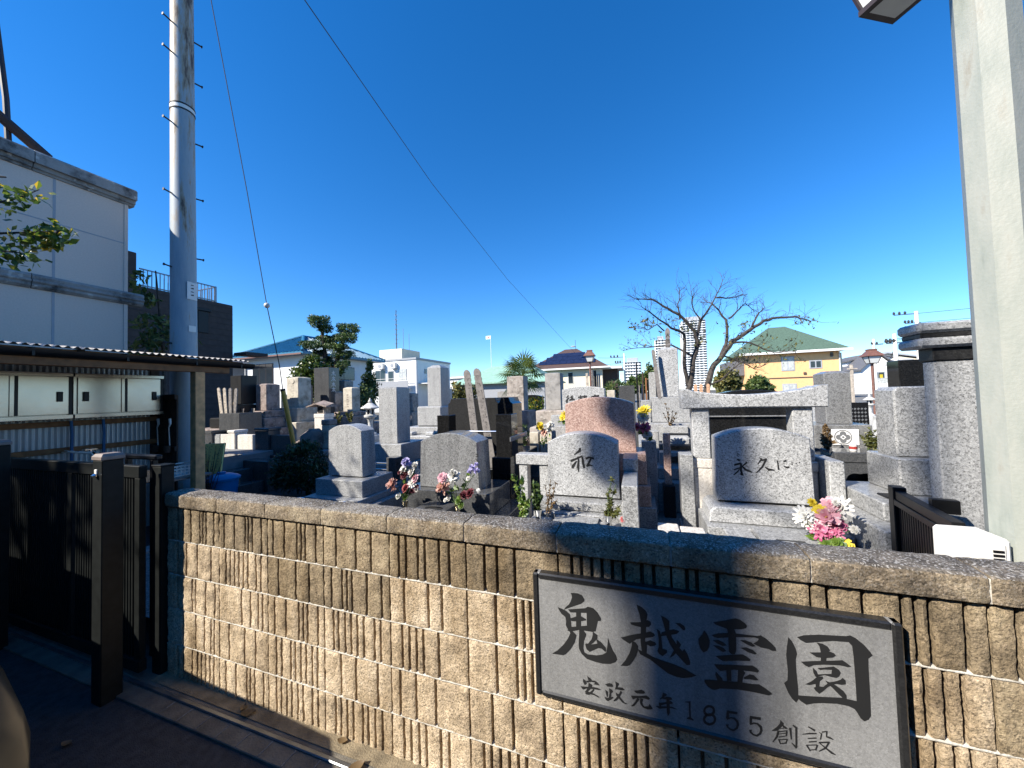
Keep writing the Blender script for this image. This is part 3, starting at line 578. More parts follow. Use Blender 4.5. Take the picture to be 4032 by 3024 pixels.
# ------------------------------------------------------------------ sliding gate at the entrance
def gate_post(name, label, x0, x1, y0, y1, zt):
    t = thing(name, label, 'gate post', ((x0+x1)/2, (y0+y1)/2, 0), 'square aluminium gate posts')
    MB().box(x0, x1, y0, y1, -.05, zt-.035, .004).build('shaft', 'paint_dark_green', t)
    MB().box(x0-.004, x1+.004, y0-.004, y1+.004, zt-.0345, zt-.012, .003).build('cap', 'cap_plastic', t)
    MB().lathe([((x1-x0)*.70, 0), ((x1-x0)*.56, .012)], ((x0+x1)/2, (y0+y1)/2, zt-.0118), 4, rot=R(45)).build('cap_top', 'cap_plastic', t)
    return t
p = gate_post('gate_post', 'dark square gate post with a bright latch plate beside the block wall', -2.862, -2.768, 1.10, 1.19, 1.345)
MB().box(-2.832, -2.806, 1.094, 1.1, 1.235, 1.262, .003).build('latch_plate', 'plastic_white', p)
MB().lathe([(.004, 0), (.016, .004), (.017, .012), (.008, .02)], (-2.819, 1.095, 1.22), 10).build('latch_knob', 'chrome', p, True)
gate_post('gate_post', 'dark square gate post at the left picture edge above the gate', -4.19, -4.08, 1.08, 1.18, 1.40)
p = thing('gate_stop_post', 'slim dark metal post closing the gap at the left end of the block wall', 'gate post', (-2.76, 1.34, 0))
MB().box(-2.80, -2.712, 1.328, 1.395, -.03, 1.235, .004).build('shaft', 'paint_dark_green', p)
MB().box(-2.804, -2.708, 1.324, 1.399, 1.2355, 1.243, .002).build('cap', 'paint_dark_green', p)
gt = thing('sliding_gate', 'black slatted sliding gate between the posts at the entrance', 'gate', (-4, 1.29, 0))
for z0, z1 in ((1.172, 1.245), (.04, .11)): MB().box(-5.4, -2.81, 1.272, 1.312, z0, z1, .004).build('rail', 'paint_dark_green', gt)
for x in (-5.35, -3.62, -2.865): MB().box(x, x+.052, 1.276, 1.308, .1105, 1.1715, .003).build('stile', 'paint_dark_green', gt)
xs_ = []; x = -5.27
while x < -2.88:
    if not (-3.64 < x < -3.55): xs_.append(x)
    x += .0285
sl0 = MB().box(xs_[0]-.0085, xs_[0]+.0085, 1.284, 1.30, .112, 1.17, .002).build('slat', 'paint_dark_green', gt)
for x in xs_[1:]:
    o = sl0.copy(); C.objects.link(o); o.parent = gt; o.location = (x-xs_[0], 0, 0)
hd = thing('gate_guide', 'black tubular guide bar standing just behind the gate posts', 'guide rail', (-3.1, 1.42, 0))
MB().box(-3.33, -2.93, 1.405, 1.445, 1.252, 1.285, .008).build('bar', 'paint_black', hd)
for x in (-3.28, -3.0): MB().box(x, x+.03, 1.41, 1.44, -.03, 1.252, .003).build('upright', 'paint_black', hd)
# ------------------------------------------------------------------ parked car, only its front corner in view
def make_car():
    t = thing('parked_car', 'grey green small car whose rounded front corner enters at the lower left', 'car', (-3.6, -.17, 0))
    yc = -.17
    secs = []   # x, half width at sill/waist, bottom, waist, top, half width at top
    for x, hw, zb, zw, zt, ht in ((-1.93, .50, .34, .50, .60, .42), (-1.95, .62, .27, .54, .66, .55), (-2.0, .70, .24, .58, .70, .62), (-2.1, .735, .22, .62, .76, .66), (-2.3, .75, .2, .7, .85, .68), (-2.6, .755, .2, .74, .86, .69), (-3.2, .755, .2, .78, .9, .68), (-3.6, .755, .2, .84, .94, .68),
                                 (-3.85, .755, .2, .88, 1.15, .62), (-4.2, .755, .2, .9, 1.4, .57), (-4.7, .755, .2, .91, 1.44, .56), (-5.3, .755, .2, .91, 1.42, .56), (-5.75, .75, .22, .92, 1.3, .55), (-6.0, .7, .26, .88, .98, .6), (-6.06, .6, .3, .7, .8, .52)):
        ring = []
        for y, z in ((-hw*.9, zb), (-hw, zb+.1), (-hw, zw-.08), (-hw*.98, zw), (-ht-.02, zt-.05), (-ht*.9, zt), (0, zt+.02), (ht*.9, zt), (ht+.02, zt-.05), (hw*.98, zw), (hw, zw-.08), (hw, zb+.1), (hw*.9, zb)):
            ring.append((x, yc+y, z))
        secs.append(ring)
    n = len(secs[0]); vs = [v for s_ in secs for v in s_]; m = len(secs)
    fs = [(i*n+k, i*n+(k+1) % n, (i+1)*n+(k+1) % n, (i+1)*n+k) for i in range(m-1) for k in range(n)]
    fs += [tuple(range(n)), tuple(range((m-1)*n, m*n))]
    MB().add(vs, fs).build('body', 'car_paint', t, True)
    for s_ in (-1, 1):
        y = yc+s_*.66
        MB().add([(-3.92, y+s_*.05, .94), (-4.25, yc+s_*.612, 1.33), (-5.35, yc+s_*.612, 1.35), (-5.7, y+s_*.05, .95)], [(0, 1, 2, 3)]).build('side_window', 'glass_dark', t, fix=False)
        MB().box(-3.86, -3.74, yc+s_*.84-.06, yc+s_*.84+.06, .95, 1.06, .03).build('mirror', 'car_paint', t)
        MB().box(-2.02, -1.94, yc+s_*.55-.07, yc+s_*.55+.07, .6, .68, .02).build('headlight', 'glass_lamp', t)
        for x in (-2.65, -5.2):
            wv = MB()
            for r, yy in ((.29, .0),):
                wv.lathe([(.16, -.09), (.27, -.095), (.29, -.06), (.29, .06), (.27, .095), (.16, .09)], (0, 0, 0), 20)
            wv.v = [(x+a, yc+s_*.67+c_, .29+b_) for a, b_, c_ in wv.v]
            wo = wv.build('wheel', 'rubber', t, True)
            rv = MB().lathe([(.05, -.1), (.165, -.085), (.165, .085), (.05, .1)], (0, 0, 0), 16); rv.v = [(x+a, yc+s_*.67+c_, .29+b_) for a, b_, c_ in rv.v]
            rv.build('rim', 'rail_steel', wo, True)
    MB().add([(-3.64, yc-.6, .985), (-3.64, yc+.6, .985), (-4.16, yc+.52, 1.4), (-4.16, yc-.52, 1.4)], [(0, 1, 2, 3)]).build('windscreen', 'glass_dark', t, fix=False)
    MB().box(-1.945, -1.915, yc-.45, yc+.45, .36, .46, .01).build('bumper_grille', 'rubber', t)
make_car()
car_ = C.objects['parked_car']; car_.location.x += .17; car_.location.y += .04
# fallen leaves on the kerb
def curl_leaf(x, y, z, s_, a, name, label, mat):
    vs = []; fs = []
    for i in range(6):
        t = i/5; w_ = s_*.32*math.sin(math.pi*min(1, t*.95+.04))
        for k in (-1, 0, 1):
            vs.append((t*s_-s_/2, k*w_, .006+.35*s_*(t-.5)**2+(.12*s_ if k else 0)*.6))
    for i in range(5):
        for k in range(2): fs.append((i*3+k, i*3+k+1, (i+1)*3+k+1, (i+1)*3+k))
    ca, sa = math.cos(a), math.sin(a)
    vs = [(x+p[0]*ca-p[1]*sa, y+p[0]*sa+p[1]*ca, z+p[2]) for p in vs]
    return tag(MB().add(vs, fs).build(name, mat, None, 'all', False), label, 'leaf', 'fallen leaves by the wall')
for x, y, s_, a, lb in ((-1.93, 1.30, .07, .5, 'large curled brown leaf lying near the wall base in the shadow'), (-1.99, 1.315, .045, 2.1, 'small curled leaf left of the large one at the wall base'), (-1.35, 1.33, .05, .2, 'dry leaf on the sunlit sand strip by the wall'), (-1.2, 1.25, .08, 1.0, 'brown leaf lying by the end of the gate rail'), (-2.62, .93, .05, .3, 'single pale leaf on the dark asphalt near the gate')):
    curl_leaf(x, y, .016 if y > 1.16 else .004, s_, a, 'fallen_leaf', lb, 'leaf_rust')
# ------------------------------------------------------------------ what stands behind the viewer and throws the shade, with houses added against sky light
hb = thing('house_across', 'tall grey stepped house across the street behind the viewer', 'house', (-16, -7, 0))
MB().box(-15.2, -12.5, -5.4, -3.6, 0, 10.5, .02).build('wall', 'house_wall', hb)
MB().box(-26, -15.21, -5.4, -3.61, 0, 9.2, .02).build('wing', 'house_wall', hb)
for x in (-14.8, -13.9): 
    for z in (1.2, 4.2, 7.2): MB().box(x, x+.7, -3.598, -3.56, z, z+1.3, .01).build('window', 'glass_dark', hb)
for k, (x0, x1, h_, mt) in enumerate(((-12.2, -5.0, 5.6, 'trim_grey'), (-4.2, 3.2, 6.2, 'brick_dark'), (4.0, 12.5, 5.9, 'house_wall'), (13.2, 22, 6.1, 'brick_dark'))):  # unseen house row added to cut the blue sky fill from behind
    t = thing('sky_block_house', ['grey', 'dark brown', 'taupe', 'dark brick'][k]+' unseen house added behind the viewer to block sky light, '+['first', 'second', 'third', 'fourth'][k]+' from the left', 'house', ((x0+x1)/2, -8.5, 0), 'added houses blocking sky light')
    MB().box(x0, x1, -11, -6.6, 0, h_, .02).build('wall', mt, t)
    MB().box(x0-.3, x1+.3, -11.3, -6.3, h_, h_+.18, .02).build('roof_edge', 'roof_grey', t)
    for x in (x0+.8, (x0+x1)/2-.5, x1-1.9):
        for z in (.9, 3.5): MB().box(x, x+1.1, -6.598, -6.55, z, z+1.2, .01).build('window', 'glass_dark', t)
up = thing('street_pole', 'concrete utility pole with transformers behind the viewer', 'utility pole', (-9.41, -8.87, 0))
PX, PY = -9.36, -8.87
MB().tube([(PX, PY, 0), (PX, PY, 14.2)], [.2, .15], 14).build('shaft', 'concrete_weathered', up, True)
PR = Vector((.731, -.682, 0))
def at_pole(d, z): return (PX+PR.x*d, PY+PR.y*d, z)
MB().lathe([(.02, 0), (.21, .03), (.21, .75), (.05, .85)], at_pole(-.26, 11.35), 12).build('transformer', 'trim_grey', up, True)
MB().tube([at_pole(-2.2, 12.72), at_pole(.3, 12.72)], .04, 6).build('crossarm', 'rail_steel', up)
MB().lathe([(.02, 0), (.2, .04), (.2, .5), (.04, .6)], at_pole(-1.78, 12.25), 10).build('switch_box', 'trim_grey', up, True)
MB().lathe([(.02, 0), (.16, .04), (.16, .7), (.04, .8)], at_pole(-1.07, 12.6), 10).build('switch_box', 'trim_grey', up, True)
MB().lathe([(.02, 0), (.24, .04), (.2, .3), (.04, .36)], at_pole(-2.08, 13.12), 10).build('lamp_head', 'trim_grey', up, True)
MB().tube([at_pole(-.1, 13.6), at_pole(-2.08, 13.4)], .03, 6).build('lamp_arm', 'rail_steel', up)
bt = thing('street_tree', 'small leafy street tree behind the viewer', 'tree', (-7.9, -3.0, 0))
MB().tube([(-7.9, -3, 0), (-7.85, -3, 2.5), (-7.7, -2.9, 4.6), (-7.5, -2.9, 6.4)], [.12, .1, .07, .03], 8).build('trunk', 'bark_dark', bt, True)
for k in range(7):
    a = k*.9; MB().tube([(-7.8, -2.95, 3.4+k*.35), (-7.7+.9*math.cos(a), -2.9+.9*math.sin(a), 4.4+k*.35)], [.035, .01], 5).build('branch', 'bark_dark', bt, True)
quads('crown', leafcloud([((-7.8, -3, 6.0), (.5, .8, .9), 260), ((-8.7, -3.1, 5.3), (.8, .9, .8), 420), ((-9.1, -3.2, 6.4), (.9, .9, .9), 420), ((-9.6, -3.2, 5.2), (.8, .8, .8), 420)], .16), 'leaf_dark', bt, ORG[bt.name])
# ------------------------------------------------------------------ graves
def arch(x0, x1, z0, zs, zt, n=14, tap=0.):
    """outline of a stone with an arched top: shoulders at zs, crown at zt"""
    pts = [(x0-tap, z0), (x1+tap, z0), (x1, zs)]
    xc = (x0+x1)/2; hw = (x1-x0)/2
    for i in range(1, n):
        t = 1-2*i/n; pts.append((xc+hw*t, zs+(zt-zs)*(1-abs(t)**2.2)))
    pts.append((x0, zs)); return pts
def pillar(th, x0, x1, y0, y1, z0, z1, mat, top=.02, name='pillar_stone', b=.006):
    m = MB()
    m.box(x0, x1, y0, y1, z0, z1-top, b)
    xc, yc, hx, hy = (x0+x1)/2, (y0+y1)/2, (x1-x0)/2-b, (y1-y0)/2-b
    zt = z1-top-.0005
    m.add([(xc-hx, yc-hy, zt), (xc+hx, yc-hy, zt), (xc+hx, yc+hy, zt), (xc-hx, yc+hy, zt), (xc-hx*.55, yc-hy*.55, z1), (xc+hx*.55, yc-hy*.55, z1), (xc+hx*.55, yc+hy*.55, z1), (xc-hx*.55, yc+hy*.55, z1)],
          [(4, 5, 6, 7), (0, 1, 5, 4), (1, 2, 6, 5), (2, 3, 7, 6), (3, 0, 4, 7)])
    return m.build(name, mat, th)
def cloud_box(th, x0, x1, y0, y1, z0, z1, mat, hx0, hx1, hz0, hz1, name='incense_box'):
    """incense holder: block whose front has a cloud-shaped opening, dark recess inside"""
    n = 22; up_ = []; lo = []
    for i in range(n+1):
        t = i/n; x = hx0+(hx1-hx0)*t
        e = math.sqrt(max(0, 1-(2*t-1)**4))
        up_.append((x, hz0+(hz1-hz0)*(.45+.55*e*(.82+.18*abs(math.sin(t*math.pi*3))))))
        lo.append((x, hz0+(hz1-hz0)*(.45-.45*e)))
    vs = []; fs = []
    for i in range(n+1):
        vs += [(up_[i][0], y0, z1), (up_[i][0], y0, up_[i][1]), (lo[i][0], y0, lo[i][1]), (lo[i][0], y0, z0), (up_[i][0], y1-.02, up_[i][1]), (lo[i][0], y1-.02, lo[i][1])]
    for i in range(n):
        a, b = i*6, (i+1)*6
        fs += [(a, a+1, b+1, b), (a+2, a+3, b+3, b+2), (a+1, a+4, b+4, b+1), (a+5, a+2, b+2, b+5), (a+4, a+5, b+5, b+4)]
    m = MB().add(vs, fs)
    m.add([(x0, y0, z0), (hx0, y0, z0), (hx0, y0, z1), (x0, y0, z1)], [(0, 1, 2, 3)]); m.add([(hx1, y0, z0), (x1, y0, z0), (x1, y0, z1), (hx1, y0, z1)], [(0, 1, 2, 3)])
    m.add([(x0, y0, z0), (x0, y1, z0), (x1, y1, z0), (x1, y0, z0), (x0, y0, z1), (x0, y1, z1), (x1, y1, z1), (x1, y0, z1)], [(0, 1, 5, 4), (1, 2, 6, 5), (2, 3, 7, 6), (4, 5, 6, 7), (0, 3, 2, 1)])
    return m.build(name, mat, th, fix=False)
def vase(th, x, y, z, r=.03, h=.09, mat='brass', name='flower_vase'):
    return MB().lathe([(r*.9, 0), (r*1.1, .01), (r*.7, h*.35), (r*.75, h*.6), (r*1.15, h), (r*.95, h), (r*.6, h*.7)], (x, y, z), 14).build(name, mat, th, True)
# ---- bloom and bouquet builders
def bloom(c, r, kind, seed):
    rr = random.Random(seed); m = MB(); c = Vector(c)
    ax = Vector((rr.uniform(-.5, .5)-.3, -.8+rr.uniform(-.2, .2), .55)).normalized()
    a = ax.orthogonal().normalized(); b = ax.cross(a)
    def petal(t, tilt, L, W, lift):
        d = (a*math.cos(t)+b*math.sin(t)); s_ = ax.cross(d); o = c+ax*lift
        dd = (d*math.cos(tilt)+ax*math.sin(tilt)); nn = (ax*math.cos(tilt)-d*math.sin(tilt))
        p = [o, o+dd*L*.5+s_*W*.5+nn*W*.12, o+dd*L*.5-s_*W*.5+nn*W*.12, o+dd*L*.95+s_*W*.3-nn*W*.1, o+dd*L*.95-s_*W*.3-nn*W*.1, o+dd*L*.55]
        m.add(p, [(0, 1, 5), (0, 5, 2), (1, 3, 5), (5, 4, 2), (5, 3, 4)])
    if kind == 'daisy':
        for L_ in range(3):
            k = 13-2*L_
            for i in range(k): petal(2*math.pi*i/k+L_*.3+rr.uniform(-.1, .1), .1+.38*L_, r*(1-.22*L_)*rr.uniform(.85, 1.1), r*.3, r*.06*L_)
    elif kind == 'puff':
        for i in range(46):
            t = rr.uniform(0, 6.28); el = rr.uniform(-.5, 1.4)
            petal(t, el, r*rr.uniform(.75, 1.05), r*.5, r*.1)
    else:
        for L_ in range(4):
            k = 8-L_
            for i in range(k): petal(2*math.pi*i/k+L_*.5, .15+.35*L_, r*(1-.18*L_), r*.62, r*.08*L_)
    return m
BN = [0]
def bouquet(label, base, flowers, leaves=14, leafmat_='leaf_fresh', stem='stem_green', lsz=.05, group=None, name='flower_bouquet', spread=.05, vs_=None):
    t = thing(name, label, 'flowers', base, group); b = Vector(base)
    if vs_: vase(t, base[0], base[1], base[2], *vs_)
    top = b+Vector((0, 0, vs_[1] if vs_ else 0))
    for i, (p, r, kind, mat) in enumerate(flowers):
        BN[0] += 1; p = Vector(p)
        MB().tube([top, top.lerp(p, .5)+Vector((0, 0, .02)), p-Vector((0, -.3, .9)).normalized()*0], [.0035, .003, .0025], 5).build('stem', stem, t, True)
        bloom(p, r*1.3, kind, BN[0]).build('bloom', mat, t, fix=False)
    if len(flowers) > 8:
        for i in range(9):
            BN[0] += 1; f = rng.choice(flowers); q = Vector(f[0])+Vector((rng.uniform(-.07, .07), rng.uniform(-.05, .05), rng.uniform(-.07, .06)))
            MB().tube([top, top.lerp(q, .55)+Vector((0, 0, .02)), q], [.003, .0025, .002], 4).build('stem', stem, t, True)
            bloom(q, rng.uniform(.022, .034), rng.choice(('puff', 'rose')), BN[0]).build('bloom', rng.choice(('petal_white', 'petal_white', f[3])), t, fix=False)
    if leaves:
        ps = [Vector(f[0]) for f in flowers] or [top+Vector((0, 0, .2))]
        bl = []
        for i in range(leaves):
            q = top.lerp(rng.choice(ps), rng.uniform(.25, .85)); bl.append(((q.x+rng.uniform(-spread, spread), q.y+rng.uniform(-spread, spread)*.6, q.z), (.02, .02, .02), 2))
        quads('leaves', leafcloud(bl, lsz*1.2, .5), leafmat_, t, base)
    return t
def sprig(label, base, stems, leafm, lsz, per, stemm='stem_green', name='leafy_plant', cat='plant', aspect=.5, group=None, wob=.02, mat_extra=None):
    """upright stems (top point each) set with leaves all along"""
    t = thing(name, label, cat, base, group); b = Vector(base); bl = []
    for k, tp in enumerate(stems):
        tp = Vector(tp); q0 = b+Vector((rng.uniform(-.03, .03), rng.uniform(-.02, .02), 0))
        mid = q0.lerp(tp, .5)+Vector((rng.uniform(-wob, wob), rng.uniform(-wob, wob), 0))
        MB().tube([q0, mid, tp], [.005, .004, .002], 5).build('stem', stemm, t, True)
        for i in range(per):
            f = rng.uniform(.1, 1.02); q = q0.lerp(mid, f*2) if f < .5 else mid.lerp(tp, f*2-1)
            bl.append((tuple(q), (.018, .018, .012), 2))
    if per: quads('leaves', leafcloud(bl, lsz, aspect, upbias=.6), leafm, t, base)
    return t
def sotoba(label, base, top, wd, group, mat='wood_grey', txt=True, name='sotoba_board', yaw=0., thick=.012):
    """tall wooden memorial board with notched head and brushed characters"""
    t = thing(name, label, 'memorial board', base, group); h = top[2]-base[2]
    half = [(.5, 0), (.5, .7), (.5, .86), (.42, .87), (.5, .885), (.5, .905), (.42, .915), (.5, .93), (.5, .955), (.42, .975), (.25, .992), (0, 1)]
    out = [(-wd*a, h*z) for a, z in half[::-1]][:-1]
    out = [(wd*a, h*z) for a, z in half]+[(-wd*a, h*z) for a, z in half[::-1][1:]]
    def place(x, z, y):
        f = z/h; ca, sa = math.cos(yaw), math.sin(yaw)
        return (base[0]+(top[0]-base[0])*f+x*ca-y*sa, base[1]+(top[1]-base[1])*f+x*sa+y*ca, base[2]+z)
    n = len(out)
    vs = [place(x, z, -thick/2) for x, z in out]+[place(x, z, thick/2) for x, z in out]
    fs = [tuple(range(n)), tuple(range(2*n-1, n-1, -1))]+[(i, (i+1) % n, n+(i+1) % n, n+i) for i in range(n)]
    MB().add(vs, fs).build('board', mat, t)
    if txt:
        m = MB(); rr = random.Random(int(abs(base[0])*1000)); z = h*.9
        while z > h*.25:
            s_ = wd*.3
            for k in range(4):
                x0, z0 = rr.uniform(-s_, s_), z+rr.uniform(-s_, s_); 
                if rr.random() < .55: dx, dz = rr.uniform(.5, 1)*s_, rr.uniform(-.2, .3)*s_; wx, wz = 0, wd*.05
                else: dx, dz = rr.uniform(-.3, .3)*s_, rr.uniform(.6, 1)*s_; wx, wz = wd*.05, 0
                x0 = max(-wd*.42, min(wd*.42-dx, x0))
                m.add([place(a_, b_, -thick/2-.0006-.0001*k) for a_, b_ in ((x0, z0), (x0+dx, z0+dz), (x0+dx+wx, z0+dz+wz), (x0+wx, z0+wz))], [(0, 1, 2, 3)])
            z -= wd*.95
        m.build('brushed_text', 'ink', t, fix=False)
    return t

# ---- front row -------------------------------------------------------
t = thing('grave', 'small grey granite headstone with rounded top left of the front row', 'grave', (-3.45, 3.6, .2))
MB().prism(arch(-3.71, -3.19, .662, 1.22, 1.297, tap=.012), 3.5, 3.735, .008).build('headstone', 'granite_fine', t, True)
MB().box(-3.68, -3.22, 3.52, 3.72, .648, .663, 0).build('footing', 'granite_dark_matte', t)
MB().box(-3.77, -3.05, 3.35, 3.9, .46, .65, .006).build('base', 'granite_fine', t)
MB().box(-3.82, -3.0, 3.24, 3.96, .385, .4595, .006).build('plinth', 'granite_fine', t)
MB().box(-3.9, -2.9, 3.1, 4.1, .15, .3845, .006).build('kerb', 'granite_mid', t)
for x in (-3.86, -3.2):
    v = MB().lathe([(.045, 0), (.06, .008), (.075, .03), (.085, .062), (.075, .06), (.05, .03)], (x, 3.16, .3846), 16).build('incense_bowl', 'chrome', t, True)
    MB().lathe([(.05, 0), (.07, .03), (.05, .055)], (x+.12, 3.17, .3846), 12).build('offering_bowl', 'paint_black', t, True)
t = thing('grave', 'dark grey arched headstone with flowers, second in the front row', 'grave', (-2.0, 3.6, .2))
MB().prism(arch(-2.352, -1.645, .597, 1.105, 1.203, tap=.02), 3.5, 3.825, .008).build('headstone', 'granite_grey', t, True)
MB().box(-2.5, -1.46, 3.38, 4.0, .36, .5965, .006).build('base', 'granite_slate', t)
MB().box(-2.62, -1.3, 2.75, 4.05, .15, .3595, .006).build('kerb', 'granite_slate', t)
MB().box(-2.17, -1.80, 2.98, 3.36, .36, .49, .01).build('incense_stand', 'granite_slate', t)
MB().lathe([(.1, 0), (.1, .003), (.085, .004)], (-1.97, 3.14, .4901), 20, sy=.5).build('incense_dish', 'granite_black', t, True)
for x in (-2.29, -1.68): MB().box(x-.1, x+.1, 2.99, 3.2, .36, .455, .006).build('flower_stand', 'granite_slate', t)
MB().ribbons('-3330 1960 -3270 1972 -3255 1955 -3310 1945;-3330 1915 -3260 1935 -3250 1920 -3300 1900;-3330 1860 -3290 1845 -3260 1800 -3275 1795 -3320 1835', 3.4985).build('engraving', 'engraved_ink', t, fix=False)
for k in range(11):
    z = 1.0-k*.033; MB().add([(-1.6435, 3.66, z), (-1.6435, 3.675, z-.004), (-1.6435, 3.675, z-.02), (-1.6435, 3.66, z-.016)], [(0, 1, 2, 3)]).build('side_engraving', 'crest_white', t, fix=False)
bouquet('pink, white and lilac artificial flowers left of the dark arched headstone', (-2.285, 3.1, .456),
        [((-2.42, 3.1, .705), .06, 'puff', 'petal_peach'), ((-2.25, 3.1, .945), .045, 'puff', 'petal_lilac'), ((-2.29, 3.1, .87), .05, 'daisy', 'petal_white'), ((-2.2, 3.1, .85), .045, 'daisy', 'petal_white'), ((-2.27, 3.08, .82), .04, 'rose', 'petal_wine'), ((-2.19, 3.1, .745), .05, 'daisy', 'petal_white'), ((-2.15, 3.1, .79), .04, 'rose', 'petal_pink'), ((-2.25, 3.08, .69), .045, 'rose', 'petal_red'), ((-2.14, 3.1, .69), .035, 'rose', 'petal_wine'), ((-2.16, 3.12, .91), .035, 'puff', 'petal_white'), ((-2.36, 3.1, .6), .03, 'rose', 'petal_white')], 20, vs_=(.032, .1))
bouquet('peach and white artificial flowers with grey green leaves right of the dark arched headstone', (-1.68, 3.1, .456),
        [((-1.815, 3.1, .705), .065, 'puff', 'petal_peach'), ((-1.835, 3.1, .81), .045, 'rose', 'petal_pink'), ((-1.71, 3.1, .83), .055, 'puff', 'petal_white'), ((-1.6, 3.1, .66), .04, 'rose', 'petal_wine'), ((-1.54, 3.1, .675), .045, 'rose', 'petal_wine'), ((-1.53, 3.15, .91), .03, 'puff', 'petal_lilac'), ((-1.49, 3.15, .88), .03, 'puff', 'petal_lilac'), ((-1.56, 3.15, .87), .025, 'puff', 'petal_lilac'), ((-1.66, 3.08, .6), .03, 'rose', 'leaf_fresh'), ((-1.63, 3.08, .56), .03, 'rose', 'leaf_fresh'), ((-1.77, 3.1, .62), .03, 'rose', 'petal_white')], 26, vs_=(.032, .1), lsz=.045)
WA = "-1104 2140 -1112 2104 -1206 2006 -1200 1996 -1068 2066 -1064 2138;-1264 1858 -1174 1900 -1042 1968 -1054 1996 -1188 1938 -1282 1904;-1142 1972 -1138 1884 -1160 1770 -1134 1674 -1114 1678 -1108 1772 -1102 1886 -1112 1976;-1168 1892 -1264 1786 -1262 1746 -1244 1738 -1214 1754 -1148 1878;-1058 1976 -1064 1884 -1036 1746 -996 1756 -1014 1892 -1032 1978;-974 1914 -920 1942 -828 1920 -816 1960 -920 1982 -990 1956;-888 1958 -980 1800 -942 1780 -858 1942;-964 1772 -908 1800 -856 1796 -852 1812 -910 1830 -978 1808"
EI = "1570 2102 1586 2090 1558 2064 1592 2044 1596 2058 1570 2066 1598 2088 1578 2114;1560 1994 1600 1962 1616 1996 1570 2012;1522 1884 1626 1920 1620 1952 1516 1918;1608 1936 1598 1808 1626 1728 1600 1756 1596 1748 1654 1722 1632 1816 1638 1936;1512 1814 1592 1842 1560 1804 1500 1742 1510 1726 1578 1786 1606 1872 1508 1832;1704 1968 1628 1890 1640 1874 1718 1946;1620 1884 1676 1814 1776 1782 1782 1800 1694 1846 1634 1902;1886 2028 1910 2022 1856 1930 1868 1920 1938 2016 1894 2044;1908 1980 2000 2000 1996 2032 1904 2002;1976 2024 1914 1894 1830 1784 1840 1774 1936 1876 2002 2010;1960 1880 2008 1826 2096 1830 2098 1848 2020 1866 1968 1892;2134 1996 2142 1844 2166 1848 2150 2000;2226 1974 2268 1990 2262 2016 2222 1992;2224 1902 2262 1878 2302 1888 2300 1910 2266 1906 2228 1916;2338 1932 2354 1942 2346 1962 2330 1952;2392 1944 2408 1954 2402 1972 2386 1962;2438 1964 2452 1974 2446 1990 2432 1980"
GO = "-2198 3160 -2268 3062 -2250 3046 -2156 3122;-2184 3088 -2298 2952 -2280 2934 -2144 3048;-2254 3024 -2272 2894 -2216 2888 -2198 3016;-2046 3152 -2144 3074 -2028 3040 -2022 3088 -2096 3080 -2020 3110;-2044 3084 -2144 3010 -2116 2972 -2016 3044;-2160 2960 -1972 2982 -1978 3030 -2164 3008;-1860 3046 -1556 3078 -1560 3126 -1864 3094;-1800 3138 -1794 3024 -1746 3028 -1752 3140;-1662 3136 -1672 3024 -1624 3022 -1616 3134;-1850 2978 -1710 2990 -1714 3038 -1854 3026;-1672 3000 -1558 3012 -1562 3060 -1676 3048;-1332 3140 -1322 3084 -1270 3096 -1280 3152;-1402 3026 -1382 3072 -1430 3094 -1452 3050;-1402 3060 -1170 3084 -1216 3060 -1190 3044 -1162 3138 -1408 3106;-1396 2976 -1198 2996 -1202 3042 -1400 3022;-1304 3012 -1420 2876 -1386 2844 -1270 2982"
t = thing('grave', 'arched granite headstone carved with a single large character in the front row', 'grave', (-.53, 3.6, .2))
MB().prism(arch(-.865, -.19, .6, 1.118, 1.212, tap=.008), 3.5, 3.76, .008).build('headstone', 'granite_pale', t, True)
MB().ribbons(WA, 3.4985).build('engraving', 'engraved_ink', t, fix=False)
MB().box(-.83, -.22, 3.53, 3.73, .586, .601, 0).build('footing', 'granite_dark_matte', t)
MB().box(-.93, -.11, 3.36, 3.9, .5, .586, .012).build('base', 'granite_mid', t)
MB().box(-.97, -.07, 3.28, 3.95, .3, .4995, .01).build('plinth', 'granite_mid', t)
cloud_box(t, -.74, -.36, 2.95, 3.27, .29, .485, 'granite_mid', -.685, -.43, .31, .42)
for x in (-.87, -.265):
    MB().box(x-.1, x+.095, 2.97, 3.25, .29, .465, .008).build('flower_stand', 'granite_mid', t)
    m = MB()
    for k in range(20):
        a, b_ = math.pi*k/20*1.0, math.pi*(k+1)/20
        m.add([(x+.055*math.cos(a), 2.968, .36+.055*math.sin(a)), (x+.055*math.cos(b_), 2.968, .36+.055*math.sin(b_)), (x+.045*math.cos(b_), 2.968, .36+.045*math.sin(b_)), (x+.045*math.cos(a), 2.968, .36+.045*math.sin(a))], [(0, 1, 2, 3)])
    m.build('crest_ring', 'crest_white', t, fix=False)
    vase(t, x, 3.1, .4655, .034, .11, 'chrome')
MB().box(-1.35, .02, 2.6, 2.75, .15, .32, .01).build('front_kerb', 'granite_pale', t)
MB().box(-1.13, -.9, 2.9, 3.2, .2, .44, .012).build('kerb_post', 'granite_pale', t)
MB().box(-.145, -.02, 3.0, 3.9, .2, .85, .006).build('side_wall', 'granite_mid', t)
MB().box(-.15, -.015, 3.55, 3.91, .8505, .965, .006).build('wing_post', 'granite_mid', t)
MB().box(-1.33, -.87, 3.86, 4.02, .815, .93, .006).build('left_rail', 'granite_pale', t)
for x in (-1.3, -1.06): MB().box(x, x+.1, 3.88, 4.0, .2, .8145, .005).build('left_rail_post', 'granite_pale', t)
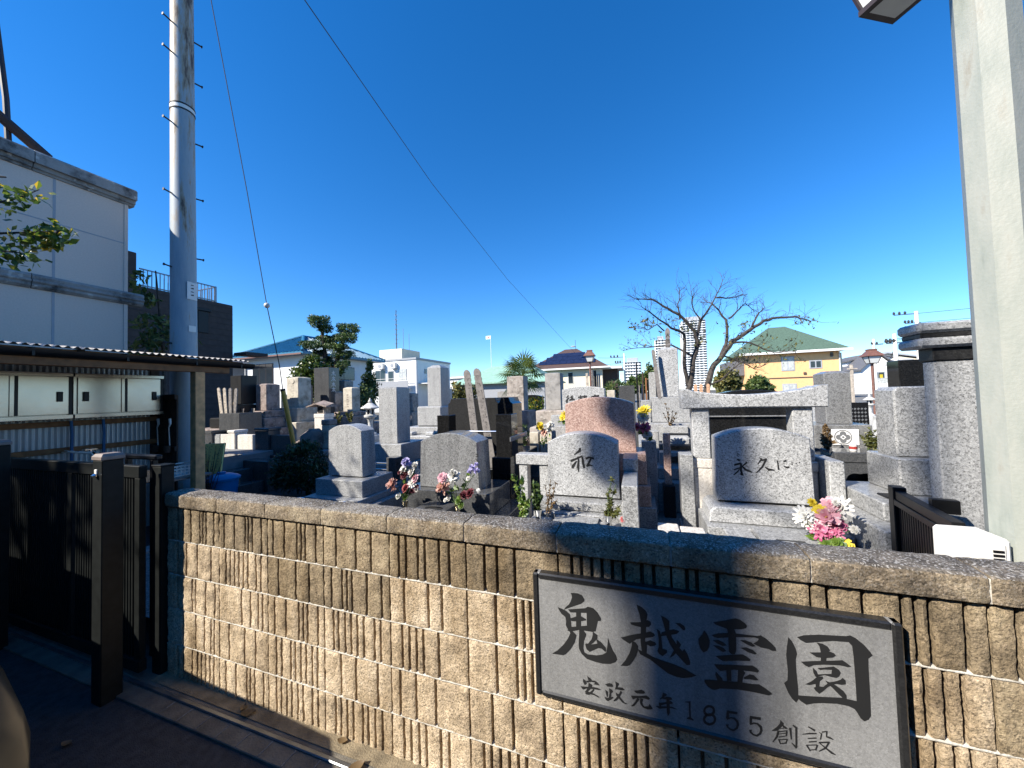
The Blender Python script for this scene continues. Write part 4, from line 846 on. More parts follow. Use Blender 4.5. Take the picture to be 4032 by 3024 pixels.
sprig('tall fresh green sprigs left of the single character headstone', (-1.03, 3.05, .36), [(-1.07, 3.05, .88), (-1.0, 3.05, .84), (-1.05, 3.1, .7), (-.95, 3.05, .66)], 'leaf_fresh', .055, 46)
sprig('leafy green stems in the left vase of the single character headstone', (-.87, 3.1, .56), [(-.9, 3.1, .82), (-.86, 3.1, .8), (-.84, 3.1, .7), (-.92, 3.1, .72)], 'leaf_mid', .05, 30)
sprig('withered rose stems drooping beside the single character headstone', (-.78, 3.1, .55), [(-.75, 3.1, .85), (-.7, 3.1, .82), (-.72, 3.1, .74), (-.8, 3.1, .8), (-.69, 3.1, .68)], 'leaf_rust', .032, 12, 'stem_dry')
sprig('wilted drooping stems in the right vase of the single character headstone', (-.255, 3.1, .55), [(-.22, 3.1, .9), (-.19, 3.1, .84), (-.26, 3.1, .8), (-.17, 3.08, .66), (-.28, 3.1, .6)], 'leaf_olive', .06, 16, 'stem_green', aspect=.3)
tag(bloom((-.14, 3.02, .575), .03, 'rose', 5).build('fallen_rose', 'petal_red', None, fix=False), 'faded red rose hanging beside the right vase of the single character stone', 'flower')
# torii grave
t = thing('grave', 'wide arched granite headstone with cursive phrase and three dots in the front row', 'grave', (.97, 3.6, .2))
MB().prism(arch(.63, 1.303, .645, 1.183, 1.263, tap=.012), 3.5, 3.7, .01).build('headstone', 'granite_pale', t, True)
MB().ribbons(EI, 3.4985).build('engraving', 'engraved_ink', t, fix=False)
MB().box(.68, 1.26, 3.53, 3.68, .627, .646, 0).build('footing', 'granite_dark_matte', t)
MB().prism([(.53, .5), (1.42, .5), (1.4, .59), (1.36, .627), (.58, .627), (.54, .59)], 3.36, 3.74, .012).build('base', 'granite_pale', t)
MB().box(.5, 1.45, 3.26, 3.74, .3, .4995, .008).build('plinth', 'granite_mid', t)
cloud_box(t, .80, 1.15, 2.95, 3.255, .29, .525, 'granite_mid', .845, 1.105, .32, .425)
for x in (.7, 1.25):
    MB().box(x-.095, x+.095, 2.96, 3.25, .29, .5, .008).build('flower_stand', 'granite_mid', t)
    m = MB()
    for r0, r1, mt in ((.062, .054, 0), (.046, 0.001, 0)):
        for k in range(24):
            a, b_ = 2*math.pi*k/24, 2*math.pi*(k+1)/24
            m.add([(x+r0*math.cos(a), 2.9575, .37+r0*math.sin(a)), (x+r0*math.cos(b_), 2.9575, .37+r0*math.sin(b_)), (x+r1*math.cos(b_), 2.9575, .37+r1*math.sin(b_)), (x+r1*math.cos(a), 2.9575, .37+r1*math.sin(a))], [(0, 1, 2, 3)])
    m.build('crest_ring', 'crest_white', t, fix=False)
MB().box(.89, 1.06, 3.0, 3.02, .5252, .527, 0).build('incense_slot', 'granite_dark_matte', t)
tr = thing('stone_torii', 'granite gate frame with upswept curved lintel behind the cursive headstone', 'stone gate', (.97, 3.85, .2))
lt = []
for i in range(21):
    u = i/20; s_ = (2*u-1); lt.append((.385+1.165*u-.01*s_, 1.545+.068*abs(s_)**1.9))
lo = [(1.535-1.13*u, 1.427-.006*abs(2*u-1)) for u in [i/20 for i in range(21)]]
MB().prism(lt+lo, 3.74, 3.98, .01).build('lintel', 'granite_pale', tr, True)
for x in (.488, 1.287):
    MB().box(x, x+.15, 3.78, 3.93, .95, 1.425, .008).build('post', 'granite_pale', tr)
    MB().box(x-.012, x+.165, 3.765, 3.945, .86, .9495, .008).build('post_collar', 'granite_cream', tr)
    MB().box(x-.006, x+.158, 3.772, 3.94, .2, .8595, .006).build('pedestal', 'granite_cream', tr)
MB().box(.365, .478, 3.72, 3.9, .33, .993, .006).build('side_slab', 'granite_mid', tr)
MB().box(.35, .48, 3.68, 3.92, .2, .3295, .006).build('side_slab_base', 'granite_mid', tr)
MB().box(1.455, 1.56, 3.6, 3.95, .2, .985, .008).build('wing_slab', 'granite_pale', tr)
for a in ((.12, .28, 2.9, 3.25, .2, .5), (.29, .47, 2.9, 3.25, .2, .485)): MB().box(*a, .008).build('kerb_stone', 'granite_cream', tr)
bouquet('white and magenta flowers in front of the cursive headstone', (1.21, 3.06, .5),
        [((1.08, 3.06, .69), .06, 'daisy', 'petal_white'), ((1.11, 3.04, .64), .045, 'daisy', 'petal_white'), ((1.29, 3.08, .755), .07, 'daisy', 'petal_white'), ((1.24, 3.08, .77), .05, 'rose', 'petal_pink'), ((1.205, 3.04, .69), .06, 'puff', 'petal_pink'), ((1.15, 3.02, .615), .065, 'daisy', 'petal_magenta'), ((1.22, 3.02, .6), .05, 'daisy', 'petal_magenta'), ((1.26, 3.04, .65), .04, 'rose', 'petal_magenta'), ((1.17, 3.06, .73), .04, 'rose', 'petal_yellow')], 16, lsz=.06)
bouquet('pale yellow green leaf cluster under the magenta flowers', (1.22, 2.99, .5), [((1.22, 2.98, .545), .045, 'rose', 'leaf_fresh'), ((1.17, 2.98, .53), .04, 'rose', 'leaf_fresh'), ((1.265, 2.98, .54), .04, 'rose', 'petal_yellow')], 0)
t = thing('grave', 'wide black polished stone showing its back behind the granite gate frame', 'grave', (1.19, 4.7, .2))
MB().prism(arch(.74, 1.63, .75, 1.5, 1.585), 4.6, 4.8, .01).build('headstone', 'granite_black', t, True)
MB().box(.66, 1.7, 4.45, 5.0, .2, .7495, .01).build('base', 'granite_slate', t)
MB().box(.70, 1.67, 4.57, 4.6, 1.285, 1.30, .003).build('grey_strip', 'granite_grey', t)  # thin grey strip running across the black face
# right edge grave, monument, leaf of gate
t = thing('grave', 'broad granite grave on stepped slabs beside the tall monument at the right', 'grave', (2.2, 3.6, .2))
MB().prism([(1.835, 1.05), (2.6, 1.05), (2.6, 1.55), (2.57, 1.577), (1.87, 1.577), (1.835, 1.55)], 3.5, 3.74, .012).build('headstone', 'granite_mid', t)
MB().box(1.8, 2.65, 3.42, 3.82, .782, 1.049, .01).build('base', 'granite_mid', t)
MB().box(1.575, 2.8, 3.18, 3.86, .655, .7815, .008).build('upper_slab', 'granite_mid', t)
MB().box(1.46, 2.9, 2.96, 3.95, .3, .6545, .01).build('lower_slab', 'granite_mid', t)
MB().box(1.28, 1.44, 2.6, 3.3, .2, .43, .015).build('kerb_stone', 'granite_mid', t)
MB().box(1.66, 1.83, 3.3, 3.42, .7816, .795, .003).build('incense_tray', 'paint_black', t)
t = thing('monument', 'tall granite monument with double moulded cap behind the lamp pole', 'monument', (1.85, 2.8, .2))
MB().box(1.545, 2.2, 2.6, 2.69, .2, 1.72, .006).build('shaft', 'granite_fine', t)
MB().box(1.535, 2.21, 2.59, 2.7, 1.72, 1.79, .004).build('neck', 'granite_dark_matte', t)
MB().box(1.465, 2.28, 2.56, 2.74, 1.7905, 1.845, .014).build('moulding', 'granite_fine', t)
MB().box(1.48, 2.26, 2.575, 2.725, 1.8455, 1.872, .004).build('moulding_gap', 'granite_dark_matte', t)
MB().box(1.465, 2.28, 2.56, 2.74, 1.8725, 1.93, .014).build('cap', 'granite_fine', t)
t = thing('gate_leaf', 'low black ribbed metal gate leaf standing open behind the wall at the right', 'gate', (1.45, 2.8, .2))
A_, B_ = Vector((1.455, 2.8, 0)), Vector((1.352, 2.2, 0)); D_ = (B_-A_); Ln = D_.length; ang = math.atan2(D_.y, D_.x)
def leafbox(u0, u1, v0, v1, z0, z1, name, mat, b=.003):
    m = MB().box(u0, u1, v0, v1, z0, z1, b); ca, sa = math.cos(ang), math.sin(ang)
    m.v = [(A_.x+x*ca-y*sa, A_.y+x*sa+y*ca, z) for x, y, z in m.v]; return m.build(name, mat, t)
leafbox(-.03, .04, -.03, .03, .25, .985, 'post', 'paint_black', .004)
leafbox(.041, Ln, -.022, .022, .915, .965, 'top_rail', 'paint_black'); leafbox(.041, Ln, -.03, .01, .88, .914, 'under_rail', 'paint_black'); leafbox(.041, Ln, -.02, .02, .3, .35, 'bottom_rail', 'paint_black')
nsl = 22
for k in range(nsl):
    u = .055+(Ln-.07)*k/(nsl-1); leafbox(u-.009, u+.009, -.012, .006, .351, .879, 'rib', 'paint_black', .003)
leafbox(.3, .34, .02, .12, .93, 1.0, 'bracket', 'paint_black')
bx = thing('meter_box', 'small white plastic box with dark slots standing at the foot of the lamp pole', 'meter box', (1.29, 2.05, .2))
MB().box(1.232, 1.385, 2.0, 2.16, .2, .965, .012).build('housing', 'plastic_white', bx)
MB().box(1.272, 1.36, 1.992, 2.0, .78, .948, .004).build('cover', 'plastic_white', bx)
for k in range(3): MB().box(1.32, 1.352, 1.9895, 1.9922, .915-k*.016, .924-k*.016, 0).build('slot', 'paint_black', bx)
# lamp pole at the right edge
lp = thing('lamp_pole', 'thick grey green many-sided lamp pole with hanging lantern at the right edge', 'lamp post', (1.51, 2.1, .2))
MB().lathe([(.104, 0), (.099, 1.0), (.09, 4.8)], (1.487, 2.1, .2), 8, rot=R(42.5)).build('shaft', 'pole_concrete_paint', lp)
MB().box(1.0, 1.5, 2.08, 2.12, 3.98, 4.03, .008).build('arm', 'lamp_frame', lp)
LC = (1.225, 2.1)
ln = MB()
def ringq(hw, z, rot=R(30+45)): return [(LC[0]+hw*1.414*math.cos(rot+k*math.pi/2), LC[1]+hw*1.414*math.sin(rot+k*math.pi/2), z) for k in range(4)]
b0, b1 = ringq(.095, 3.395), ringq(.175, 3.78)
ob = MB().add(ringq(.105, 3.375)+ringq(.105, 3.4), [(0, 1, 2, 3), (4, 5, 6, 7)]+[(i, (i+1) % 4, 4+(i+1) % 4, 4+i) for i in range(4)]).build('lantern_base', 'lamp_frame', lp)
MB().add([(x, y, 3.3735) for x, y, z in ringq(.078, 0)], [(0, 1, 2, 3)]).build('bottom_pane', 'glass_lamp', lp, fix=False)
for i in range(4):
    MB().tube([b0[i], b1[i]], .009, 5).build('lantern_bar', 'lamp_frame', lp)
    j = (i+1) % 4
    a_, b_, c_, d_ = (Vector(b0[i]), Vector(b0[j]), Vector(b1[j]), Vector(b1[i])); ctr = (a_+b_+c_+d_)/4
    MB().add([q.lerp(ctr, .06) for q in (a_, b_, c_, d_)], [(0, 1, 2, 3)]).build('glass_pane', 'glass_lamp', lp, fix=False)
    MB().tube([b1[i], b1[j]], .012, 5).build('lantern_rim', 'lamp_frame', lp)
MB().add(ringq(.21, 3.785)+ringq(.1, 3.92)+ringq(.1, 3.98), [(0, 1, 2, 3), (8, 9, 10, 11)]+[(k*4+i, k*4+(i+1) % 4, k*4+4+(i+1) % 4, k*4+4+i) for k in (0, 1) for i in range(4)]).build('lantern_hood', 'lamp_brown', lp)
# ---- second row -------------------------------------------------------
t = thing('grave', 'tall grey granite pillar grave with flat top behind the two left front stones', 'grave', (-3.67, 4.8, .2))
MB().box(-3.845, -3.5, 4.6, 4.93, .916, 1.772, .006).build('pillar_stone', 'granite_fine', t)
MB().box(-3.83, -3.515, 4.615, 4.915, 1.7725, 1.785, .006).build('pillar_top', 'granite_fine', t)
MB().box(-3.98, -3.36, 4.5, 5.12, .62, .9155, .008).build('base', 'granite_fine', t)
MB().box(-4.05, -3.3, 4.42, 5.2, .45, .6195, .008).build('middle_base', 'granite_fine', t)
MB().box(-4.2, -3.1, 4.1, 5.4, .15, .4495, .008).build('kerb', 'granite_mid', t)
MB().box(-3.36, -3.2, 4.15, 4.32, .2, .78, .008).build('side_post', 'granite_slate', t)
for z in (.52, .6, .69): MB().tube([(-3.95, 4.2, z), (-3.2, 4.2, z)], .012, 8).build('rail', 'chrome', t, True)
t = thing('grave', 'very wide black granite stone with notched shoulders behind memorial boards', 'grave', (-2.2, 5.0, .2))
def notched(x0, x1, z0, z1, c=.05): return [(x0, z0), (x1, z0), (x1, z1-c*1.6), (x1-c*.6, z1-c*1.1), (x1-c, z1), (x0+c, z1), (x0+c*.6, z1-c*1.1), (x0, z1-c*1.6)]
MB().prism(notched(-2.78, -1.94, .8, 1.575), 4.9, 5.15, .008).build('left_leaf', 'granite_dark_matte', t)
MB().prism(notched(-1.938, -1.7, .8, 1.577, .06), 4.86, 5.3, .008).build('right_leaf', 'granite_black', t)
MB().box(-2.95, -1.5, 4.75, 5.4, .4, .7995, .008).build('base', 'granite_black', t)
MB().box(-2.615, -2.43, 4.3, 4.5, .3, 1.355, .006).build('gate_pillar', 'granite_black', t)
MB().box(-1.745, -1.53, 4.3, 4.55, .3, 1.36, .006).build('gate_pillar', 'granite_black', t)
MB().box(-1.75, -1.5, 4.15, 4.3, .3, .83, .006).build('side_wall', 'granite_black', t)
MB().box(-2.75, -1.4, 4.1, 5.5, .15, .2995, .008).build('kerb', 'granite_black', t)
MB().tube([(-2.43, 4.42, 1.125), (-1.745, 4.42, 1.125)], .013, 8).build('board_rail', 'chrome', t, True)
MB().tube([(-2.43, 4.42, .62), (-1.745, 4.42, .62)], .01, 8).build('board_rail', 'chrome', t, True)
MB().box(-1.52, -1.505, 4.2, 4.9, 1.02, 1.08, .004).build('side_plate', 'granite_grey', t)
sotoba('left of two tall grey memorial boards before the wide black stone', (-2.09, 4.5, .62), (-2.245, 4.5, 1.98), .105, 'twin memorial boards')
sotoba('right of two tall grey memorial boards before the wide black stone', (-1.89, 4.52, .62), (-2.1, 4.52, 1.995), .11, 'twin memorial boards')
t = thing('grave', 'pinkish arched granite stone showing its blank back behind the single character stone', 'grave', (-.4, 4.2, .2))
MB().prism(arch(-.79, -.035, .945, 1.475, 1.553, tap=.01), 4.1, 4.32, .008).build('headstone', 'granite_pink', t, True)
MB().box(-.9, .07, 4.0, 4.5, .62, .9445, .008).build('base', 'granite_pink', t)
MB().box(-.95, .1, 3.97, 4.6, .4, .6195, .008).build('lower_base', 'granite_pink', t)
MB().box(-1.0, .15, 3.95, 4.9, .15, .3995, .008).build('kerb', 'granite_mid', t)
for x in (-.98, .03): MB().box(x, x+.16, 4.42, 4.6, .2, 1.2 if x < 0 else 1.02, .008).build('flower_stand', 'granite_fine', t)
bouquet('yellow chrysanthemum showing at the left of the pink stone', (-.9, 4.5, 1.2), [((-.86, 4.48, 1.33), .055, 'daisy', 'petal_yellow'), ((-.9, 4.48, 1.3), .04, 'daisy', 'petal_yellow')], 8)
bouquet('yellow, white and crimson flowers at the right of the pink stone', (.1, 4.5, 1.02), [((.07, 4.48, 1.37), .07, 'daisy', 'petal_yellow'), ((.06, 4.48, 1.29), .06, 'puff', 'petal_white'), ((.08, 4.48, 1.17), .06, 'puff', 'petal_magenta'), ((.0, 4.48, 1.18), .045, 'puff', 'petal_magenta'), ((.1, 4.48, 1.08), .05, 'puff', 'petal_white')], 26)
t = thing('grave', 'white granite arched headstone with cut family name above the pink stone', 'grave', (-.84, 6.1, .2))
MB().prism(arch(-1.2, -.495, .9, 1.67, 1.716), 6.0, 6.22, .008).build('headstone', 'granite_pale', t, True)
MB().ribbons(GO, 5.9985).build('engraving', 'engraved_ink', t, fix=False)
MB().box(-1.3, -.4, 5.85, 6.4, .5, .8995, .008).build('base', 'granite_pale', t)
MB().box(-1.4, -.3, 5.4, 6.6, .15, .4995, .008).build('kerb', 'granite_mid', t)
MB().box(-1.28, -1.02, 5.45, 5.62, .5, 1.27, .008).build('flower_stand', 'granite_fine', t)
t = thing('grave', 'weathered brown grey pillar grave on a carved base right of the palm', 'grave', (-1.5, 6.8, .2))
pillar(t, -1.64, -1.345, 6.6, 6.9, 1.3, 2.01, 'stone_grey', .012)
MB().box(-1.8, -1.24, 6.45, 7.05, 1.0, 1.2995, .015).build('base', 'stone_greybrown', t)
MB().box(-1.9, -1.15, 6.35, 7.15, .6, .9995, .015).build('lower_base', 'stone_greybrown', t)
MB().box(-2.0, -1.1, 5.9, 7.3, .15, .5995, .015).build('kerb', 'stone_brown', t)
MB().box(-1.78, -1.62, 5.93, 6.15, .6, .95, .01).build('flower_stand', 'stone_tan', t)
MB().box(-1.6, -1.28, 5.93, 6.15, .6, .93, .02).build('incense_stand', 'stone_tan', t)
vase(t, -1.64, 6.03, .96, .025, .12, 'chrome')
m = MB()
for k in range(16):
    a, b_ = 2*math.pi*k/16, 2*math.pi*(k+1)/16
    m.add([(-1.44+.09*math.cos(a), 5.926, .77+.09*math.sin(a)), (-1.44+.09*math.cos(b_), 5.926, .77+.09*math.sin(b_)), (-1.44+.08*math.cos(b_), 5.926, .77+.08*math.sin(b_)), (-1.44+.08*math.cos(a), 5.926, .77+.08*math.sin(a))], [(0, 1, 2, 3)])
m.build('carved_crest', 'stone_grey', t, fix=False)
t = thing('grave', 'tall white granite pillar grave with stepped incense stand left of the stone gate', 'grave', (.45, 5.8, .2))
pillar(t, .315, .58, 5.6, 5.87, 1.51, 2.235, 'granite_pale', .03)
MB().box(.2, .7, 5.5, 5.97, 1.15, 1.5095, .008).build('base', 'granite_fine', t)
MB().box(.1, .8, 5.3, 6.1, .9, 1.1495, .008).build('middle_base', 'granite_fine', t)
MB().box(.0, .9, 5.1, 6.2, .3, .8995, .008).build('lower_base', 'granite_fine', t)
MB().box(.32, .62, 5.16, 5.3, 1.03, 1.13, .008).build('water_basin', 'granite_fine', t)
MB().box(.29, .62, 4.92, 5.1, .9, 1.02, .03).build('incense_drum', 'granite_fine', t)
for x in (.12, .66): MB().box(x, x+.13, 4.98, 5.15, .3, 1.08, .008).build('flower_stand', 'granite_fine', t)
cloud_box(t, .24, .64, 4.78, 4.98, .68, .84, 'granite_fine', .29, .6, .7, .8)
MB().box(.2, .68, 4.65, 4.98, .54, .6795, .01).build('step', 'granite_fine', t)
MB().box(.1, .8, 4.5, 4.98, .2, .5395, .01).build('lower_step', 'granite_fine', t)
MB().box(.055, .182, 5.55, 5.75, .2, 1.47, .006).build('side_post', 'granite_fine', t)
MB().box(.19, .285, 5.9, 6.1, 1.2, 1.893, .006).build('rear_tablet', 'granite_fine', t)
MB().box(.26, .335, 4.35, 4.42, .55, 1.12, .006).build('front_post', 'granite_pink', t)
MB().box(.24, .36, 4.3, 4.47, .2, .5495, .006).build('front_post_base', 'granite_dark_matte', t)
sotoba('tall narrow memorial board with three brushed characters behind the white pillar grave', (.47, 6.0, 1.2), (.49, 6.0, 2.58), .07, 'boards at the white pillar grave', txt=False)
tb = [o for o in C.objects if o.name.startswith('sotoba_board')][-1]
def kana(o, cx, y, zs, s_, strokes):
    m = MB()
    for z, st in zip(zs, strokes):
        for k, (a, b_, c_, d_, wd) in enumerate(st):
            x0, z0, x1, z1 = cx+a*s_, z+b_*s_, cx+c_*s_, z+d_*s_; dx, dz = x1-x0, z1-z0; L = math.hypot(dx, dz); nx, nz = -dz/L*wd*s_/2, dx/L*wd*s_/2
            m.add([(x0+nx, y-.0002*k, z0+nz), (x1+nx, y-.0002*k, z1+nz), (x1-nx, y-.0002*k, z1-nz), (x0-nx, y-.0002*k, z0-nz)], [(0, 1, 2, 3)])
    return m.build('brushed_text', 'ink', o, fix=False)
DAI = [(-.9, .2, .9, .25, .22), (0, .9, -.1, .2, .22), (-.1, .2, -.8, -.9, .22), (0, .2, .9, -.9, .22)]
DAN = [(-.8, .8, -.8, -.9, .18), (-.8, .8, .8, .8, .18), (.8, .8, .8, -.9, .18), (-.8, -.9, .8, -.9, .18), (-.5, .3, .5, .3, .18), (.1, .6, .1, -.6, .18), (-.2, -.1, 0, -.4, .16)]
EN_ = [(-.9, .5, -.2, .5, .18), (-.6, .9, -.6, -.9, .18), (0, .8, .9, .8, .16), (.1, .3, .8, .3, .16), (.1, .3, .1, -.2, .16), (.8, .3, .8, -.2, .16), (.1, -.2, .8, -.2, .16), (0, -.8, .9, -.8, .18)]
kana(tb, .488, 5.992, (2.46, 2.37, 2.28), .032, (DAI, DAN, EN_))
sotoba('dark edge-on memorial board leaning on the left side of the white pillar grave', (.31, 5.5, 1.5), (.245, 5.5, 2.2), .05, 'boards at the white pillar grave', 'wood_grey', False)
sprig('dry dead flower stalks before the white pillar grave', (.42, 5.2, 1.13), [(.36, 5.2, 1.42), (.40, 5.2, 1.36), (.45, 5.2, 1.33), (.33, 5.2, 1.3), (.5, 5.2, 1.32), (.48, 5.2, 1.24)], 'leaf_rust', .035, 7, 'dry_dark')
sprig('dark withered stalks in the right vase of the white pillar grave', (.72, 5.05, 1.08), [(.68, 5.05, 1.36), (.72, 5.05, 1.4), (.76, 5.05, 1.35), (.74, 5.05, 1.25)], 'leaf_rust', .03, 5, 'dry_dark')
t = thing('grave', 'grey pillar grave with white crest plate between withered flowers right of the stone gate', 'grave', (2.4, 5.8, .2))
pillar(t, 2.262, 2.53, 5.6, 5.9, 1.115, 1.79, 'granite_grey', .03)
MB().box(2.09, 2.67, 5.5, 6.05, .8, 1.1145, .008).build('base', 'granite_grey', t)
MB().box(1.95, 2.8, 5.1, 6.15, .6, .7995, .008).build('middle_base', 'granite_slate', t)
MB().box(2.265, 2.535, 5.49, 5.5, .865, 1.062, .004).build('crest_plate', 'crest_white', t)
def crest(th, x, y, z, r, mat='crest_grey'):
    m = MB()
    def disc(cx, cz, r0, r1, yy, n=20):
        for k in range(n):
            a, b_ = 2*math.pi*k/n, 2*math.pi*(k+1)/n
            m.add([(cx+r0*math.cos(a), yy, cz+r0*math.sin(a)), (cx+r0*math.cos(b_), yy, cz+r0*math.sin(b_)), (cx+r1*math.cos(b_), yy, cz+r1*math.sin(b_)), (cx+r1*math.cos(a), yy, cz+r1*math.sin(a))], [(0, 1, 2, 3)])
    disc(x, z, r, r*.88, y)
    for dx, dz in ((0, .45), (0, -.45), (.45, 0), (-.45, 0)): disc(x+dx*r, z+dz*r, r*.36, r*.001, y-.0003*(1+abs(dx)*3))
    o = m.build('crest', mat, th, fix=False)
    m2 = MB().add([(x+r*.34*math.cos(k*math.pi/2), y-.002, z+r*.34*math.sin(k*math.pi/2)) for k in range(4)], [(0, 1, 2, 3)]); m2.build('crest_heart', 'crest_white', th, fix=False)
    MB().add([(x+r*.18*math.cos(k*math.pi/2), y-.0025, z+r*.18*math.sin(k*math.pi/2)) for k in range(4)], [(0, 1, 2, 3)]).build('crest_centre', mat, th, fix=False)
crest(t, 2.375, 5.4885, .965, .09)
MB().box(2.06, 2.62, 4.95, 5.3, .745, .86, .01).build('offering_slab', 'granite_slate', t)
cloud_box(t, 2.06, 2.6, 4.93, 5.25, .46, .7445, 'granite_slate', 2.14, 2.5, .52, .64)
MB().box(1.9, 2.75, 4.6, 5.0, .2, .4595, .01).build('step', 'granite_slate', t)
MB().box(2.05, 2.35, 4.592, 4.6, .26, .44, .003).build('crest_plate', 'crest_white', t); crest(t, 2.2, 4.5905, .35, .08)
cp = thing('tea_cup', 'white cup with red pattern on the slab before the crest plate', 'cup', (2.27, 5.05, .86))
MB().lathe([(.03, 0), (.034, .01), (.036, .08), (.033, .08), (.03, .02)], (2.27, 5.05, .8605), 14).build('cup', 'cup_white', cp, True)
MB().lathe([(.0362, .025), (.0368, .055)], (2.27, 5.05, .8605), 14).build('pattern', 'cup_red', cp)
sprig('withered orange brown flowers left of the white crest plate', (2.1, 5.2, .86), [(2.08, 5.2, 1.12), (2.12, 5.2, 1.1), (2.05, 5.2, 1.05), (2.14, 5.2, 1.02), (2.1, 5.2, 1.15), (2.16, 5.2, .95)], 'leaf_rust', .05, 24, 'stem_dry', name='withered_flowers', cat='flowers')
sprig('withered green and pink flowers right of the white crest plate', (2.5, 5.2, .86), [(2.45, 5.2, 1.06), (2.5, 5.2, 1.1), (2.55, 5.2, 1.08), (2.42, 5.2, 1.02), (2.53, 5.2, 1.0), (2.58, 5.2, 1.02)], 'leaf_olive', .045, 24, 'stem_green', name='withered_flowers', cat='flowers')
# ---- behind, middle ---------------------------------------------------
t = thing('grave', 'tall light granite pillar grave with cut corners between the apartment block and the boards', 'grave', (-4.6, 7.6, .2))
pillar(t, -4.805, -4.43, 7.5, 7.9, 1.4, 2.395, 'granite_fine', .06)
MB().box(-5.02, -4.35, 7.35, 8.05, .92, 1.3995, .03).build('base', 'granite_fine', t)
MB().box(-5.25, -4.25, 7.2, 8.2, .75, .9195, .02).build('middle_base', 'granite_fine', t)
MB().box(-5.5, -4.1, 6.9, 8.4, .15, .7495, .02).build('kerb', 'granite_pale', t)
for x in (-5.1, -4.55): MB().box(x, x+.22, 6.95, 7.15, .75, .83, .02).build('incense_rest', 'granite_pale', t)
t = thing('grave', 'mottled brown pillar grave left of the palm', 'grave', (-2.7, 7.9, .2))
pillar(t, -2.85, -2.45, 7.8, 8.15, 1.25, 2.05, 'stone_greybrown', .01); MB().box(-3.0, -2.3, 7.6, 8.3, .7, 1.2495, .02).build('base', 'stone_brown', t); MB().box(-3.2, -2.1, 7.3, 8.5, .15, .6995, .02).build('kerb', 'stone_brown', t)
t = thing('grave', 'dark slate upright slab grave right of the white family name stone', 'grave', (.1, 8.2, .2))
MB().box(-.36, -.04, 8, 8.25, .9, 1.735, .006).build('slab', 'granite_slate', t); MB().box(-.5, .3, 7.8, 8.4, .15, .8995, .01).build('base', 'granite_slate', t)
t = thing('grave', 'small pale square pillar grave beside the dark slab', 'grave', (-.75, 8.3, .2))
MB().box(-.635, -.46, 8.3, 8.5, .9, 1.652, .01).build('pillar_stone', 'stone_tan', t); MB().box(-.72, -.4, 8.27, 8.6, .15, .8995, .01).build('base', 'stone_tan', t)
t = thing('grave', 'dark upright stone far behind the pole row', 'grave', (.5, 9.6, .2))
MB().box(.3, .75, 9.5, 9.75, .8, 2.0, .006).build('slab', 'granite_dark_matte', t); MB().box(.2, .85, 9.3, 9.9, .15, .7995, .01).build('base', 'granite_dark_matte', t)
rows = [(-6.0, 10.2, .36, 1.9, 'granite_fine', 'narrow'), (-4.0, 10.5, .34, 1.75, 'stone_grey', 'narrow'), (-3.2, 11.0, .7, 1.6, 'granite_black', 'wide'), (1.9, 9.2, .75, 1.45, 'granite_slate', 'wide'), (3.3, 9.4, .7, 1.5, 'granite_pale', 'wide'),
        (-8.0, 11.2, .36, 1.8, 'stone_greybrown', 'narrow')]
words = ['pale grey pillar grave far behind the stone lantern', 'grey weathered pillar grave in the far row left of the palm', 'low black wide grave in the far row behind the black twin-leaf stone', 'slate wide grave under the bare tree behind the stone gate', 'pale wide grave under the bushes behind the stone gate', 'old brown pillar grave in the far row below the blue roofed house']
for (x, y, w_, zt, mt, kd), lb in zip(rows, words):
    t = thing('grave', lb, 'grave', (x, y, .2), 'far graves')
    if kd == 'narrow': pillar(t, x-w_/2, x+w_/2, y, y+w_, 1.1, zt, mt, .02)
    else: MB().prism(arch(x-w_/2, x+w_/2, 1.0, zt-.06, zt), y, y+.25, .008).build('headstone', mt, t, True)
    MB().box(x-w_*.8, x+w_*.8, y-.2, y+.6, .15, 1.0 if kd == 'wide' else 1.0995, .01).build('base', mt, t)
for k, (x, y, zt, s_) in enumerate(((.015, 7.2, 2.156, .014), (.045, 7.22, 1.716, .012), (.1, 7.3, 1.74, .012), (.125, 7.5, 1.99, .014), (.175, 7.2, 1.856, .013), (.21, 7.25, 1.84, .012), (-1.18, 9.2, 2.11, .03), (-1.046, 9.25, 2.185, .03), (-.975, 9.2, 2.17, .03), (-.92, 9.22, 2.08, .02), (-.87, 9.2, 2.08, .018))):
    names = ['dark thin pole at the right shoulder of the pink stone', 'pale bamboo stake left of the white pillar grave', 'second pale bamboo stake left of the white pillar grave', 'thin dark stake behind the grey side post', 'reddish stake behind the grey side post', 'tallest reddish stake behind the grey side post', 'pale leaning board left of the brown lamp post', 'pale tall board right beside the brown lamp post', 'dark tall board right of the brown lamp post', 'shorter pale board right of the brown lamp post', 'last thin board right of the brown lamp post']
    tag(MB().box(x-s_, x+s_, y-.012, y+.012, .2, zt, .004).build('stake', ['paint_black', 'wood_pale', 'wood_pale', 'wood_dark', 'wood_brown', 'wood_brown', 'wood_pale', 'wood_pale', 'wood_dark', 'wood_pale', 'wood_pale'][k]), names[k], 'stake', 'stakes and boards among the graves')
for k, x in enumerate((1.266, 1.378, 1.52)):
    sotoba(['leftmost', 'middle', 'rightmost'][k]+' of three new orange wood boards above the stone lintel', (x, 9.0, .8), (x, 9.0, 1.735), .066, 'three new orange boards', 'wood_board_new')
for k in range(2):
    sotoba(['pale slanted memorial board between the pillar graves left of the twin boards', 'grey slanted memorial board beside the pale one left of the twin boards'][k], (-5.02+.12*k, 8.2, .9), (-5.1+.16*k, 8.2, 1.85-.1*k), .09, 'slanted boards', 'wood_pale' if k == 0 else 'wood_grey')
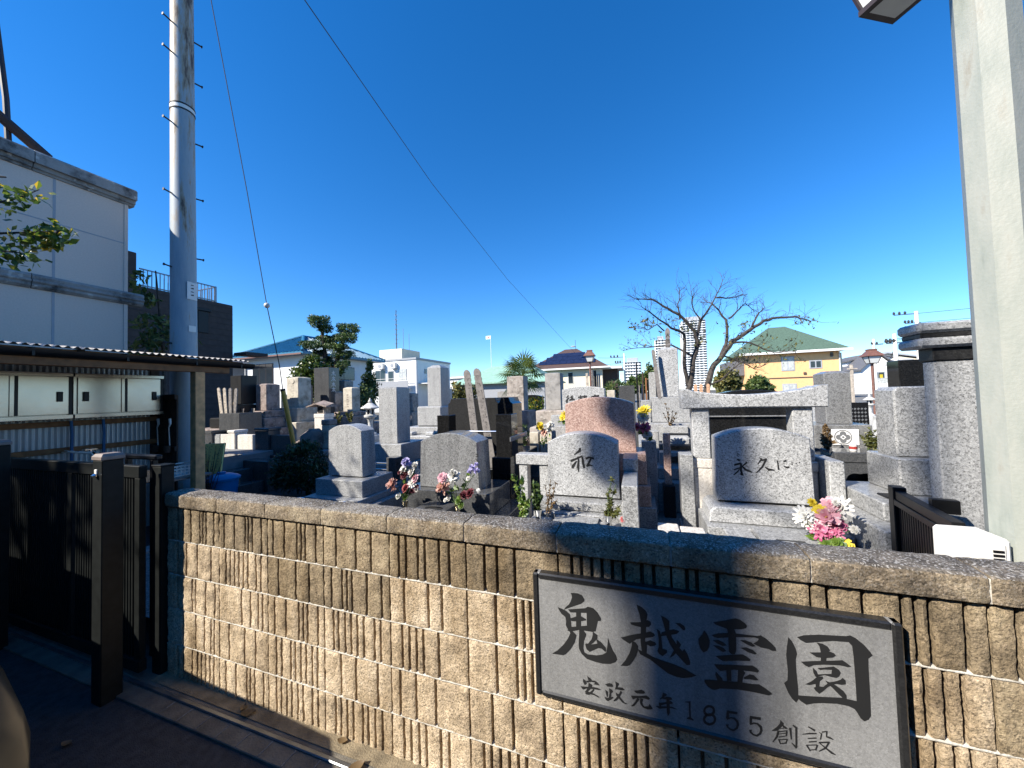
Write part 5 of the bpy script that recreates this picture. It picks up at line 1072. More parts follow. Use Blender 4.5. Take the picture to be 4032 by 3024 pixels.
# right background stones
t = thing('memorial_tablet', 'black inscribed memorial tablet beside the grey pillar grave', 'tablet', (3.3, 7.4, .2))
MB().box(3.3, 3.56, 7.4, 7.5, .2, 1.315, .006).build('slab', 'granite_black', t)
m = MB()
for c_ in range(5):
    for k in range(9): 
        x, z = 3.32+c_*.045, 1.2-k*.06; m.add([(x, 7.398, z), (x+.03, 7.398, z+.004), (x+.03, 7.398, z+.02), (x, 7.398, z+.016)], [(0, 1, 2, 3)]); m.add([(x+.012, 7.3975, z-.012), (x+.018, 7.3975, z-.012), (x+.018, 7.3975, z+.03), (x+.012, 7.3975, z+.03)], [(0, 1, 2, 3)])
m.build('inscription', 'crest_grey', t, fix=False)
t = thing('grave', 'large dark polished stone standing beyond the right granite grave', 'grave', (2.8, 5.1, .2))
MB().box(2.68, 2.9, 5.0, 5.2, 1.4, 1.855, .006).build('headstone', 'granite_black', t); MB().box(2.72, 3.4, 4.8, 5.5, .15, 1.3995, .01).build('base', 'granite_slate', t)
def stone_lantern(label, x, y, z, s_, mat='stone_lantern', rot=0.):
    t = thing('stone_lantern', label, 'stone lantern', (x, y, z), 'stone lanterns')
    MB().lathe([(.2, 0), (.2, .06), (.13, .1), (.09, .18), (.075, .35), (.09, .5), (.14, .56)], (x, y, z), 12).build('shaft', mat, t, True)
    MB().lathe([(.12, .56), (.2, .6), (.21, .66), (.14, .69)], (x, y, z), 12).build('platform', mat, t, True)
    for k in range(4):
        a = R(45)+k*math.pi/2; MB().box(x+.1*math.cos(a)-.03, x+.1*math.cos(a)+.03, y+.1*math.sin(a)-.03, y+.1*math.sin(a)+.03, z+.69, z+.86, .008).build('fire_box_post', mat, t)
    MB().lathe([(.1, .69), (.1, .86)], (x, y, z), 8).build('fire_box', 'granite_dark_matte', t)
    MB().lathe([(.16, .86), (.3, .89), (.3, .92), (.2, .98), (.1, 1.06), (.06, 1.08)], (x, y, z), 8).build('roof', mat, t, True)
    MB().lathe([(.05, 1.08), (.07, 1.12), (.05, 1.16), (.015, 1.24)], (x, y, z), 10).build('finial', mat, t, True)
    if s_ != 1:
        for o in t.children: o.scale = (s_, s_, s_)
    MB().box(x-.2, x+.2, y-.2, y+.2, .2, z-.001, .01).build('pedestal', mat, t)
    return t
stone_lantern('white stone lantern in front of the black tablet at the right', 5.8, 12, .78, .47)
stone_lantern('pale round-roofed stone lantern left of the tall grey pillar grave', -6.1, 7.0, .75, .72)
# ------------------------------------------------------------------ left side: water shed
sh = thing('water_shed', 'wooden wash shed with corrugated roof, steel cabinets and dark gutter at the left', 'shed', (-5.6, 2.2, 0))
def corr_x(x0, x1, y0, y1, za, zb, pitch=.06, amp=.01, th=.002):
    """corrugated sheet: ridges run along x (down the slope), waves along y"""
    n = int((y1-y0)/pitch*8); vs = []; fs = []
    for i in range(n+1):
        y = y0+(y1-y0)*i/n; d = amp*math.sin(2*math.pi*(y-y0)/pitch)
        vs += [(x0, y, za+d), (x1, y, zb+d), (x0, y, za+d-th), (x1, y, zb+d-th)]
    for i in range(n):
        a, b = i*4, i*4+4; fs += [(a, b, b+1, a+1), (a+2, a+3, b+3, b+2), (a+1, b+1, b+3, a+3), (a, a+2, b+2, b)]
    return MB().add(vs, fs)
corr_x(-4.88, -6.35, .2, 3.32, 2.165, 2.33).build('roof_sheet', 'corrugated_roof', sh, True)
MB().box(-5.0, -4.96, .2, 3.3, 2.10, 2.15, .003).build('fascia', 'wood_brown', sh)
gp = [(math.cos(a)*.058, math.sin(a)*.065) for a in [math.pi+math.pi*k/8 for k in range(9)]]
m = MB(); vs = [(-4.905+p_[0], y, 2.125+p_[1]) for y in (.2, 3.38) for p_ in gp]; m.add(vs, [(k, k+1, 9+k+1, 9+k) for k in range(8)]+[tuple(range(9)), tuple(range(9, 18))]); m.build('gutter', 'paint_black', sh, True)
for y in (.9, 1.5, 2.1, 2.7, 3.2): MB().box(-4.965, -4.85, y, y+.02, 2.065, 2.14, .002).build('gutter_bracket', 'paint_black', sh)
MB().box(-5.0, -4.91, .2, 3.1, 1.99, 2.075, .004).build('eave_beam', 'wood_brown', sh)
MB().box(-5.0, -4.9, 2.72, 2.82, 0, 1.99, .004).build('post', 'wood_fresh', sh)
MB().box(-5.0, -4.9, .3, .4, 0, 1.99, .004).build('post', 'wood_fresh', sh)
MB().box(-6.3, -6.2, 2.92, 3.02, 0, 2.3, .004).build('post', 'wood_dark', sh)
for y in (1.0, 1.8, 2.6): MB().box(-6.3, -4.95, y, y+.05, 2.1, 2.16, .003).build('rafter', 'wood_dark', sh)
m = corr_x(0, 1, .3, 2.98, 0, 0, .045, .009)   # upright corrugated back wall
m.v = [(-6.22+z, y, x*2.2) for x, y, z in m.v]; m.build('back_sheet', 'corrugated', sh, True)
for z in (1.40, 1.10, .7): MB().box(-6.2, -6.16, .3, 2.98, z, z+.06, .003).build('wall_rail', 'wood_brown', sh)
for k in range(7): MB().box(-6.66+k*.13, -6.66+k*.13+.124, 2.98, 3.0, .1, 1.74, .002).build('side_board', 'wood_dark', sh)
MB().box(-6.66, -5.75, 2.955, 2.98, 1.68, 1.75, .003).build('side_rail', 'wood_dark', sh)
MB().box(-6.66, -5.75, 2.955, 2.98, 1.0, 1.06, .003).build('side_rail', 'wood_dark', sh)
MB().box(-5.6, -5.0, 2.55, 2.95, .735, .76, .003).build('shelf', 'rail_steel', sh)
MB().box(-5.75, -5.15, .5, 2.5, .75, .9, .01).build('sink_trough', 'stainless', sh)
for x in (-5.7, -5.2): MB().box(x-.03, x+.03, .6, .68, 0, .75, .004).build('sink_leg', 'rail_steel', sh); MB().box(x-.03, x+.03, 2.3, 2.38, 0, .75, .004).build('sink_leg', 'rail_steel', sh)
def cabinet(y0, y1, label):
    t = thing('wall_cabinet', label, 'cabinet', (-6.05, (y0+y1)/2, 1.49), 'stainless wall cabinets')
    MB().box(-6.15, -6.0, y0, y1, 1.49, 2.0, .004).build('carcass', 'stainless', t)
    yc = (y0+y1)/2
    MB().box(-6.0, -5.985, y0+.03, yc+.02, 1.54, 1.955, .003).build('sliding_door', 'stainless', t)
    MB().box(-6.0, -5.975, yc-.01, y1-.03, 1.54, 1.955, .003).build('sliding_door', 'stainless', t)
    MB().box(-6.0, -5.96, y0, y1, 1.49, 1.535, .003).build('bottom_track', 'stainless', t); MB().box(-6.0, -5.96, y0, y1, 1.96, 2.0, .003).build('top_track', 'stainless', t)
    MB().box(-5.9865, -5.9735, yc+.02, yc+.045, 1.54, 1.955, 0).build('door_gap', 'paint_black', t); MB().box(-6.0, -5.97, y1-.03, y1-.006, 1.536, 1.959, 0).build('door_gap', 'paint_black', t)
    for y in (y0+.07, y1-.12): MB().box(-5.984 if y < yc else -5.974, -5.965 if y < yc else -5.962, y, y+.045, 1.68, 1.79, .004).build('finger_pull', 'paint_black', t)
    return t
cabinet(1.30, 2.14, 'left stainless wall cabinet cut by the picture edge in the shed'); cabinet(2.15, 2.95, 'right stainless wall cabinet partly in shadow by the shed post')
for k, x in enumerate((-6.31, -6.05, -5.8)):
    t = thing('ladle', ['left', 'middle', 'right'][k]+' of three steel ladles hanging on the shed side wall', 'ladle', (x, 2.95, 1.1), 'ladles hanging in the shed')
    MB().tube([(x, 2.93, 1.43), (x+.01, 2.93, 1.36), (x-.02, 2.93, 1.31), (x, 2.93, 1.08)], [.016, .014, .006, .006], 6).build('handle', 'plastic_white', t, True)
    MB().lathe([(.03, 0), (.035, .01), (.036, .09), (.03, .09)], (x, 2.9, .99), 10).build('cup', 'wood_dark', t, True)
for k, y in enumerate((1.55, 2.12)):
    t = thing('faucet', ['small chrome faucet above the gate near the left edge', 'chrome faucet standing above the gate beside the post'][k], 'faucet', (-5.5, y, .9), 'faucets of the wash shed')
    MB().tube([(-5.75, y, 1.12), (-5.5, y, 1.12), (-5.46, y, 1.1), (-5.46, y, 1.04)], .018, 8).build('spout', 'chrome', t, True)
    MB().box(-5.6, -5.54, y-.05, y+.05, 1.15, 1.165, .004).build('handle', 'chrome', t)
    MB().tube([(-5.57, y, 1.12), (-5.57, y, 1.15)], .015, 8).build('stem', 'chrome', t)
    MB().tube([(-5.75, y, 1.12), (-6.15, y, 1.12)], .014, 8).build('pipe', 'chrome', t)
for k, y in enumerate((2.18, 2.44)):
    tag(MB().tube([(-6.12, y, 1.46), (-6.1, y, 1.3), (-6.12, y+.005, 1.0), (-6.1, y, .9)], .014, 8).build('hose', 'hose_blue', None, True), ['left', 'right'][k]+' blue hose hanging on the corrugated sheet', 'hose', 'blue hoses in the shed')
t = thing('plastic_basket', 'white perforated plastic basket on the steel shelf of the shed', 'basket', (-5.28, 2.75, .76))
for a in ((-5.44, -5.12, 2.6, 2.608), (-5.44, -5.12, 2.89, 2.898)):
    for k in range(4): MB().box(a[0], a[1], a[2], a[3], 0.762+k*.036, 0.776+k*.036, 0).build('side_strip', 'plastic_white', t)
for a in (-5.44, -5.128):
    for k in range(4): MB().box(a, a+.008, 2.609, 2.889, 0.762+k*.036, 0.776+k*.036, 0).build('side_strip', 'plastic_white', t)
for k in range(9): 
    x = -5.44+k*.039; MB().box(x, x+.012, 2.6005, 2.6075, 0.7765, 0.87, 0).build('rib', 'plastic_white', t)
for k in range(8):
    y = 2.609+k*.04; MB().box(-5.1275, -5.1205, y, y+.012, 0.7765, 0.87, 0).build('rib', 'plastic_white', t)
MB().box(-5.43, -5.13, 2.61, 2.888, 0.7605, 0.7618, 0).build('floor', 'plastic_white', t)
# ------------------------------------------------------------------ steel pole with step bolts
pl = thing('steel_pole', 'pale blue grey steel utility pole with step bolts and rust stains behind the shed', 'utility pole', (-6.34, 3.36, 0))
def pc(z): return (-6.315-.009*(z-2.4), 3.36)
MB().tube([(*pc(z), z) for z in (0, 2, 4, 6, 8, 10.5)], [.16, .155, .148, .142, .136, .128], 28).build('shaft', 'pole_steel_paint', pl, True)
PRv = Vector((.47, .88, 0)).normalized()  # across the view of the pole, left to right
VW = Vector((.883, -.469, 0))             # from the pole towards the viewer
for sx_, zs in ((-1, (7.35, 6.88, 5.8, 4.72, 3.62, 2.5, 8.3)), (1, (7.28, 6.62, 5.65, 4.78, 3.84, 8.4))):
    for k, z in enumerate(zs):
        d = (PRv*sx_*.9+VW*(.55 if sx_ < 0 else -.3)).normalized(); c_ = Vector((*pc(z), z)); a0 = c_+d*.135; a1 = c_+d*.235+Vector((0, 0, .01))
        sb = MB().tube([a0, a1, a1+d*.001, a1+d*.012], [.011, .011, .02, .02], 8).build('step_bolt', 'cable', pl, True)
for z in (6.02, 6.1): MB().lathe([(.143, 0), (.15, .004), (.15, .02), (.143, .024)], (*pc(z), z), 24).build('band', 'cable', pl, True)
MB().lathe([(.1455, 0), (.1455, .06)], (*pc(6.04), 6.036), 24).build('band_plate', 'trim_white', pl, True)
for z0, z1, w_, mt in ((3.16, 3.42, .07, 'trim_white'), (2.68, 2.77, .05, 'plastic_white')):
    c_ = Vector((*pc(z0), 0)); d = (VW+PRv*.75).normalized(); s_ = Vector((-d.y, d.x, 0)); p0 = c_+d*.153
    MB().add([p0+s_*a+d*e+Vector((0, 0, z)) for e in (0, .004) for a, z in ((-w_, z0), (w_, z0), (w_, z1), (-w_, z1))], [(0, 1, 2, 3), (4, 5, 6, 7), (0, 1, 5, 4), (1, 2, 6, 5), (2, 3, 7, 6), (3, 0, 4, 7)]).build('number_plate', mt, pl)
    if mt == 'trim_white':
        for k in range(4): q = p0+d*.0048+Vector((0, 0, z1-.05-k*.05)); MB().add([q-s_*.02, q+s_*.02, q+s_*.02+Vector((0, 0, .012+.01*(k % 2))), q-s_*.02+Vector((0, 0, .012))], [(0, 1, 2, 3)]).build('plate_mark', 'ink', pl, fix=False)
gw = thing('guy_wire', 'steel guy wire with round insulator and yellow guard beside the steel pole', 'guy wire', (-6.05, 5.05, .3))
gpts = [(-6.52, 3.55, 10.2), (-6.6, 3.9, 8.5), (-6.42, 4.35, 5.4), (-6.285, 4.6, 3.37)]
MB().tube(gpts, .007, 6).build('upper_wire', 'cable', gw, True)
MB().tube([(-6.285, 4.6, 3.37), (-6.18, 4.75, 2.28), (-6.165, 4.8, 1.83), (-6.06, 5.0, .4)], .008, 6).build('lower_wire', 'cable', gw, True)
MB().blob((-6.285, 4.6, 3.37), (.048, .048, .05), 12, 8, 0).build('insulator', 'porcelain', gw, 'all')
MB().tube([(-6.165, 4.8, 1.83), (-6.09, 4.95, .8)], .04, 12).build('guard', 'guard_yellow', gw, True)
MB().tube([(-6.167, 4.797, 1.85), (-6.164, 4.803, 1.81)], .043, 12).build('guard_cap', 'paint_black', gw, True)
wr = [(-5.2, 2.0, 10.2), (-6.9, 6, 10.9), (-8.5, 14, 11.45), (-8.85, 25, 10.35), (-7.3, 46, 6.85)]
pts = []
for i in range(4):
    for k in range(6): pts.append(Vector(wr[i]).lerp(Vector(wr[i+1]), k/6))
tag(MB().tube([(1.9, 3.05, 4.6), (2.13, 3, 3.4), (2.2, 3, 3.15), (2.6, 3, 2.2), (3.2, 3, 1.6)], .012, 6).build('service_cable', 'cable', None, True), 'dark cable slanting down at the right picture edge behind the lamp pole', 'cable')
tag(MB().tube(pts+[Vector(wr[4])], .012, 5).build('overhead_wire', 'cable', None, True), 'single thin overhead wire running down across the sky to the brown roof', 'wire')
# ------------------------------------------------------------------ left building
bl = thing('left_building', 'grey plastered building with weathered cornice and moulded band at the left', 'building', (-8.3, 1.8, 0))
MB().box(-9.6, -7.0, 1.5, 3.03, 0, 4.62, .02).build('wall', 'plaster_warm', bl)
def cornice(prof, y0, y1, name, mat):
    m = MB(); n = len(prof); vs = [(-7.0+p_[0], y, p_[1]) for y in (y0, y1) for p_ in prof]
    m.add(vs, [(k, k+1, n+k+1, n+k) for k in range(n-1)]+[tuple(range(n)), tuple(range(n, 2*n))]); return m.build(name, mat, bl)
CP = [(-.1, 4.58), (.02, 4.58), (.03, 4.61), (.05, 4.61), (.06, 4.66), (.1, 4.66), (.1, 4.79), (.07, 4.82), (-.1, 4.84)]
BP = [(-.1, 3.10), (.02, 3.10), (.05, 3.13), (.05, 3.16), (.07, 3.18), (.07, 3.2), (.05, 3.21), (.06, 3.25), (.04, 3.28), (-.1, 3.28)]
ys = [1.45, 2.14, 3.1]
for k in range(2):
    cornice(CP, ys[k]+.004, ys[k+1]-.004, 'cornice_piece', 'concrete_weathered')
    cornice(BP, ys[k]+.004, ys[k+1]-.004+(.1 if k == 1 else 0), 'band_piece', 'concrete_weathered')
for y in (1.6, 2.33): MB().box(-7.0, -6.997, y-.012, y+.012, 0, 4.6, 0).build('wall_joint', 'trim_grey', bl)
MB().box(-7.0, -6.9975, 1.5, 3.03, 3.99, 4.005, 0).build('wall_joint', 'trim_grey', bl)
MB().box(-7.03, -6.99, 2.99, 3.034, 0, 4.6, .004).build('corner_trim', 'plaster_warm', bl)
rp_ = thing('roof_frame', 'dark steel tubes rising from the roof of the left building', 'frame', (-7.3, 1.9, 4.82))
MB().tube([(-7.3, 2.06, 4.82), (-7.3, 2.03, 5.5), (-7.3, 1.93, 6.6)], .03, 8).build('upright', 'lamp_frame', rp_, True)
MB().tube([(-7.25, 2.36, 4.93), (-7.25, 1.9, 5.27), (-7.25, 1.2, 5.6)], .06, 8).build('brace', 'lamp_frame', rp_, True)
# ------------------------------------------------------------------ brown brick building with roof terrace
bb = thing('brick_building', 'dark brown brick building with railed roof terrace behind the steel pole', 'building', (-18, 7, 0))
MB().box(-22, -15.0, 2.5, 9.6, 0, 5.5, .02).build('wall', 'brick_dark', bb)
MB().box(-22, -15.3, 2.5, 6.85, 5.5, 6.65, .02).build('upper_storey', 'brick_dark', bb)
for k in range(24): MB().box(-15.0, -14.99, 2.5, 9.6, .3+k*.22, .307+k*.22, 0).build('course_line', 'paint_black', bb)
MB().box(-15.02, -14.96, 8.39, 8.73, 4.25, 5.05, .01).build('window', 'paint_black', bb); MB().box(-15.0, -14.9, 8.33, 8.79, 5.05, 5.15, .01).build('shutter_box', 'paint_black', bb)
MB().box(-15.0, -14.3, 9.62, 10.5, 3.5, 3.62, .01).build('canopy', 'brick_dark', bb)
for z in (5.56, 6.1): MB().box(-15.2, -15.15, 6.86, 9.1, z, z+.035, 0).build('railing_bar', 'rail_steel', bb); MB().box(-18, -15.2, 9.06, 9.1, z, z+.035, 0).build('railing_bar', 'rail_steel', bb)
y = 6.95
while y < 9.1: MB().box(-15.19, -15.165, y, y+.02, 5.5, 6.1, 0).build('baluster', 'rail_steel', bb); y += .11
x = -17.9
while x < -15.2: MB().box(x, x+.018, 9.07, 9.09, 5.5, 6.1, 0).build('baluster', 'rail_steel', bb); x += .14
for y in (7.9, 9.05): MB().box(-15.21, -15.14, y, y+.06, 5.5, 6.14, 0).build('railing_post', 'rail_steel', bb)
# ------------------------------------------------------------------ terrace, steps and low granite fence
struct(MB().box(-30, -6.94, 3.0, 5.2, 0, .645, .01).build('terrace', 'paving_grey'))
struct(MB().box(-30, -6.2, 5.2, 14, 0, .56, .01).build('upper_terrace', 'paving_grey'))
st = thing('stone_steps', 'dark granite steps leading up to the raised plots at the left', 'steps', (-6.6, 3.8, 0))
for k, (x0, x1, z) in enumerate(((-6.66, -6.38, .215), (-6.94, -6.66, .43))): MB().box(x0, x1, 3.0, 4.6, 0, z, .008).build('step', 'granite_slate', st)
MB().box(-7.3, -6.943, 3.0, 4.6, .6455, .66, .006).build('landing', 'granite_slate', st)
MB().box(-6.94, -6.3, 4.6, 4.85, 0, .55, .01).build('cheek_wall', 'granite_slate', st)
fn = thing('granite_fence', 'low granite panel fence with square posts in front of the old graves', 'fence', (-7.5, 5.25, .56))
for x0, x1, mt in ((-9.6, -8.56, 'granite_fine'), (-8.54, -8.24, 'granite_cream'), (-8.02, -7.43, 'granite_cream'), (-7.03, -6.5, 'granite_slate')): MB().box(x0, x1, 5.2, 5.3, .56, .945, .006).build('panel', mt, fn)
for x0, x1, zt, mt in ((-8.235, -8.03, 1.04, 'granite_cream'), (-7.42, -7.04, 1.09, 'granite_slate'), (-9.0, -8.75, 1.02, 'granite_slate')):
    MB().box(x0, x1, 5.16, 5.42, .56, zt-.06, .006).build('post', mt, fn); MB().box(x0-.015, x1+.015, 5.145, 5.435, zt-.0595, zt, .012).build('post_cap', mt, fn)
MB().box(-8.9, -6.35, 5.12, 5.44, .5, .56, .006).build('sill', 'granite_slate', fn)
# old graves on the upper terrace
t = thing('grave', 'tall black square pillar grave beside the bunch of boards at the left', 'grave', (-9.6, 6.4, .56))
MB().box(-9.8, -9.4, 6.2, 6.6, 1.585, 2.315, .008).build('pillar_stone', 'granite_dark_matte', t); MB().box(-9.97, -9.36, 6.05, 6.75, 1.26, 1.57, .008).build('base', 'granite_dark_matte', t); MB().box(-9.74, -9.46, 6.25, 6.55, 1.57, 1.5845, 0).build('joint_plate', 'crest_white', t)
MB().box(-10.2, -9.3, 5.95, 6.9, 1.0, 1.2595, .03).build('lower_base', 'granite_dark_matte', t); MB().box(-10.6, -8.9, 5.7, 7.1, .56, .9995, .02).build('kerb', 'stone_brown', t)
for k in range(4):
    sotoba(['first', 'second', 'third', 'fourth'][k]+' from the left in the slanted bunch of white-edged boards', (-9.32+.07*k, 5.75+.03*k, 1.0), (-9.5+.16*k, 5.75+.03*k, 2.0-.01*k), .1, 'bunch of boards left', 'wood_pale' if k < 2 else 'wood_grey', thick=.02)
t = thing('grave', 'dark grey green low block grave behind the shed post', 'grave', (-8.6, 5.7, .56)); MB().box(-9.0, -8.32, 5.45, 5.95, .6, 1.39, .01).build('block', 'granite_slate', t); MB().box(-9.1, -8.25, 5.44, 6.0, .5605, .5995, .01).build('base', 'granite_slate', t)
def oldgrave(label, x0, x1, y, z0, z1, mat, bmat, levels, group='old graves on the terrace', disc=False, hood=False):
    t = thing('old_grave', label, 'grave', ((x0+x1)/2, y+.2, .56), group); w_ = x1-x0
    pillar(t, x0, x1, y, y+w_*.95, z0, z1, mat, .03 if not hood else .06, b=.012)
    if disc:
        m = MB().lathe([(w_*.16, 0), (w_*.15, .012)], (0, 0, 0), 14); cx = (x0+x1)/2; m.v = [(cx+a, y-.012+c_, z1-.12+b_) for a, b_, c_ in m.v]; m.build('carved_disc', mat, t)
    m = MB()
    for k in range(6): m.box((x0+x1)/2-.03+.02*(k % 2), (x0+x1)/2+.03, y-.004, y+.004, z1-.25-k*.07, z1-.22-k*.07, 0)
    m.build('carving', bmat, t)
    z = z0; e = .08
    for k, (dz, de) in enumerate(levels):
        e += de; MB().box(x0-e, x1+e, y-e, y+w_+e, z-dz, z-.0005, .015).build('base', bmat, t); z -= dz
    return t
oldgrave('brown weathered pillar grave with recessed face in the left group', -9.31, -8.92, 6.5, 1.4, 2.1, 'stone_brown', 'stone_brown', ((.17, .06), (.27, .08), (.4, .15)))
oldgrave('pale tan pillar grave with carved disc and inscription in the left group', -9.1, -8.67, 7.2, 1.45, 2.29, 'stone_tan', 'stone_tan', ((.38, .12), (.5, .15)), disc=True)
oldgrave('narrow reddish stone squeezed between the brown and tan pillars', -9.35, -9.1, 7.8, 1.2, 2.1, 'stone_brown', 'stone_brown', ((.3, .1), (.34, .15)))
oldgrave('grey brown disc-carved stone behind the small lantern', -9.81, -9.46, 8.5, 1.35, 1.93, 'stone_greybrown', 'stone_brown', ((.3, .1), (.49, .15)), disc=True)
oldgrave('taller mottled stone at the back of the left group', -9.45, -9.04, 9.2, 1.4, 2.28, 'stone_greybrown', 'stone_brown', ((.4, .1), (.44, .15)))
oldgrave('lichen blotched dark pillar behind the small lantern', -9.08, -8.72, 8.5, 1.19, 1.9, 'stone_greybrown', 'stone_brown', ((.3, .1), (.33, .15)))
oldgrave('lichen blotched pale pillar right of the small lantern', -8.42, -8.07, 8.5, 1.26, 2.0, 'stone_tan', 'stone_brown', ((.12, .1), (.25, .1), (.33, .15)))
t = thing('grave', 'dark slate stone with white brushed characters behind the tan pillar', 'grave', (-9.1, 9.0, .56))
MB().box(-9.35, -8.75, 8.3, 8.7, .9, 2.62, .008).build('slab', 'granite_slate', t); MB().box(-9.5, -8.6, 8.1, 9.0, .5605, .8995, .01).build('base', 'granite_slate', t)
m = MB()
for k, z in enumerate((2.45, 2.28, 2.11, 1.95)):
    for a, b_, c_, d_ in ((-.06, .02, .06, .03), (-.05, -.03, .05, -.02), (0, .07, .005, -.07), (-.02, 0, -.07, -.07), (.02, 0, .07, -.07)):
        dx, dz = c_-a, d_-b_; L = math.hypot(dx, dz); nx, nz = -dz/L*.007, dx/L*.007; X, Y_ = -8.749+.0004*k, 8.47
        m.add([(X, Y_+a+nx, z+b_+nz), (X, Y_+c_+nx, z+d_+nz), (X, Y_+c_-nx, z+d_-nz), (X, Y_+a-nx, z+b_-nz)], [(0, 1, 2, 3)])
m.build('characters', 'crest_white', t, fix=False)
t = thing('small_lantern', 'little stone lantern house with curved brown roof on a white post', 'stone lantern', (-7.7, 7.15, .56))
MB().box(-7.89, -7.55, 7.0, 7.3, .56, 1.17, .01).build('post', 'granite_cream', t); MB().box(-7.9, -7.54, 6.99, 7.31, 1.1705, 1.275, .01).build('shelf', 'granite_cream', t)
MB().box(-7.84, -7.6, 7.04, 7.26, 1.2755, 1.5, .01).build('fire_box', 'stone_greybrown', t); MB().box(-7.8, -7.64, 7.03, 7.05, 1.3, 1.45, .004).build('opening', 'granite_dark_matte', t)
m = MB(); vs = []
for u in range(9):
    f = u/8; s_ = 2*f-1; x = -7.72+.34*s_
    zt = 1.5+.1*(1-abs(s_)**1.2)+.02*abs(s_)**4
    vs += [(x, 6.9, zt-.045), (x, 7.15, zt+.02), (x, 7.4, zt-.045), (x, 7.4, zt-.075), (x, 6.9, zt-.075)]
m.add(vs, [(u*5+k, (u+1)*5+k, (u+1)*5+(k+1) % 5, u*5+(k+1) % 5) for u in range(8) for k in range(5)]+[(0, 1, 2, 3, 4), (40, 41, 42, 43, 44)]); m.build('roof', 'stone_brown', t)
t = thing('stone_post', 'square old stone post with separate cap block before the left group', 'stone post', (-6.45, 6.1, .56)); MB().box(-6.56, -6.34, 6.0, 6.22, .56, 1.07, .015).build('shaft', 'stone_tan', t); MB().box(-6.57, -6.33, 5.99, 6.23, 1.0705, 1.19, .02).build('cap', 'stone_brown', t)
for k, (c_, r_) in enumerate((((-6.75, 6.0, .72), (.3, .25, .28)), ((-7.05, 5.95, .6), (.2, .2, .16)), ((-6.1, 6.3, .75), (.3, .3, .35)))):
    tag(MB().blob(c_, r_, 12, 8, .35, k*3.1).build('boulder', 'rock', None, 'all'), ['rounded brown boulder left of the square stone post', 'low small boulder at the foot of the rounded one', 'boulder right of the square stone post'][k], 'boulder', 'boulders')
sprig('dry brown bouquet on the brown weathered grave', (-9.62, 6.2, 1.24), [(-9.66, 6.2, 1.62), (-9.6, 6.2, 1.7), (-9.55, 6.2, 1.58)], 'leaf_rust', .09, 26, 'stem_dry', name='dry_bouquet', cat='flowers')
sprig('left dry yellow bouquet in front of the lichen pillars', (-8.0, 7.9, .95), [(-8.1, 7.9, 1.25), (-7.95, 7.9, 1.28), (-7.85, 7.9, 1.2)], 'leaf_olive', .08, 22, 'stem_dry', name='dry_bouquet', cat='flowers')
sprig('right dry yellow bouquet in front of the lichen pillars', (-7.6, 7.9, .95), [(-7.7, 7.9, 1.24), (-7.55, 7.9, 1.27), (-7.5, 7.9, 1.2)], 'leaf_olive', .08, 22, 'stem_dry', name='dry_bouquet', cat='flowers')
for k, (x, y, z) in enumerate(((-9.52, 6.15, 1.235), (-8.98, 6.2, 1.235), (-9.26, 6.85, 1.075), (-8.62, 6.85, 1.075), (-9.35, 6.2, 1.235))):
    tag(MB().lathe([(.04, 0), (.05, .015), (.028, .04), (.032, .16), (.045, .24), (.035, .24)], (x, y, z), 10).build('flower_tube', 'chrome', None, True), ['left chrome flower tube on the brown weathered grave', 'right chrome flower tube on the brown weathered grave', 'left chrome flower tube at the tan pillar grave', 'right chrome flower tube at the tan pillar grave', 'second chrome tube beside the dry bouquet'][k], 'vase', 'chrome flower tubes')
# things standing by the steps
yb = thing('notice_board', 'leaning yellow notice board with handwritten columns beside the steps', 'notice board', (-6.2, 3.75, .1))
def yq(u, v, e=0): return (-6.5+.5*u-.06*(1-v)*0, 3.62+.12*v-e, .42+.58*v)
MB().add([yq(u, v, e) for e in (0, .02) for u, v in ((.06, 0), (1.1, 0), (.95, 1), (0, .96))], [(0, 1, 2, 3), (4, 5, 6, 7), (0, 1, 5, 4), (1, 2, 6, 5), (2, 3, 7, 6), (3, 0, 4, 7)]).build('board', 'board_yellow', yb)
for x in (-6.4, -6.05): MB().tube([(x, 3.6, 0), (x, 3.75, 1.0)], .015, 6).build('leg', 'wood_dark', yb)
m = MB(); rr = random.Random(3)
for c_ in range(4):
    for k in range(11):
        u, v = .2+c_*.21, .9-k*.075
        for q in range(3):
            u0, v0 = u+rr.uniform(-.03, .03), v+rr.uniform(-.02, .02); du, dv = (rr.uniform(.02, .045), .004) if q < 2 else (.008, rr.uniform(.02, .03))
            m.add([yq(a, b_, .0215+.0003*q) for a, b_ in ((u0, v0), (u0+du, v0), (u0+du, v0+max(dv, .007)), (u0, v0+max(dv, .007)))], [(0, 1, 2, 3)])
m.build('handwriting', 'ink', yb, fix=False)
bk = thing('blue_bucket', 'blue lidded plastic bucket standing by the steps', 'bucket', (-5.62, 3.42, .2))
MB().lathe([(.17, 0), (.2, .33), (.19, .33)], (-5.6, 3.42, .2), 20).build('pail', 'bucket_blue', bk, True); MB().lathe([(.22, .33), (.225, .36), (.19, .385), (.12, .41), (.05, .415)], (-5.6, 3.42, .2), 20).build('lid', 'bucket_blue', bk, True); MB().lathe([(.05, .415), (.055, .44), (.02, .445)], (-5.6, 3.42, .2), 10).build('lid_knob', 'bucket_blue', bk, True)
MB().box(-5.9, -5.3, 3.2, 3.65, 0, .2, .01).build('stand', 'wood_grey', bk)
sprig('bundle of dry grass stalks before the yellow notice board', (-5.52, 3.2, .3), [(-5.62+rng.uniform(-.12, .25), 3.2+rng.uniform(-.1, .1), .85+rng.uniform(-.1, .2)) for k in range(22)], 'leaf_rust', .03, 2, 'dry_dark', name='dry_grass_bundle', cat='dry grass')
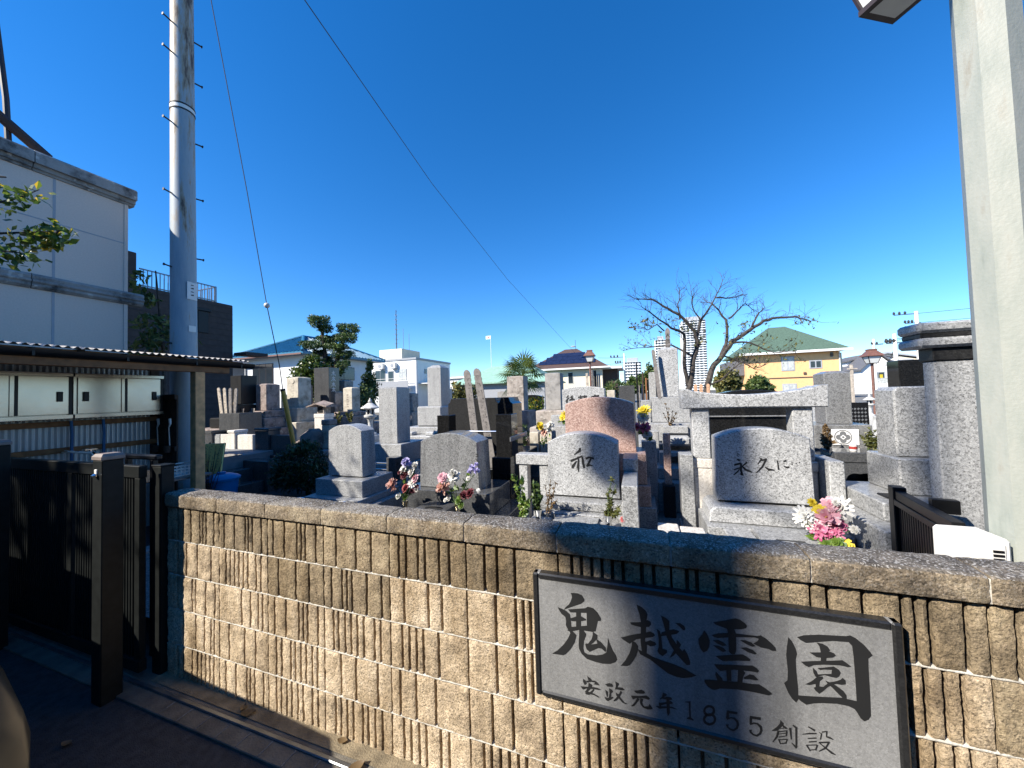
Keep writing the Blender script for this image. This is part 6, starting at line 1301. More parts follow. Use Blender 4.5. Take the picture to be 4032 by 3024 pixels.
bs = thing('dark_shrub', 'low dark evergreen shrub in the shade before the boulders', 'shrub', (-5.3, 4.55, .1))
MB().tube([(-5.3, 4.55, 0), (-5.32, 4.55, .5)], [.03, .015], 6).build('trunk', 'bark_dark', bs)
quads('foliage', leafcloud([((-5.35, 4.5, .5), (.5, .42, .4), 2600), ((-5.7, 4.5, .35), (.3, .3, .28), 1000), ((-5.05, 4.5, .4), (.3, .3, .3), 1000), ((-5.3, 4.5, .82), (.25, .22, .14), 500)], .075, .3), 'leaf_dark', bs, ORG[bs.name])
# leaning leafy branch at the upper left
tr_ = thing('persimmon_tree', 'leafy tree branch with a few yellow leaves before the left building', 'tree', (-5.4, .75, 0))
MB().tube([(-5.45, .72, 0), (-5.4, .75, 1.8), (-5.2, .85, 2.9), (-5.15, .9, 3.6)], [.08, .07, .05, .03], 8).build('trunk', 'bark_dark', tr_, True)
brs = [[(-5.2, .85, 2.7), (-4.85, 1.1, 3.1), (-4.62, 1.35, 3.3), (-4.6, 1.45, 3.42)], [(-5.2, .85, 2.6), (-4.8, 1.15, 2.95), (-4.6, 1.42, 3.05), (-4.55, 1.5, 3.08)], [(-5.25, .82, 2.4), (-4.8, 1.1, 2.75), (-4.62, 1.3, 2.85), (-4.58, 1.42, 2.86)], [(-5.18, .88, 3.1), (-4.9, 1.05, 3.4), (-4.65, 1.3, 3.45)], [(-4.62, 1.42, 3.0), (-4.58, 1.52, 3.06), (-4.55, 1.56, 3.14)]]
lb_ = []
for b_ in brs:
    MB().tube(b_, [.02, .012, .006, .003][:len(b_)], 6).build('branch', 'bark_dark', tr_, True)
    for k in range(len(b_)-1):
        for q in range(5):
            p_ = Vector(b_[k]).lerp(Vector(b_[k+1]), q/5); f = .3+.5*(k/2)
            lb_.append((tuple(p_+Vector((0, 0, -.03))), (.12, .12, .1), 10))
quads('leaves', leafcloud(lb_, .07, .5, .1, .2), 'leaf_autumn', tr_, ORG[tr_.name])
cs = thing('corner_shrub', 'slim leafy branches at the corner between the two left buildings', 'shrub', (-7.3, 3.6, 0))
MB().tube([(-7.3, 3.65, 0), (-7.28, 3.6, 2.4), (-7.3, 3.5, 3.8)], [.04, .03, .01], 6).build('trunk', 'bark_dark', cs, True)
quads('leaves', leafcloud([((-7.3, 3.3, 3.55), (.12, .12, .22), 60), ((-7.3, 3.4, 3.3), (.16, .14, .12), 60), ((-7.3, 3.5, 2.95), (.3, .3, .16), 130), ((-7.2, 3.6, 2.7), (.45, .35, .14), 200), ((-7.3, 3.4, 2.45), (.25, .25, .2), 130)], .12, .4), 'leaf_mid', cs, ORG[cs.name])
# ------------------------------------------------------------------ background houses
def window(th, x0, x1, y, z0, z1, glass='glass_dark', fr='trim_white', mull=1, fw=.05):
    f = MB().box(x0, x1, y-.05, y-.002, z0, z1, .01).build('window_frame', fr, th)
    n = mull+1; wd = (x1-x0-fw*(n+1))/n
    for k in range(n): MB().box(x0+fw+k*(wd+fw), x0+fw+k*(wd+fw)+wd, y-.056, y-.0505, z0+fw, z1-fw, 0).build('pane', glass, f)
    return f
def window_x(th, x, y0, y1, z0, z1, glass='glass_dark', fr='trim_grey', mull=1, fw=.05):
    f = MB().box(x+.002, x+.05, y0, y1, z0, z1, .01).build('window_frame', fr, th)
    n = mull+1; wd = (y1-y0-fw*(n+1))/n
    for k in range(n): MB().box(x+.0505, x+.056, y0+fw+k*(wd+fw), y0+fw+k*(wd+fw)+wd, z0+fw, z1-fw, 0).build('pane', glass, f)
    return f
def hip_roof(th, x0, x1, y0, y1, ze, zr, inset, mat, along='x', tiles=None, pitch=.3, name='roof'):
    """hipped roof with thickness; optional rows of tile ridges as geometry"""
    if along == 'x': r0, r1 = (x0+inset, (y0+y1)/2, zr), (x1-inset, (y0+y1)/2, zr)
    else: r0, r1 = ((x0+x1)/2, y0+inset, zr), ((x0+x1)/2, y1-inset, zr)
    c = [(x0, y0, ze), (x1, y0, ze), (x1, y1, ze), (x0, y1, ze)]; b = [(p[0], p[1], p[2]-.16) for p in c]
    vs = c+[r0, r1]+b
    fs = [(0, 1, 5, 4), (1, 2, 5), (2, 3, 4, 5), (3, 0, 4)] if along == 'x' else [(0, 1, 4), (1, 2, 5, 4), (2, 3, 5), (3, 0, 4, 5)]
    fs += [(0, 1, 7, 6), (1, 2, 8, 7), (2, 3, 9, 8), (3, 0, 6, 9), (6, 7, 8, 9)]
    o = MB().add(vs, fs).build(name, mat, th)
    if tiles:
        V = [Vector(p) for p in vs]
        faces = [(0, 1, 5, 4), (1, 2, 5, 5)] if along == 'x' else [(0, 1, 4, 4), (1, 2, 5, 4)]
        m = MB()
        for a, b_, c_, d_ in faces:
            A, B, Cc, Dd = V[a], V[b_], V[c_], V[d_]; L = (B-A).length; n = int(L/pitch)
            nn = (B-A).cross(Dd-A).normalized(); nn = nn if nn.z > 0 else -nn
            e = (B-A).normalized(); lc, ld = (Cc-A).dot(e), (Dd-A).dot(e)
            for k in range(n):
                s_ = (k+.5)/n*L; P0 = A+e*s_
                # where this tile row meets the ridge or the hip
                if s_ < ld: f = s_/ld if ld > 0 else 1
                elif s_ > lc: f = (L-s_)/(L-lc) if L > lc else 1
                else: f = 1
                slope = (Dd-A)-e*ld; P1 = P0+slope*f
                m.tube([P0+nn*.01, P1+nn*.01], .07, 6)
        m.build('tile_rows', tiles, o)['kind'] = 'stuff'
        for a, b_ in (((0, 4), (1, 5), (4, 5)) if along == 'x' else ((0, 4), (1, 4), (4, 5), (2, 5))): MB().tube([V[a]+Vector((0, 0, .05)), V[b_]+Vector((0, 0, .08))], .11, 6).build('ridge_cap', tiles, o)
    return o
t = thing('blue_roof_house', 'white plastered house with glossy blue tiled hip roof behind the trimmed tree', 'house', (-26, 23, 0))
MB().box(-28.9, -22.9, 19.5, 26.6, 0, 5.1, .02).build('wall', 'plaster_white', t)
hip_roof(t, -30.0, -22.2, 18.8, 27.6, 5.2, 7.0, 3.4, 'roof_blue', 'y', 'roof_blue', .34)
MB().box(-29.9, -22.3, 18.75, 18.85, 4.98, 5.1, .01).build('eave_gutter', 'lamp_brown', t)
window(t, -28.2, -26.0, 19.5, 3.0, 4.6, 'glass_dark', 'lamp_frame', 2); window(t, -25.2, -23.6, 19.5, .8, 2.2, 'glass_dark', 'trim_grey')
window_x(t, -22.9, 22.0, 24.4, 3.3, 4.4, 'glass_dark', 'lamp_frame', 1); window_x(t, -22.9, 20.3, 21.6, .9, 2.1)
MB().tube([(-28.95, 19.4, 0), (-28.95, 19.4, 5)], .04, 6).build('downpipe', 'trim_white', t)
t = thing('grey_tile_house', 'grey tiled house corner seen between the brick building and the blue roof', 'house', (-33, 17, 0))
MB().box(-36, -30.5, 15, 21, 0, 4.6, .02).build('wall', 'trim_grey', t); hip_roof(t, -36.6, -29.9, 14.4, 21.6, 4.7, 6.2, 2.6, 'roof_grey', 'y')
for k in range(7): MB().box(-30.6+k*.1, -30.55+k*.1, 14.6, 14.65, 4.0, 4.6, 0).build('railing_bar', 'paint_black', t)
t = thing('apartment_block', 'white two storey apartment block with air conditioners and blue shaded side', 'building', (-27, 40, 0))
MB().box(-31.0, -24.5, 35.9, 44.0, 0, 6.2, .02).build('wall', 'plaster_white', t)
MB().box(-31.1, -24.4, 35.8, 44.1, 6.2, 6.45, .02).build('parapet', 'panel_grey', t)
MB().box(-31.0, -25.2, 35.3, 35.9, 2.75, 2.9, .01).build('balcony_floor', 'plaster_white', t); MB().box(-31.0, -25.2, 35.25, 35.3, 2.7, 3.68, .01).build('balcony_panel', 'panel_grey', t)
for x0, x1 in ((-30.4, -28.9), (-27.0, -25.8)): window(t, x0, x1, 35.9, 3.3, 5.15, 'glass_dark' if x0 < -29 else 'glass_curtain', 'panel_grey')
window(t, -28.5, -27.7, 35.9, 3.3, 5.0, 'glass_dark', 'panel_grey', 0)
for z in (3.72, 4.0): MB().box(-31, -25.2, 35.26, 35.29, z, z+.04, 0).build('balcony_rail', 'trim_white', t)
for x in (-29.7, -27.9):
    ac = thing('air_conditioner', ['left', 'right'][x > -29]+' white air conditioner unit on the apartment block', 'air conditioner', (x, 35.7, 5.3), 'air conditioners on the apartment block')
    MB().box(x, x+.75, 35.45, 35.85, 5.3, 5.95, .02).build('casing', 'plastic_white', ac)
    m = MB().lathe([(.22, 0), (.22, .02)], (0, 0, 0), 14); m.v = [(x+.3+a, 35.43+c_, 5.62+b_) for a, b_, c_ in m.v]; m.build('fan_grille', 'panel_grey', ac)
    MB().box(x+.05, x+.7, 35.4, 35.9, 5.23, 5.3, 0).build('bracket', 'trim_grey', ac)
window_x(t, -24.5, 37.6, 38.1, 4.6, 5.2, 'glass_dark', 'trim_grey', 0)
MB().box(-24.5, -23.2, 36.3, 40.5, 3.3, 3.4, .01).build('side_balcony', 'trim_white', t)
for k in range(26): MB().box(-23.22, -23.19, 36.3+k*.165, 36.33+k*.165, 3.4, 4.5, 0).build('balcony_bar', 'trim_grey', t)
for z in (3.45, 4.5): MB().box(-23.24, -23.17, 36.3, 40.5, z, z+.05, 0).build('balcony_rail', 'trim_white', t)
MB().box(-31.5, -28.0, 38, 42, 6.45, 8.0, .02).build('penthouse', 'plaster_cream', t)
MB().tube([(-24.45, 35.95, 0), (-24.45, 35.95, 6.2)], .05, 6).build('downpipe', 'trim_grey', t)
an = thing('antenna_mast', 'tall steel lattice antenna mast on the apartment roof', 'antenna', (-30.3, 40, 8))
MB().tube([(-30.3, 40, 8), (-30.3, 40, 13.6)], [.09, .05], 6).build('mast', 'rail_steel', an)
for k in range(7):
    z = 9+k*.65; w_ = .5-.04*k; MB().box(-30.3-w_, -30.3+w_, 39.98, 40.02, z, z+.04, 0).build('element', 'rail_steel', an)
    MB().tube([(-30.45, 40, z), (-30.15, 40, z+.6)], .02, 4).build('brace', 'rail_steel', an)
for x, z in ((-29.2, 11.0), (-28.3, 10.2)):
    o = tag(MB().tube([(x, 40, 8), (x, 40, z)], .03, 5).build('roof_rod', 'rail_steel'), ['taller thin rod on the apartment roof', 'shorter thin rod with crosspiece on the apartment roof'][z < 10.5], 'antenna')
fl = thing('flag_pole', 'distant flag with a red disc on a thin pole above the apartment block', 'flag', (-28, 62, 0))
MB().tube([(-29, 70, 0), (-29, 70, 14.6)], .05, 5).build('pole', 'trim_white', fl); MB().box(-30.1, -29.05, 69.99, 70.01, 13.8, 14.5, 0).build('cloth', 'crest_white', fl)
m = MB().lathe([(.18, 0), (.18, .002)], (0, 0, 0), 12); m.v = [(-29.55+a, 69.98+c_, 14.15+b_) for a, b_, c_ in m.v]; m.build('disc', 'cup_red', fl)
t = thing('green_roof_house', 'low building with pale green metal roof left of the palm', 'house', (-14, 38, 0))
MB().box(-19, -9, 36, 44, 0, 3.1, .02).build('wall', 'panel_grey', t); hip_roof(t, -19.6, -8.4, 35.4, 44.6, 3.1, 5.2, 3.2, 'roof_palegreen')
t = thing('white_low_roof', 'flat white roofed shop behind the green metal roof', 'building', (-22, 50, 0)); MB().box(-27, -17, 48, 56, 0, 4.4, .02).build('wall', 'plaster_white', t); MB().box(-27.3, -16.7, 47.7, 56.3, 4.4, 4.65, .02).build('parapet', 'trim_white', t)
t = thing('brown_roof_house', 'cream house with brown hip roof and dark solar panels', 'house', (-8.5, 50, 0))
MB().box(-13.2, -4.0, 46.3, 54, 0, 4.85, .02).build('wall', 'plaster_cream', t)
hip_roof(t, -14.0, -3.1, 45.5, 54.8, 4.9, 7.9, 4.6, 'roof_brown')
MB().box(-14.1, -3.0, 45.38, 45.5, 4.72, 4.92, .01).build('eave_gutter', 'trim_white', t)
sp = MB()
P0, P1 = Vector((-8.55, 50.15, 7.9)), Vector((-8.55, 45.5, 4.9)); sl_ = (P1-P0).normalized(); nrm = Vector((0, -.54, .84))
for r in range(3):
    for k in range(8):
        w_ = 1.05; x = -8.7-1.2+(k-3.5)*(w_+.03)*(.55+.16*r); 
        q = P0+sl_*(1.3+r*1.05)+nrm*.06; x = -8.6+(k-3.5)*.55*(1+.35*r); hw = .27*(1+.35*r)
        sp2 = [Vector((x-hw, q.y, q.z)), Vector((x+hw, q.y, q.z)), Vector((x+hw, q.y+sl_.y*1.0, q.z+sl_.z*1.0)), Vector((x-hw, q.y+sl_.y*1.0, q.z+sl_.z*1.0))]
        MB().add([v for v in sp2]+[v-nrm*.04 for v in sp2], [(0, 1, 2, 3), (0, 1, 5, 4), (1, 2, 6, 5), (2, 3, 7, 6), (3, 0, 4, 7)]).build('solar_panel', 'solar_panel', t)
window(t, -8.4, -7.7, 46.3, 2.9, 4.4, 'glass_dark', 'trim_white', 0)
MB().box(-4.0, -2.2, 47, 52, 0, 4.6, .02).build('wing', 'wood_dark', t); MB().box(-4.6, -1.6, 46.2, 53, 4.6, 4.85, .02).build('wing_eave', 'trim_white', t)
MB().tube([(-12.9, 46.2, 0), (-12.9, 46.2, 4.8)], .05, 6).build('downpipe', 'trim_grey', t)
MB().tube([(-7.3, 46.6, 7.2), (-7.3, 46.4, 8.6)], .03, 5).build('roof_antenna', 'rail_steel', t); MB().lathe([(.35, 0), (.25, .1), (.05, .16)], (-7.6, 46.4, 7.7), 12).build('dish', 'trim_grey', t, True)
t = thing('orange_house', 'orange stucco two storey house with green hip roof', 'house', (17, 54, 0))
MB().box(12.7, 21.8, 50, 58, 0, 5.6, .02).build('wall', 'plaster_orange', t)
hip_roof(t, 11.9, 22.5, 49.2, 58.8, 5.75, 9.3, 4.4, 'roof_green')
MB().box(11.8, 22.6, 49.08, 49.2, 5.5, 5.76, .01).build('eave_gutter', 'trim_white', t)
MB().box(12.72, 21.78, 49.96, 49.998, 2.62, 2.75, .005).build('belt', 'roof_brown', t)
window(t, 16.2, 17.5, 50, 3.5, 5.2, 'glass_curtain', 'trim_grey', 1, .1); window(t, 18.9, 20.1, 50, 3.65, 4.6, 'glass_dark', 'trim_grey', 1, .12); window(t, 16.2, 17.6, 50, .3, 2.0, 'glass_curtain', 'trim_grey', 1, .1); window(t, 19.0, 20.3, 50, .2, 1.2, 'glass_dark', 'trim_grey', 2, .08)
for x, z in ((18.3, 3.0), (20.9, 5.0), (21.2, 1.9)): MB().box(x, x+.28, 49.9, 50.0, z, z+.28, .02).build('vent_hood', 'roof_brown', t)
MB().box(20.9, 21.15, 49.93, 49.998, 4.9, 5.4, .01).build('slit_window', 'glass_dark', t)
MB().box(21.8, 22.4, 51, 57, 0, 5.4, .02).build('side_wing', 'plaster_cream', t); MB().tube([(21.7, 49.9, .5), (21.7, 49.9, 5.4), (21.4, 49.3, 5.6)], .06, 6).build('downpipe', 'trim_white', t)
MB().box(11.0, 12.7, 51, 56, 3.2, 5.0, .02).build('bay', 'roof_grey', t)
# houses at the right
t = thing('grey_white_house', 'pale grey gabled house left of the right lamp post', 'house', (36, 78, 0))
MB().prism([(33.5, 0), (39.5, 0), (39.5, 5.9), (37.2, 6.5), (33.5, 5.5)], 75, 83, .02).build('wall', 'plaster_white', t)
MB().prism([(33.2, 5.45), (37.2, 6.55), (39.8, 5.85), (39.8, 6.05), (37.2, 6.8), (33.2, 5.7)], 74.6, 83.4, .02).build('roof', 'roof_grey', t)
window(t, 34.4, 35.3, 75, 2.4, 3.8, 'glass_dark', 'trim_grey'); window(t, 34.8, 35.2, 75, 4.7, 5.1, 'glass_dark', 'trim_grey', 0); MB().box(33.5, 36, 74.2, 75, 1.9, 2.1, .02).build('porch_roof', 'roof_grey', t); window(t, 34.0, 35.4, 75, .3, 1.7, 'glass_curtain', 'trim_grey')
t = thing('white_gable_house', 'white gabled house with balcony and hanging yellow laundry', 'house', (35, 73, 0))
MB().prism([(33.0, 0), (36.75, 0), (36.75, 4.6), (35.2, 6.2), (33.0, 3.9)], 70, 77, .02).build('wall', 'plaster_white', t)
MB().prism([(32.7, 3.75), (35.2, 6.3), (37.3, 4.3), (37.3, 4.5), (35.2, 6.55), (32.7, 4.0)], 69.6, 77.4, .02).build('roof', 'roof_grey', t)
MB().box(36.76, 39.5, 70.3, 76, 0, 5.3, .02).build('brown_wing', 'trim_grey', t); window(t, 36.95, 37.5, 70.3, 2.5, 3.5, 'glass_dark', 'trim_grey', 0)
window(t, 34.3, 35.8, 70, 2.0, 3.5, 'glass_dark', 'trim_grey'); MB().box(34.1, 36.3, 69.1, 70, 1.1, 1.75, .02).build('balcony', 'plaster_white', t); MB().box(34.1, 36.3, 69.1, 69.16, 1.8, 2.5, .01).build('balcony_glass', 'glass_curtain', t); MB().box(34.05, 36.35, 69.08, 69.18, 2.5, 2.57, .01).build('balcony_rail', 'trim_grey', t)
tag(MB().box(34.9, 35.25, 69.3, 69.34, 2.4, 3.1, .01).build('laundry', 'petal_yellow'), 'yellow laundry hanging on the balcony of the white gabled house', 'laundry')
t = thing('far_white_house', 'white house roof showing above the right granite grave', 'house', (48, 92, 0)); MB().prism([(44.5, 0), (56, 0), (56, 5.5), (50, 6.6), (46.5, 7.6), (44.5, 7.0)], 90, 98, .02).build('wall', 'plaster_cream', t); MB().prism([(44.2, 7.0), (46.5, 7.65), (56.3, 5.5), (56.3, 5.75), (46.5, 7.95), (44.2, 7.3)], 89.6, 98.4, .02).build('roof_edge', 'trim_grey', t)
# towers far away
def tower(label, x0, x1, y, h, nf, nb, name='tower_block'):
    t = thing(name, label, 'tower', ((x0+x1)/2, y, 0), 'far tower blocks')
    D = (x1-x0)*.8; MB().box(x0, x1, y, y+D, 0, h, .3).build('shaft', 'tower_white', t)
    m = MB(); m2 = MB(); bw = (x1-x0)/nb; fh = h/nf
    for f in range(nf):
        z = f*fh
        for b_ in range(nb): m.box(x0+b_*bw+bw*.22, x0+b_*bw+bw*.78, y-.25, y+.02, z+fh*.4, z+fh*.92, 0)
        m2.box(x0+.5, x1-.5, y-.9, y, z+fh*.95, z+fh*1.05 if f < nf-1 else h, 0)
        for b_ in range(3): m.box(x1-.02, x1+.25, y+D*(.15+.28*b_), y+D*(.3+.28*b_), z+fh*.4, z+fh*.92, 0)
    o = m.build('windows', 'glass_dark', t); o['kind'] = 'stuff'
    o = m2.build('balcony_slabs', 'tower_white', t); o['kind'] = 'stuff'
    MB().box(x0+bw, x1-bw, y+2, y+D-2, h, h+3.5, .2).build('roof_plant', 'trim_grey', t)
    return t
tower('tall white residential tower behind the bare tree', 36.9, 54.5, 320, 58, 30, 6)
tower('second white tower just left of the tall one', 16.4, 26.2, 330, 45.5, 20, 4)
tower('shorter wide white apartment tower left of the white pillar grave', -8.4, 4.1, 300, 25.5, 11, 6)
# ------------------------------------------------------------------ lamp posts
def lamp_post(label, x, y, ztop, s_=1.):
    t = thing('park_lamp', label, 'lamp post', (x, y, .2), 'brown park lamps')
    MB().tube([(x, y, .2), (x, y, ztop-.55*s_)], .045*s_, 10).build('post', 'lamp_brown', t, True)
    z = ztop-.55*s_
    b0 = [(x+a*.12*s_, y+b_*.12*s_, z) for a, b_ in ((-1, -1), (1, -1), (1, 1), (-1, 1))]; b1 = [(x+a*.2*s_, y+b_*.2*s_, z+.27*s_) for a, b_ in ((-1, -1), (1, -1), (1, 1), (-1, 1))]
    MB().add(b0+b1, [(0, 1, 2, 3), (4, 5, 6, 7)]+[(i, (i+1) % 4, 4+(i+1) % 4, 4+i) for i in range(4)]).build('glass', 'glass_lamp', t)
    for i in range(4): MB().tube([b0[i], b1[i]], .014*s_, 5).build('frame_bar', 'lamp_frame', t); MB().tube([b0[i], b0[(i+1) % 4]], .014*s_, 5).build('frame_bar', 'lamp_frame', t); MB().tube([b1[i], b1[(i+1) % 4]], .016*s_, 5).build('frame_bar', 'lamp_frame', t)
    MB().lathe([(.37*s_, .27*s_), (.37*s_, .29*s_), (.2*s_, .46*s_), (.17*s_, .48*s_), (.18*s_, .55*s_)], (x, y, z), 4, rot=R(45)).build('hood', 'lamp_brown', t)
    return t
lamp_post('brown lantern lamp post before the brown roofed house', -2.02, 17, 3.62); lamp_post('brown lantern lamp post before the white gabled house', 8.6, 17.5, 2.97)
# posts and poles at the right
t = thing('wooden_cross_post', 'tall weathered wooden post with crosspiece right of the orange house', 'post', (6.84, 15, .2)); MB().box(6.8, 6.88, 15, 15.08, .2, 2.29, .01).build('upright', 'wood_pale', t); MB().box(6.7, 6.98, 14.98, 15.0, 2.13, 2.17, .005).build('crosspiece', 'wood_pale', t)
def far_pole(label, x, y, h, r, arms=()):
    t = thing('far_pole', label, 'utility pole', (x, y, 0), 'far utility poles')
    MB().tube([(x, y, 0), (x, y, h)], [r, r*.75], 10).build('shaft', 'trim_white', t, True)
    for z, a, b_ in arms:
        MB().tube([(x+a, y, z), (x+b_, y, z)], .05, 6).build('arm', 'rail_steel', t)
        for k in range(3): MB().lathe([(.08, 0), (.12, .12), (.05, .3)], (x+a+(b_-a)*k/2*.45, y-.02, z+.05), 8).build('insulator', 'cable', t, True)
    return t
far_pole('nearest white utility pole right of the lamp post', 18.0, 33.8, 5.27, .15, ((4.6, -.5, .5),))
far_pole('tall white utility pole above the monument cap', 29.1, 51.0, 9.45, .22, ((9.2, -1.9, .2), (8.2, -1.0, .3), (7.55, -1.0, .3)))
far_pole('distant pole behind the right lamp post', 28.3, 57.0, 7.3, .18, ((6.6, -.2, .9),))
far_pole('thin distant pole before the small white tower', -1.45, 52.0, 7.0, .13, ((6.5, -1.8, .2), (5.7, -1.2, .2)))
far_pole('short distant pole above the green metal roof', -12.5, 60.0, 6.9, .16, ((6.6, -.9, .1),))
for k, (a, b_, lb) in enumerate((((29.1, 51, 9.2), (70, 35, 11), 'upper wire from the tall white pole to the right'), ((29.1, 51, 8.2), (70, 35, 10), 'second wire from the tall white pole to the right'), ((29.1, 51, 7.6), (70, 35, 9.2), 'third wire from the tall white pole to the right'), ((28.3, 57, 6.6), (29.1, 51, 6.9), 'wire between the distant pole and the tall white pole'), ((18, 33.8, 4.9), (40, 30, 5.2), 'wire running right from the nearest white pole'), ((18, 33.8, 4.4), (35.2, 69.6, 4.6), 'service wire from the nearest white pole to the gabled house'), ((-12.5, 60, 6.6), (-1.45, 52, 5.7), 'thin wire across the sky behind the palm'), ((-1.45, 52, 6.5), (-5, 52, 6.6), 'wire from the thin pole to the brown roof'))):
    A, B = Vector(a), Vector(b_); pts = [A.lerp(B, q/10)-Vector((0, 0, (A-B).length*.02*(1-(2*q/10-1)**2))) for q in range(11)]
    tag(MB().tube(pts, .022, 5).build('wire', 'cable', None, True), lb, 'wire', 'distant wires')
# ------------------------------------------------------------------ trees
mk = thing('cloud_pruned_tree', 'cloud pruned evergreen with layered foliage pads before the blue roof', 'tree', (-9.7, 9.35, .4))
MK = Vector((-9.7, 9.35, 0))
def mkp(zx, zy, dy=0.): return MK+RV*((zx-955)*.00465)+FV*dy+Vector((0, 0, 1.6+(1578-(1150+.5425*zy))/117))
for pts_, r_ in (([(985, 700), (975, 600), (990, 500), (1000, 430), (1040, 350), (1050, 280)], .09), ([(960, 700), (900, 560), (905, 450), (890, 340), (880, 230)], .08), ([(905, 470), (850, 430), (800, 390)], .04), ([(990, 520), (1050, 530)], .04), ([(985, 590), (930, 520)], .04), ([(1000, 440), (1060, 450)], .04), ([(890, 370), (950, 390)], .03)):
    P_ = [mkp(a, b_) for a, b_ in pts_]; MB().tube(P_, [r_*(1-.6*k/len(P_)) for k in range(len(P_))], 8).build('trunk', 'bark_pine', mk, True)
pads = [(880, 210, 85, 42), (905, 262, 60, 30), (1060, 262, 92, 48), (1078, 340, 82, 38), (1000, 330, 50, 26), (900, 335, 80, 34), (830, 382, 92, 32), (955, 395, 60, 32), (840, 432, 62, 24), (1035, 405, 60, 24), (1035, 455, 82, 32), (930, 520, 62, 32), (1050, 530, 60, 30), (985, 580, 55, 28), (900, 480, 40, 22)]
bl_ = []
for k, (a, b_, rx, rz) in enumerate(pads):
    p_ = mkp(a, b_, (k % 3-1)*.18); bl_.append((tuple(p_), (rx*.00465, rx*.0042, rz*.0048), int(rx*rz*.42)))
    for q in range(4):
        o_ = RV*rng.uniform(-.7, .7)*rx*.00465+Vector((0, 0, rz*.0048*.5)); bl_.append((tuple(p_+o_), (rx*.0018, rx*.0018, rz*.0026), 90))
quads('foliage_pads', leafcloud(bl_, .085, .26, .25, .5), 'leaf_pine', mk, ORG[mk.name])
def bush(label, c, blobs, n, size, mat, name='shrub', aspect=.5, h0=.2, cat='shrub'):
    t = thing(name, label, cat, (c[0], c[1], h0)); bl = []
    MB().tube([(c[0], c[1], h0), (c[0]+.03, c[1], c[2])], [.06, .03], 6).build('trunk', 'bark_dark', t)
    for dx, dz, rx, rz in blobs:
        p_ = Vector(c)+RV*dx+Vector((0, 0, dz)); bl.append((tuple(p_), (rx, rx, rz), int(n*rx*rz*4)))
    quads('foliage', leafcloud(bl, size, aspect, .3), mat, t, ORG[t.name]); return t
bush('glossy camellia shrub with yellow green highlights left of the pruned tree', (-9.8, 8.6, 2.4), ((0, .3, .42, .35), (-.3, 0, .33, .35), (.28, 0, .3, .5), (-.1, -.4, .3, .4), (.2, -.5, .3, .4), (.05, .55, .25, .16)), 1700, .11, 'leaf_glossy')
bush('upright green shrub right of the pruned tree', (-9.2, 10.5, 2.0), ((0, .3, .26, .4), (.05, -.1, .35, .5), (-.1, -.5, .35, .4), (.05, .85, .14, .25)), 1400, .11, 'leaf_mid')
bush('small loose shrub between the old stones', (-8.6, 9.6, 1.7), ((0, 0, .3, .45), (.15, -.3, .25, .3)), 900, .1, 'leaf_mid')
bush('yellowing bush right of the bare tree', (4.65, 22, 2.0), ((0, .15, .5, .55), (.3, -.1, .45, .5), (-.35, -.1, .4, .5)), 1100, .2, 'leaf_olive', h0=0)
bush('green bush under the orange house', (6.62, 24, 1.7), ((0, .15, .5, .5), (.35, -.15, .45, .4), (-.35, -.1, .4, .45)), 1100, .2, 'leaf_mid', h0=0)
bush('dark garden trees left of the white pillar grave', (.4, 24, 2.1), ((0, 0, .55, .6), (.5, .4, .45, .75), (-.6, -.1, .5, .5), (.9, 0, .4, .6)), 900, .2, 'leaf_mid', h0=0)
bush('shrub behind the wide black stone', (-6.4, 12, 1.6), ((0, .15, .35, .4), (.45, .1, .35, .35), (-.4, 0, .3, .3)), 900, .14, 'leaf_olive', h0=0)
bush('colourful mixed plants at the foot of the palm', (-2.55, 8.8, 1.0), ((0, 0, .35, .4), (.1, .3, .25, .3), (-.1, -.3, .3, .3)), 900, .08, 'leaf_autumn')
bush('grey green plants between the old pillar and the palm', (-2.35, 7.3, .75), ((0, 0, .2, .3), (-.1, -.3, .25, .2)), 1500, .06, 'leaf_dark')
bush('small cycad like plant beside the dark slab', (-.55, 10.5, 1.75), ((0, 0, .35, .2), (-.2, -.15, .2, .2)), 700, .2, 'leaf_mid', aspect=.15)
bouquet('yellow and white flowers at the right of the wide black stone', (-1.35, 5.2, .8), [((-1.38, 5.2, 1.12), .06, 'puff', 'petal_yellow'), ((-1.28, 5.2, 1.1), .06, 'puff', 'petal_white'), ((-1.22, 5.2, 1.14), .05, 'puff', 'petal_white'), ((-1.32, 5.2, 1.03), .05, 'puff', 'petal_peach')], 12)
bouquet('white flowers with blue wrap between the grey pillar and the tall pillar', (-3.15, 5.3, .75), [((-3.2, 5.3, .98), .07, 'puff', 'petal_white'), ((-3.05, 5.3, .95), .06, 'puff', 'petal_lilac'), ((-2.98, 5.3, .97), .05, 'puff', 'petal_white')], 8)
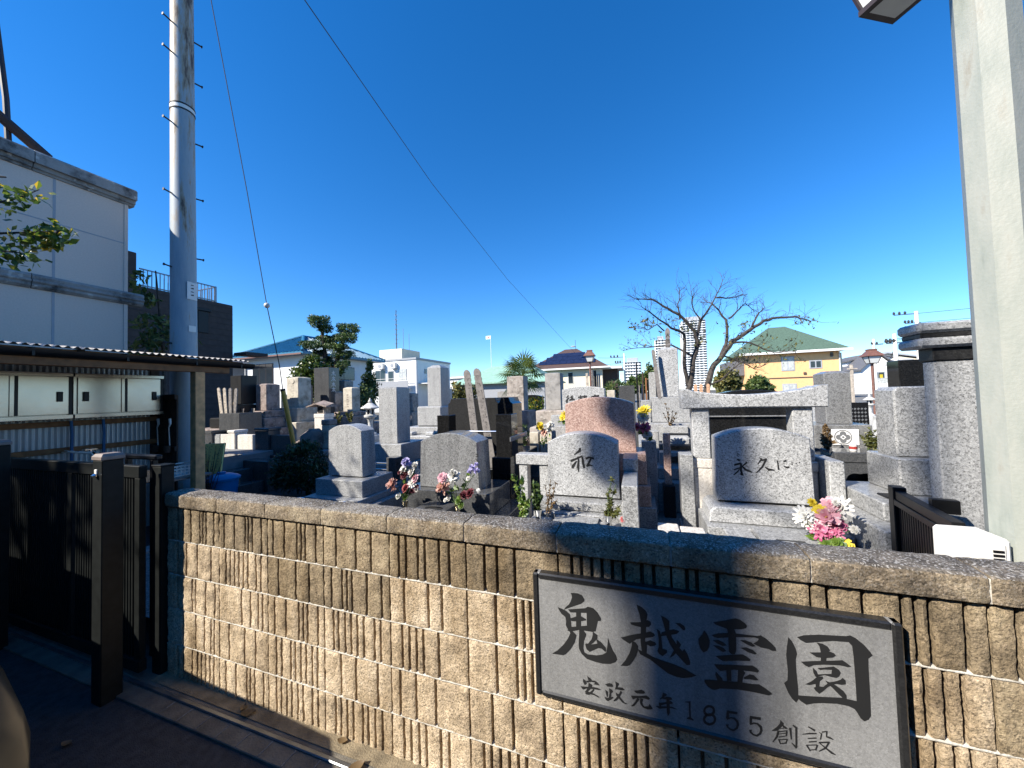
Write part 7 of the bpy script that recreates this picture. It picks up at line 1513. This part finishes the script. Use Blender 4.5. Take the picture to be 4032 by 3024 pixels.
# palm
pm = thing('fan_palm', 'fan palm with shaggy dark trunk before the old brown pillar', 'palm', (-2.9, 9.05, .2))
MB().tube([(-2.95, 9.05, .2), (-2.92, 9.05, 1.0), (-2.86, 9.05, 1.6), (-2.88, 9.05, 2.0)], [.09, .085, .1, .11], 10).build('trunk', 'palm_trunk', pm, True)
PC = Vector((-2.88, 9.05, 2.08))
for k in range(34):
    az = k*2.4; el = [1.1, .75, .4, .1, -.25, -.6][k % 6]+rng.uniform(-.12, .12)
    d = Vector((math.cos(az)*math.cos(el), math.sin(az)*math.cos(el), math.sin(el))); st_ = .28+.1*rng.random()
    hub = PC+d*st_; side = d.cross(Vector((0, 0, 1))).normalized(); up_ = side.cross(d)
    MB().tube([PC, PC.lerp(hub, .5)+Vector((0, 0, .02)), hub], [.01, .008, .006], 5).build('stalk', 'stem_green', pm, True)
    m = MB(); R0 = .42+.1*rng.random()
    for q in range(17):
        a = (q-8)/8*1.75; dd = d*math.cos(a)+side*math.sin(a); nn = up_*(.1)*math.cos(a)
        tip = hub+dd*R0*(1-.25*abs(a)/1.75)+Vector((0, 0, -.1*R0*(1+abs(a)))); mid = hub+dd*R0*.5+nn*R0*.3
        s2 = dd.cross(up_).normalized()*.016
        m.add([hub, mid+s2, tip, mid-s2], [(0, 1, 2, 3)])
    m.build('fan_leaf', 'leaf_palm', pm, fix=False)
# bare cherry tree
ch = thing('bare_cherry_tree', 'spreading almost bare cherry tree with two dark trunks behind the white pillar grave', 'tree', (2.3, 14.5, .2))
CH = Vector((2.4, 14.6, 0))
def chp(zx, zy, dy=0.): return CH+RV*((zx-515)*.00504)+FV*dy+Vector((0, 0, 1.6+(1536-(1050+.5425*zy))/107.7))
limbs = [([(515, 1010), (515, 900), (560, 760), (640, 650), (720, 550), (860, 470), (960, 400), (1060, 385), (1200, 380), (1290, 420)], .15, 0), ([(640, 650), (700, 520), (710, 380), (640, 270), (600, 230)], .08, .3), ([(370, 1010), (375, 900), (410, 780), (425, 650), (460, 560), (430, 480), (350, 380), (240, 310), (120, 240), (10, 240)], .14, -.2), ([(460, 560), (500, 400), (560, 330), (620, 230), (690, 90)], .07, .1), ([(380, 860), (345, 700), (330, 500), (230, 460), (100, 380), (0, 330)], .09, -.6), ([(860, 470), (960, 340), (1050, 285)], .05, .4), ([(700, 550), (820, 570), (950, 650), (1080, 650)], .05, -.4), ([(350, 380), (335, 270), (360, 170)], .04, 0), ([(620, 230), (740, 220), (850, 200)], .04, .2), ([(710, 380), (800, 320), (900, 250), (1000, 300)], .045, .5), ([(425, 650), (300, 560), (180, 560), (40, 560)], .05, .5), ([(500, 400), (420, 300), (400, 200)], .035, -.3), ([(515, 870), (600, 830), (700, 720), (760, 660)], .05, -.5), ([(230, 460), (150, 420), (60, 470), (0, 470)], .03, -.7), ([(640, 650), (760, 690), (900, 760), (960, 740)], .04, .2)]
tw = MB(); rr = random.Random(21); tips = []
def twig(p, d, L, r, depth):
    p1 = p+d*L*.5+Vector((rr.uniform(-.1, .1), rr.uniform(-.1, .1), rr.uniform(-.05, .1)))*L; p2 = p1+(d+Vector((rr.uniform(-.4, .4), rr.uniform(-.4, .4), rr.uniform(-.2, .35)))).normalized()*L*.5
    tw.tube([p, p1, p2], [r, r*.75, r*.45], 4, False); tips.append(p2)
    if depth:
        for q in range(rr.choice((2, 2, 3))):
            b_ = p1 if rr.random() < .45 else p2
            twig(b_, (d+Vector((rr.uniform(-.9, .9), rr.uniform(-.9, .9), rr.uniform(-.5, .7)))).normalized(), L*rr.uniform(.5, .8), r*.55, depth-1)
for pts_, r_, dy in limbs:
    n = len(pts_); P_ = []
    for k, (a, b_) in enumerate(pts_): P_.append(chp(a, b_, dy*k/n*2)+Vector((rr.uniform(-.02, .02), 0, rr.uniform(-.02, .02))))
    Q_ = []
    for k in range(n-1):
        for f in (0, .33, .66): Q_.append(P_[k].lerp(P_[k+1], f)+Vector((rr.uniform(-.03, .03), rr.uniform(-.04, .04), rr.uniform(-.03, .03)))*(1 if f else .4))
    Q_.append(P_[-1])
    MB().tube(Q_, [max(.011, .82*r_*(1-.9*k/len(Q_))) for k in range(len(Q_))], 8).build('limb', 'bark_dark', ch, True)
    for k in range(len(Q_)//3, len(Q_)):
        d = (Q_[min(k+1, len(Q_)-1)]-Q_[k-1]).normalized()
        for q in range(2): twig(Q_[k], (d*.8+Vector((rr.uniform(-1, 1), rr.uniform(-1, 1), rr.uniform(-.3, 1)))).normalized(), rr.uniform(.22, .5), .009, 2)
tw.build('twigs', 'bark_dark', ch, fix=False)['kind'] = 'stuff'
low = [p_ for p_ in tips if p_.z < 4.1]
quads('leaves', leafcloud([(tuple(p_), (.09, .09, .07), 2) for p_ in low[::3]], .1, .55, .1, .2), 'leaf_olive', ch, ORG[ch.name])
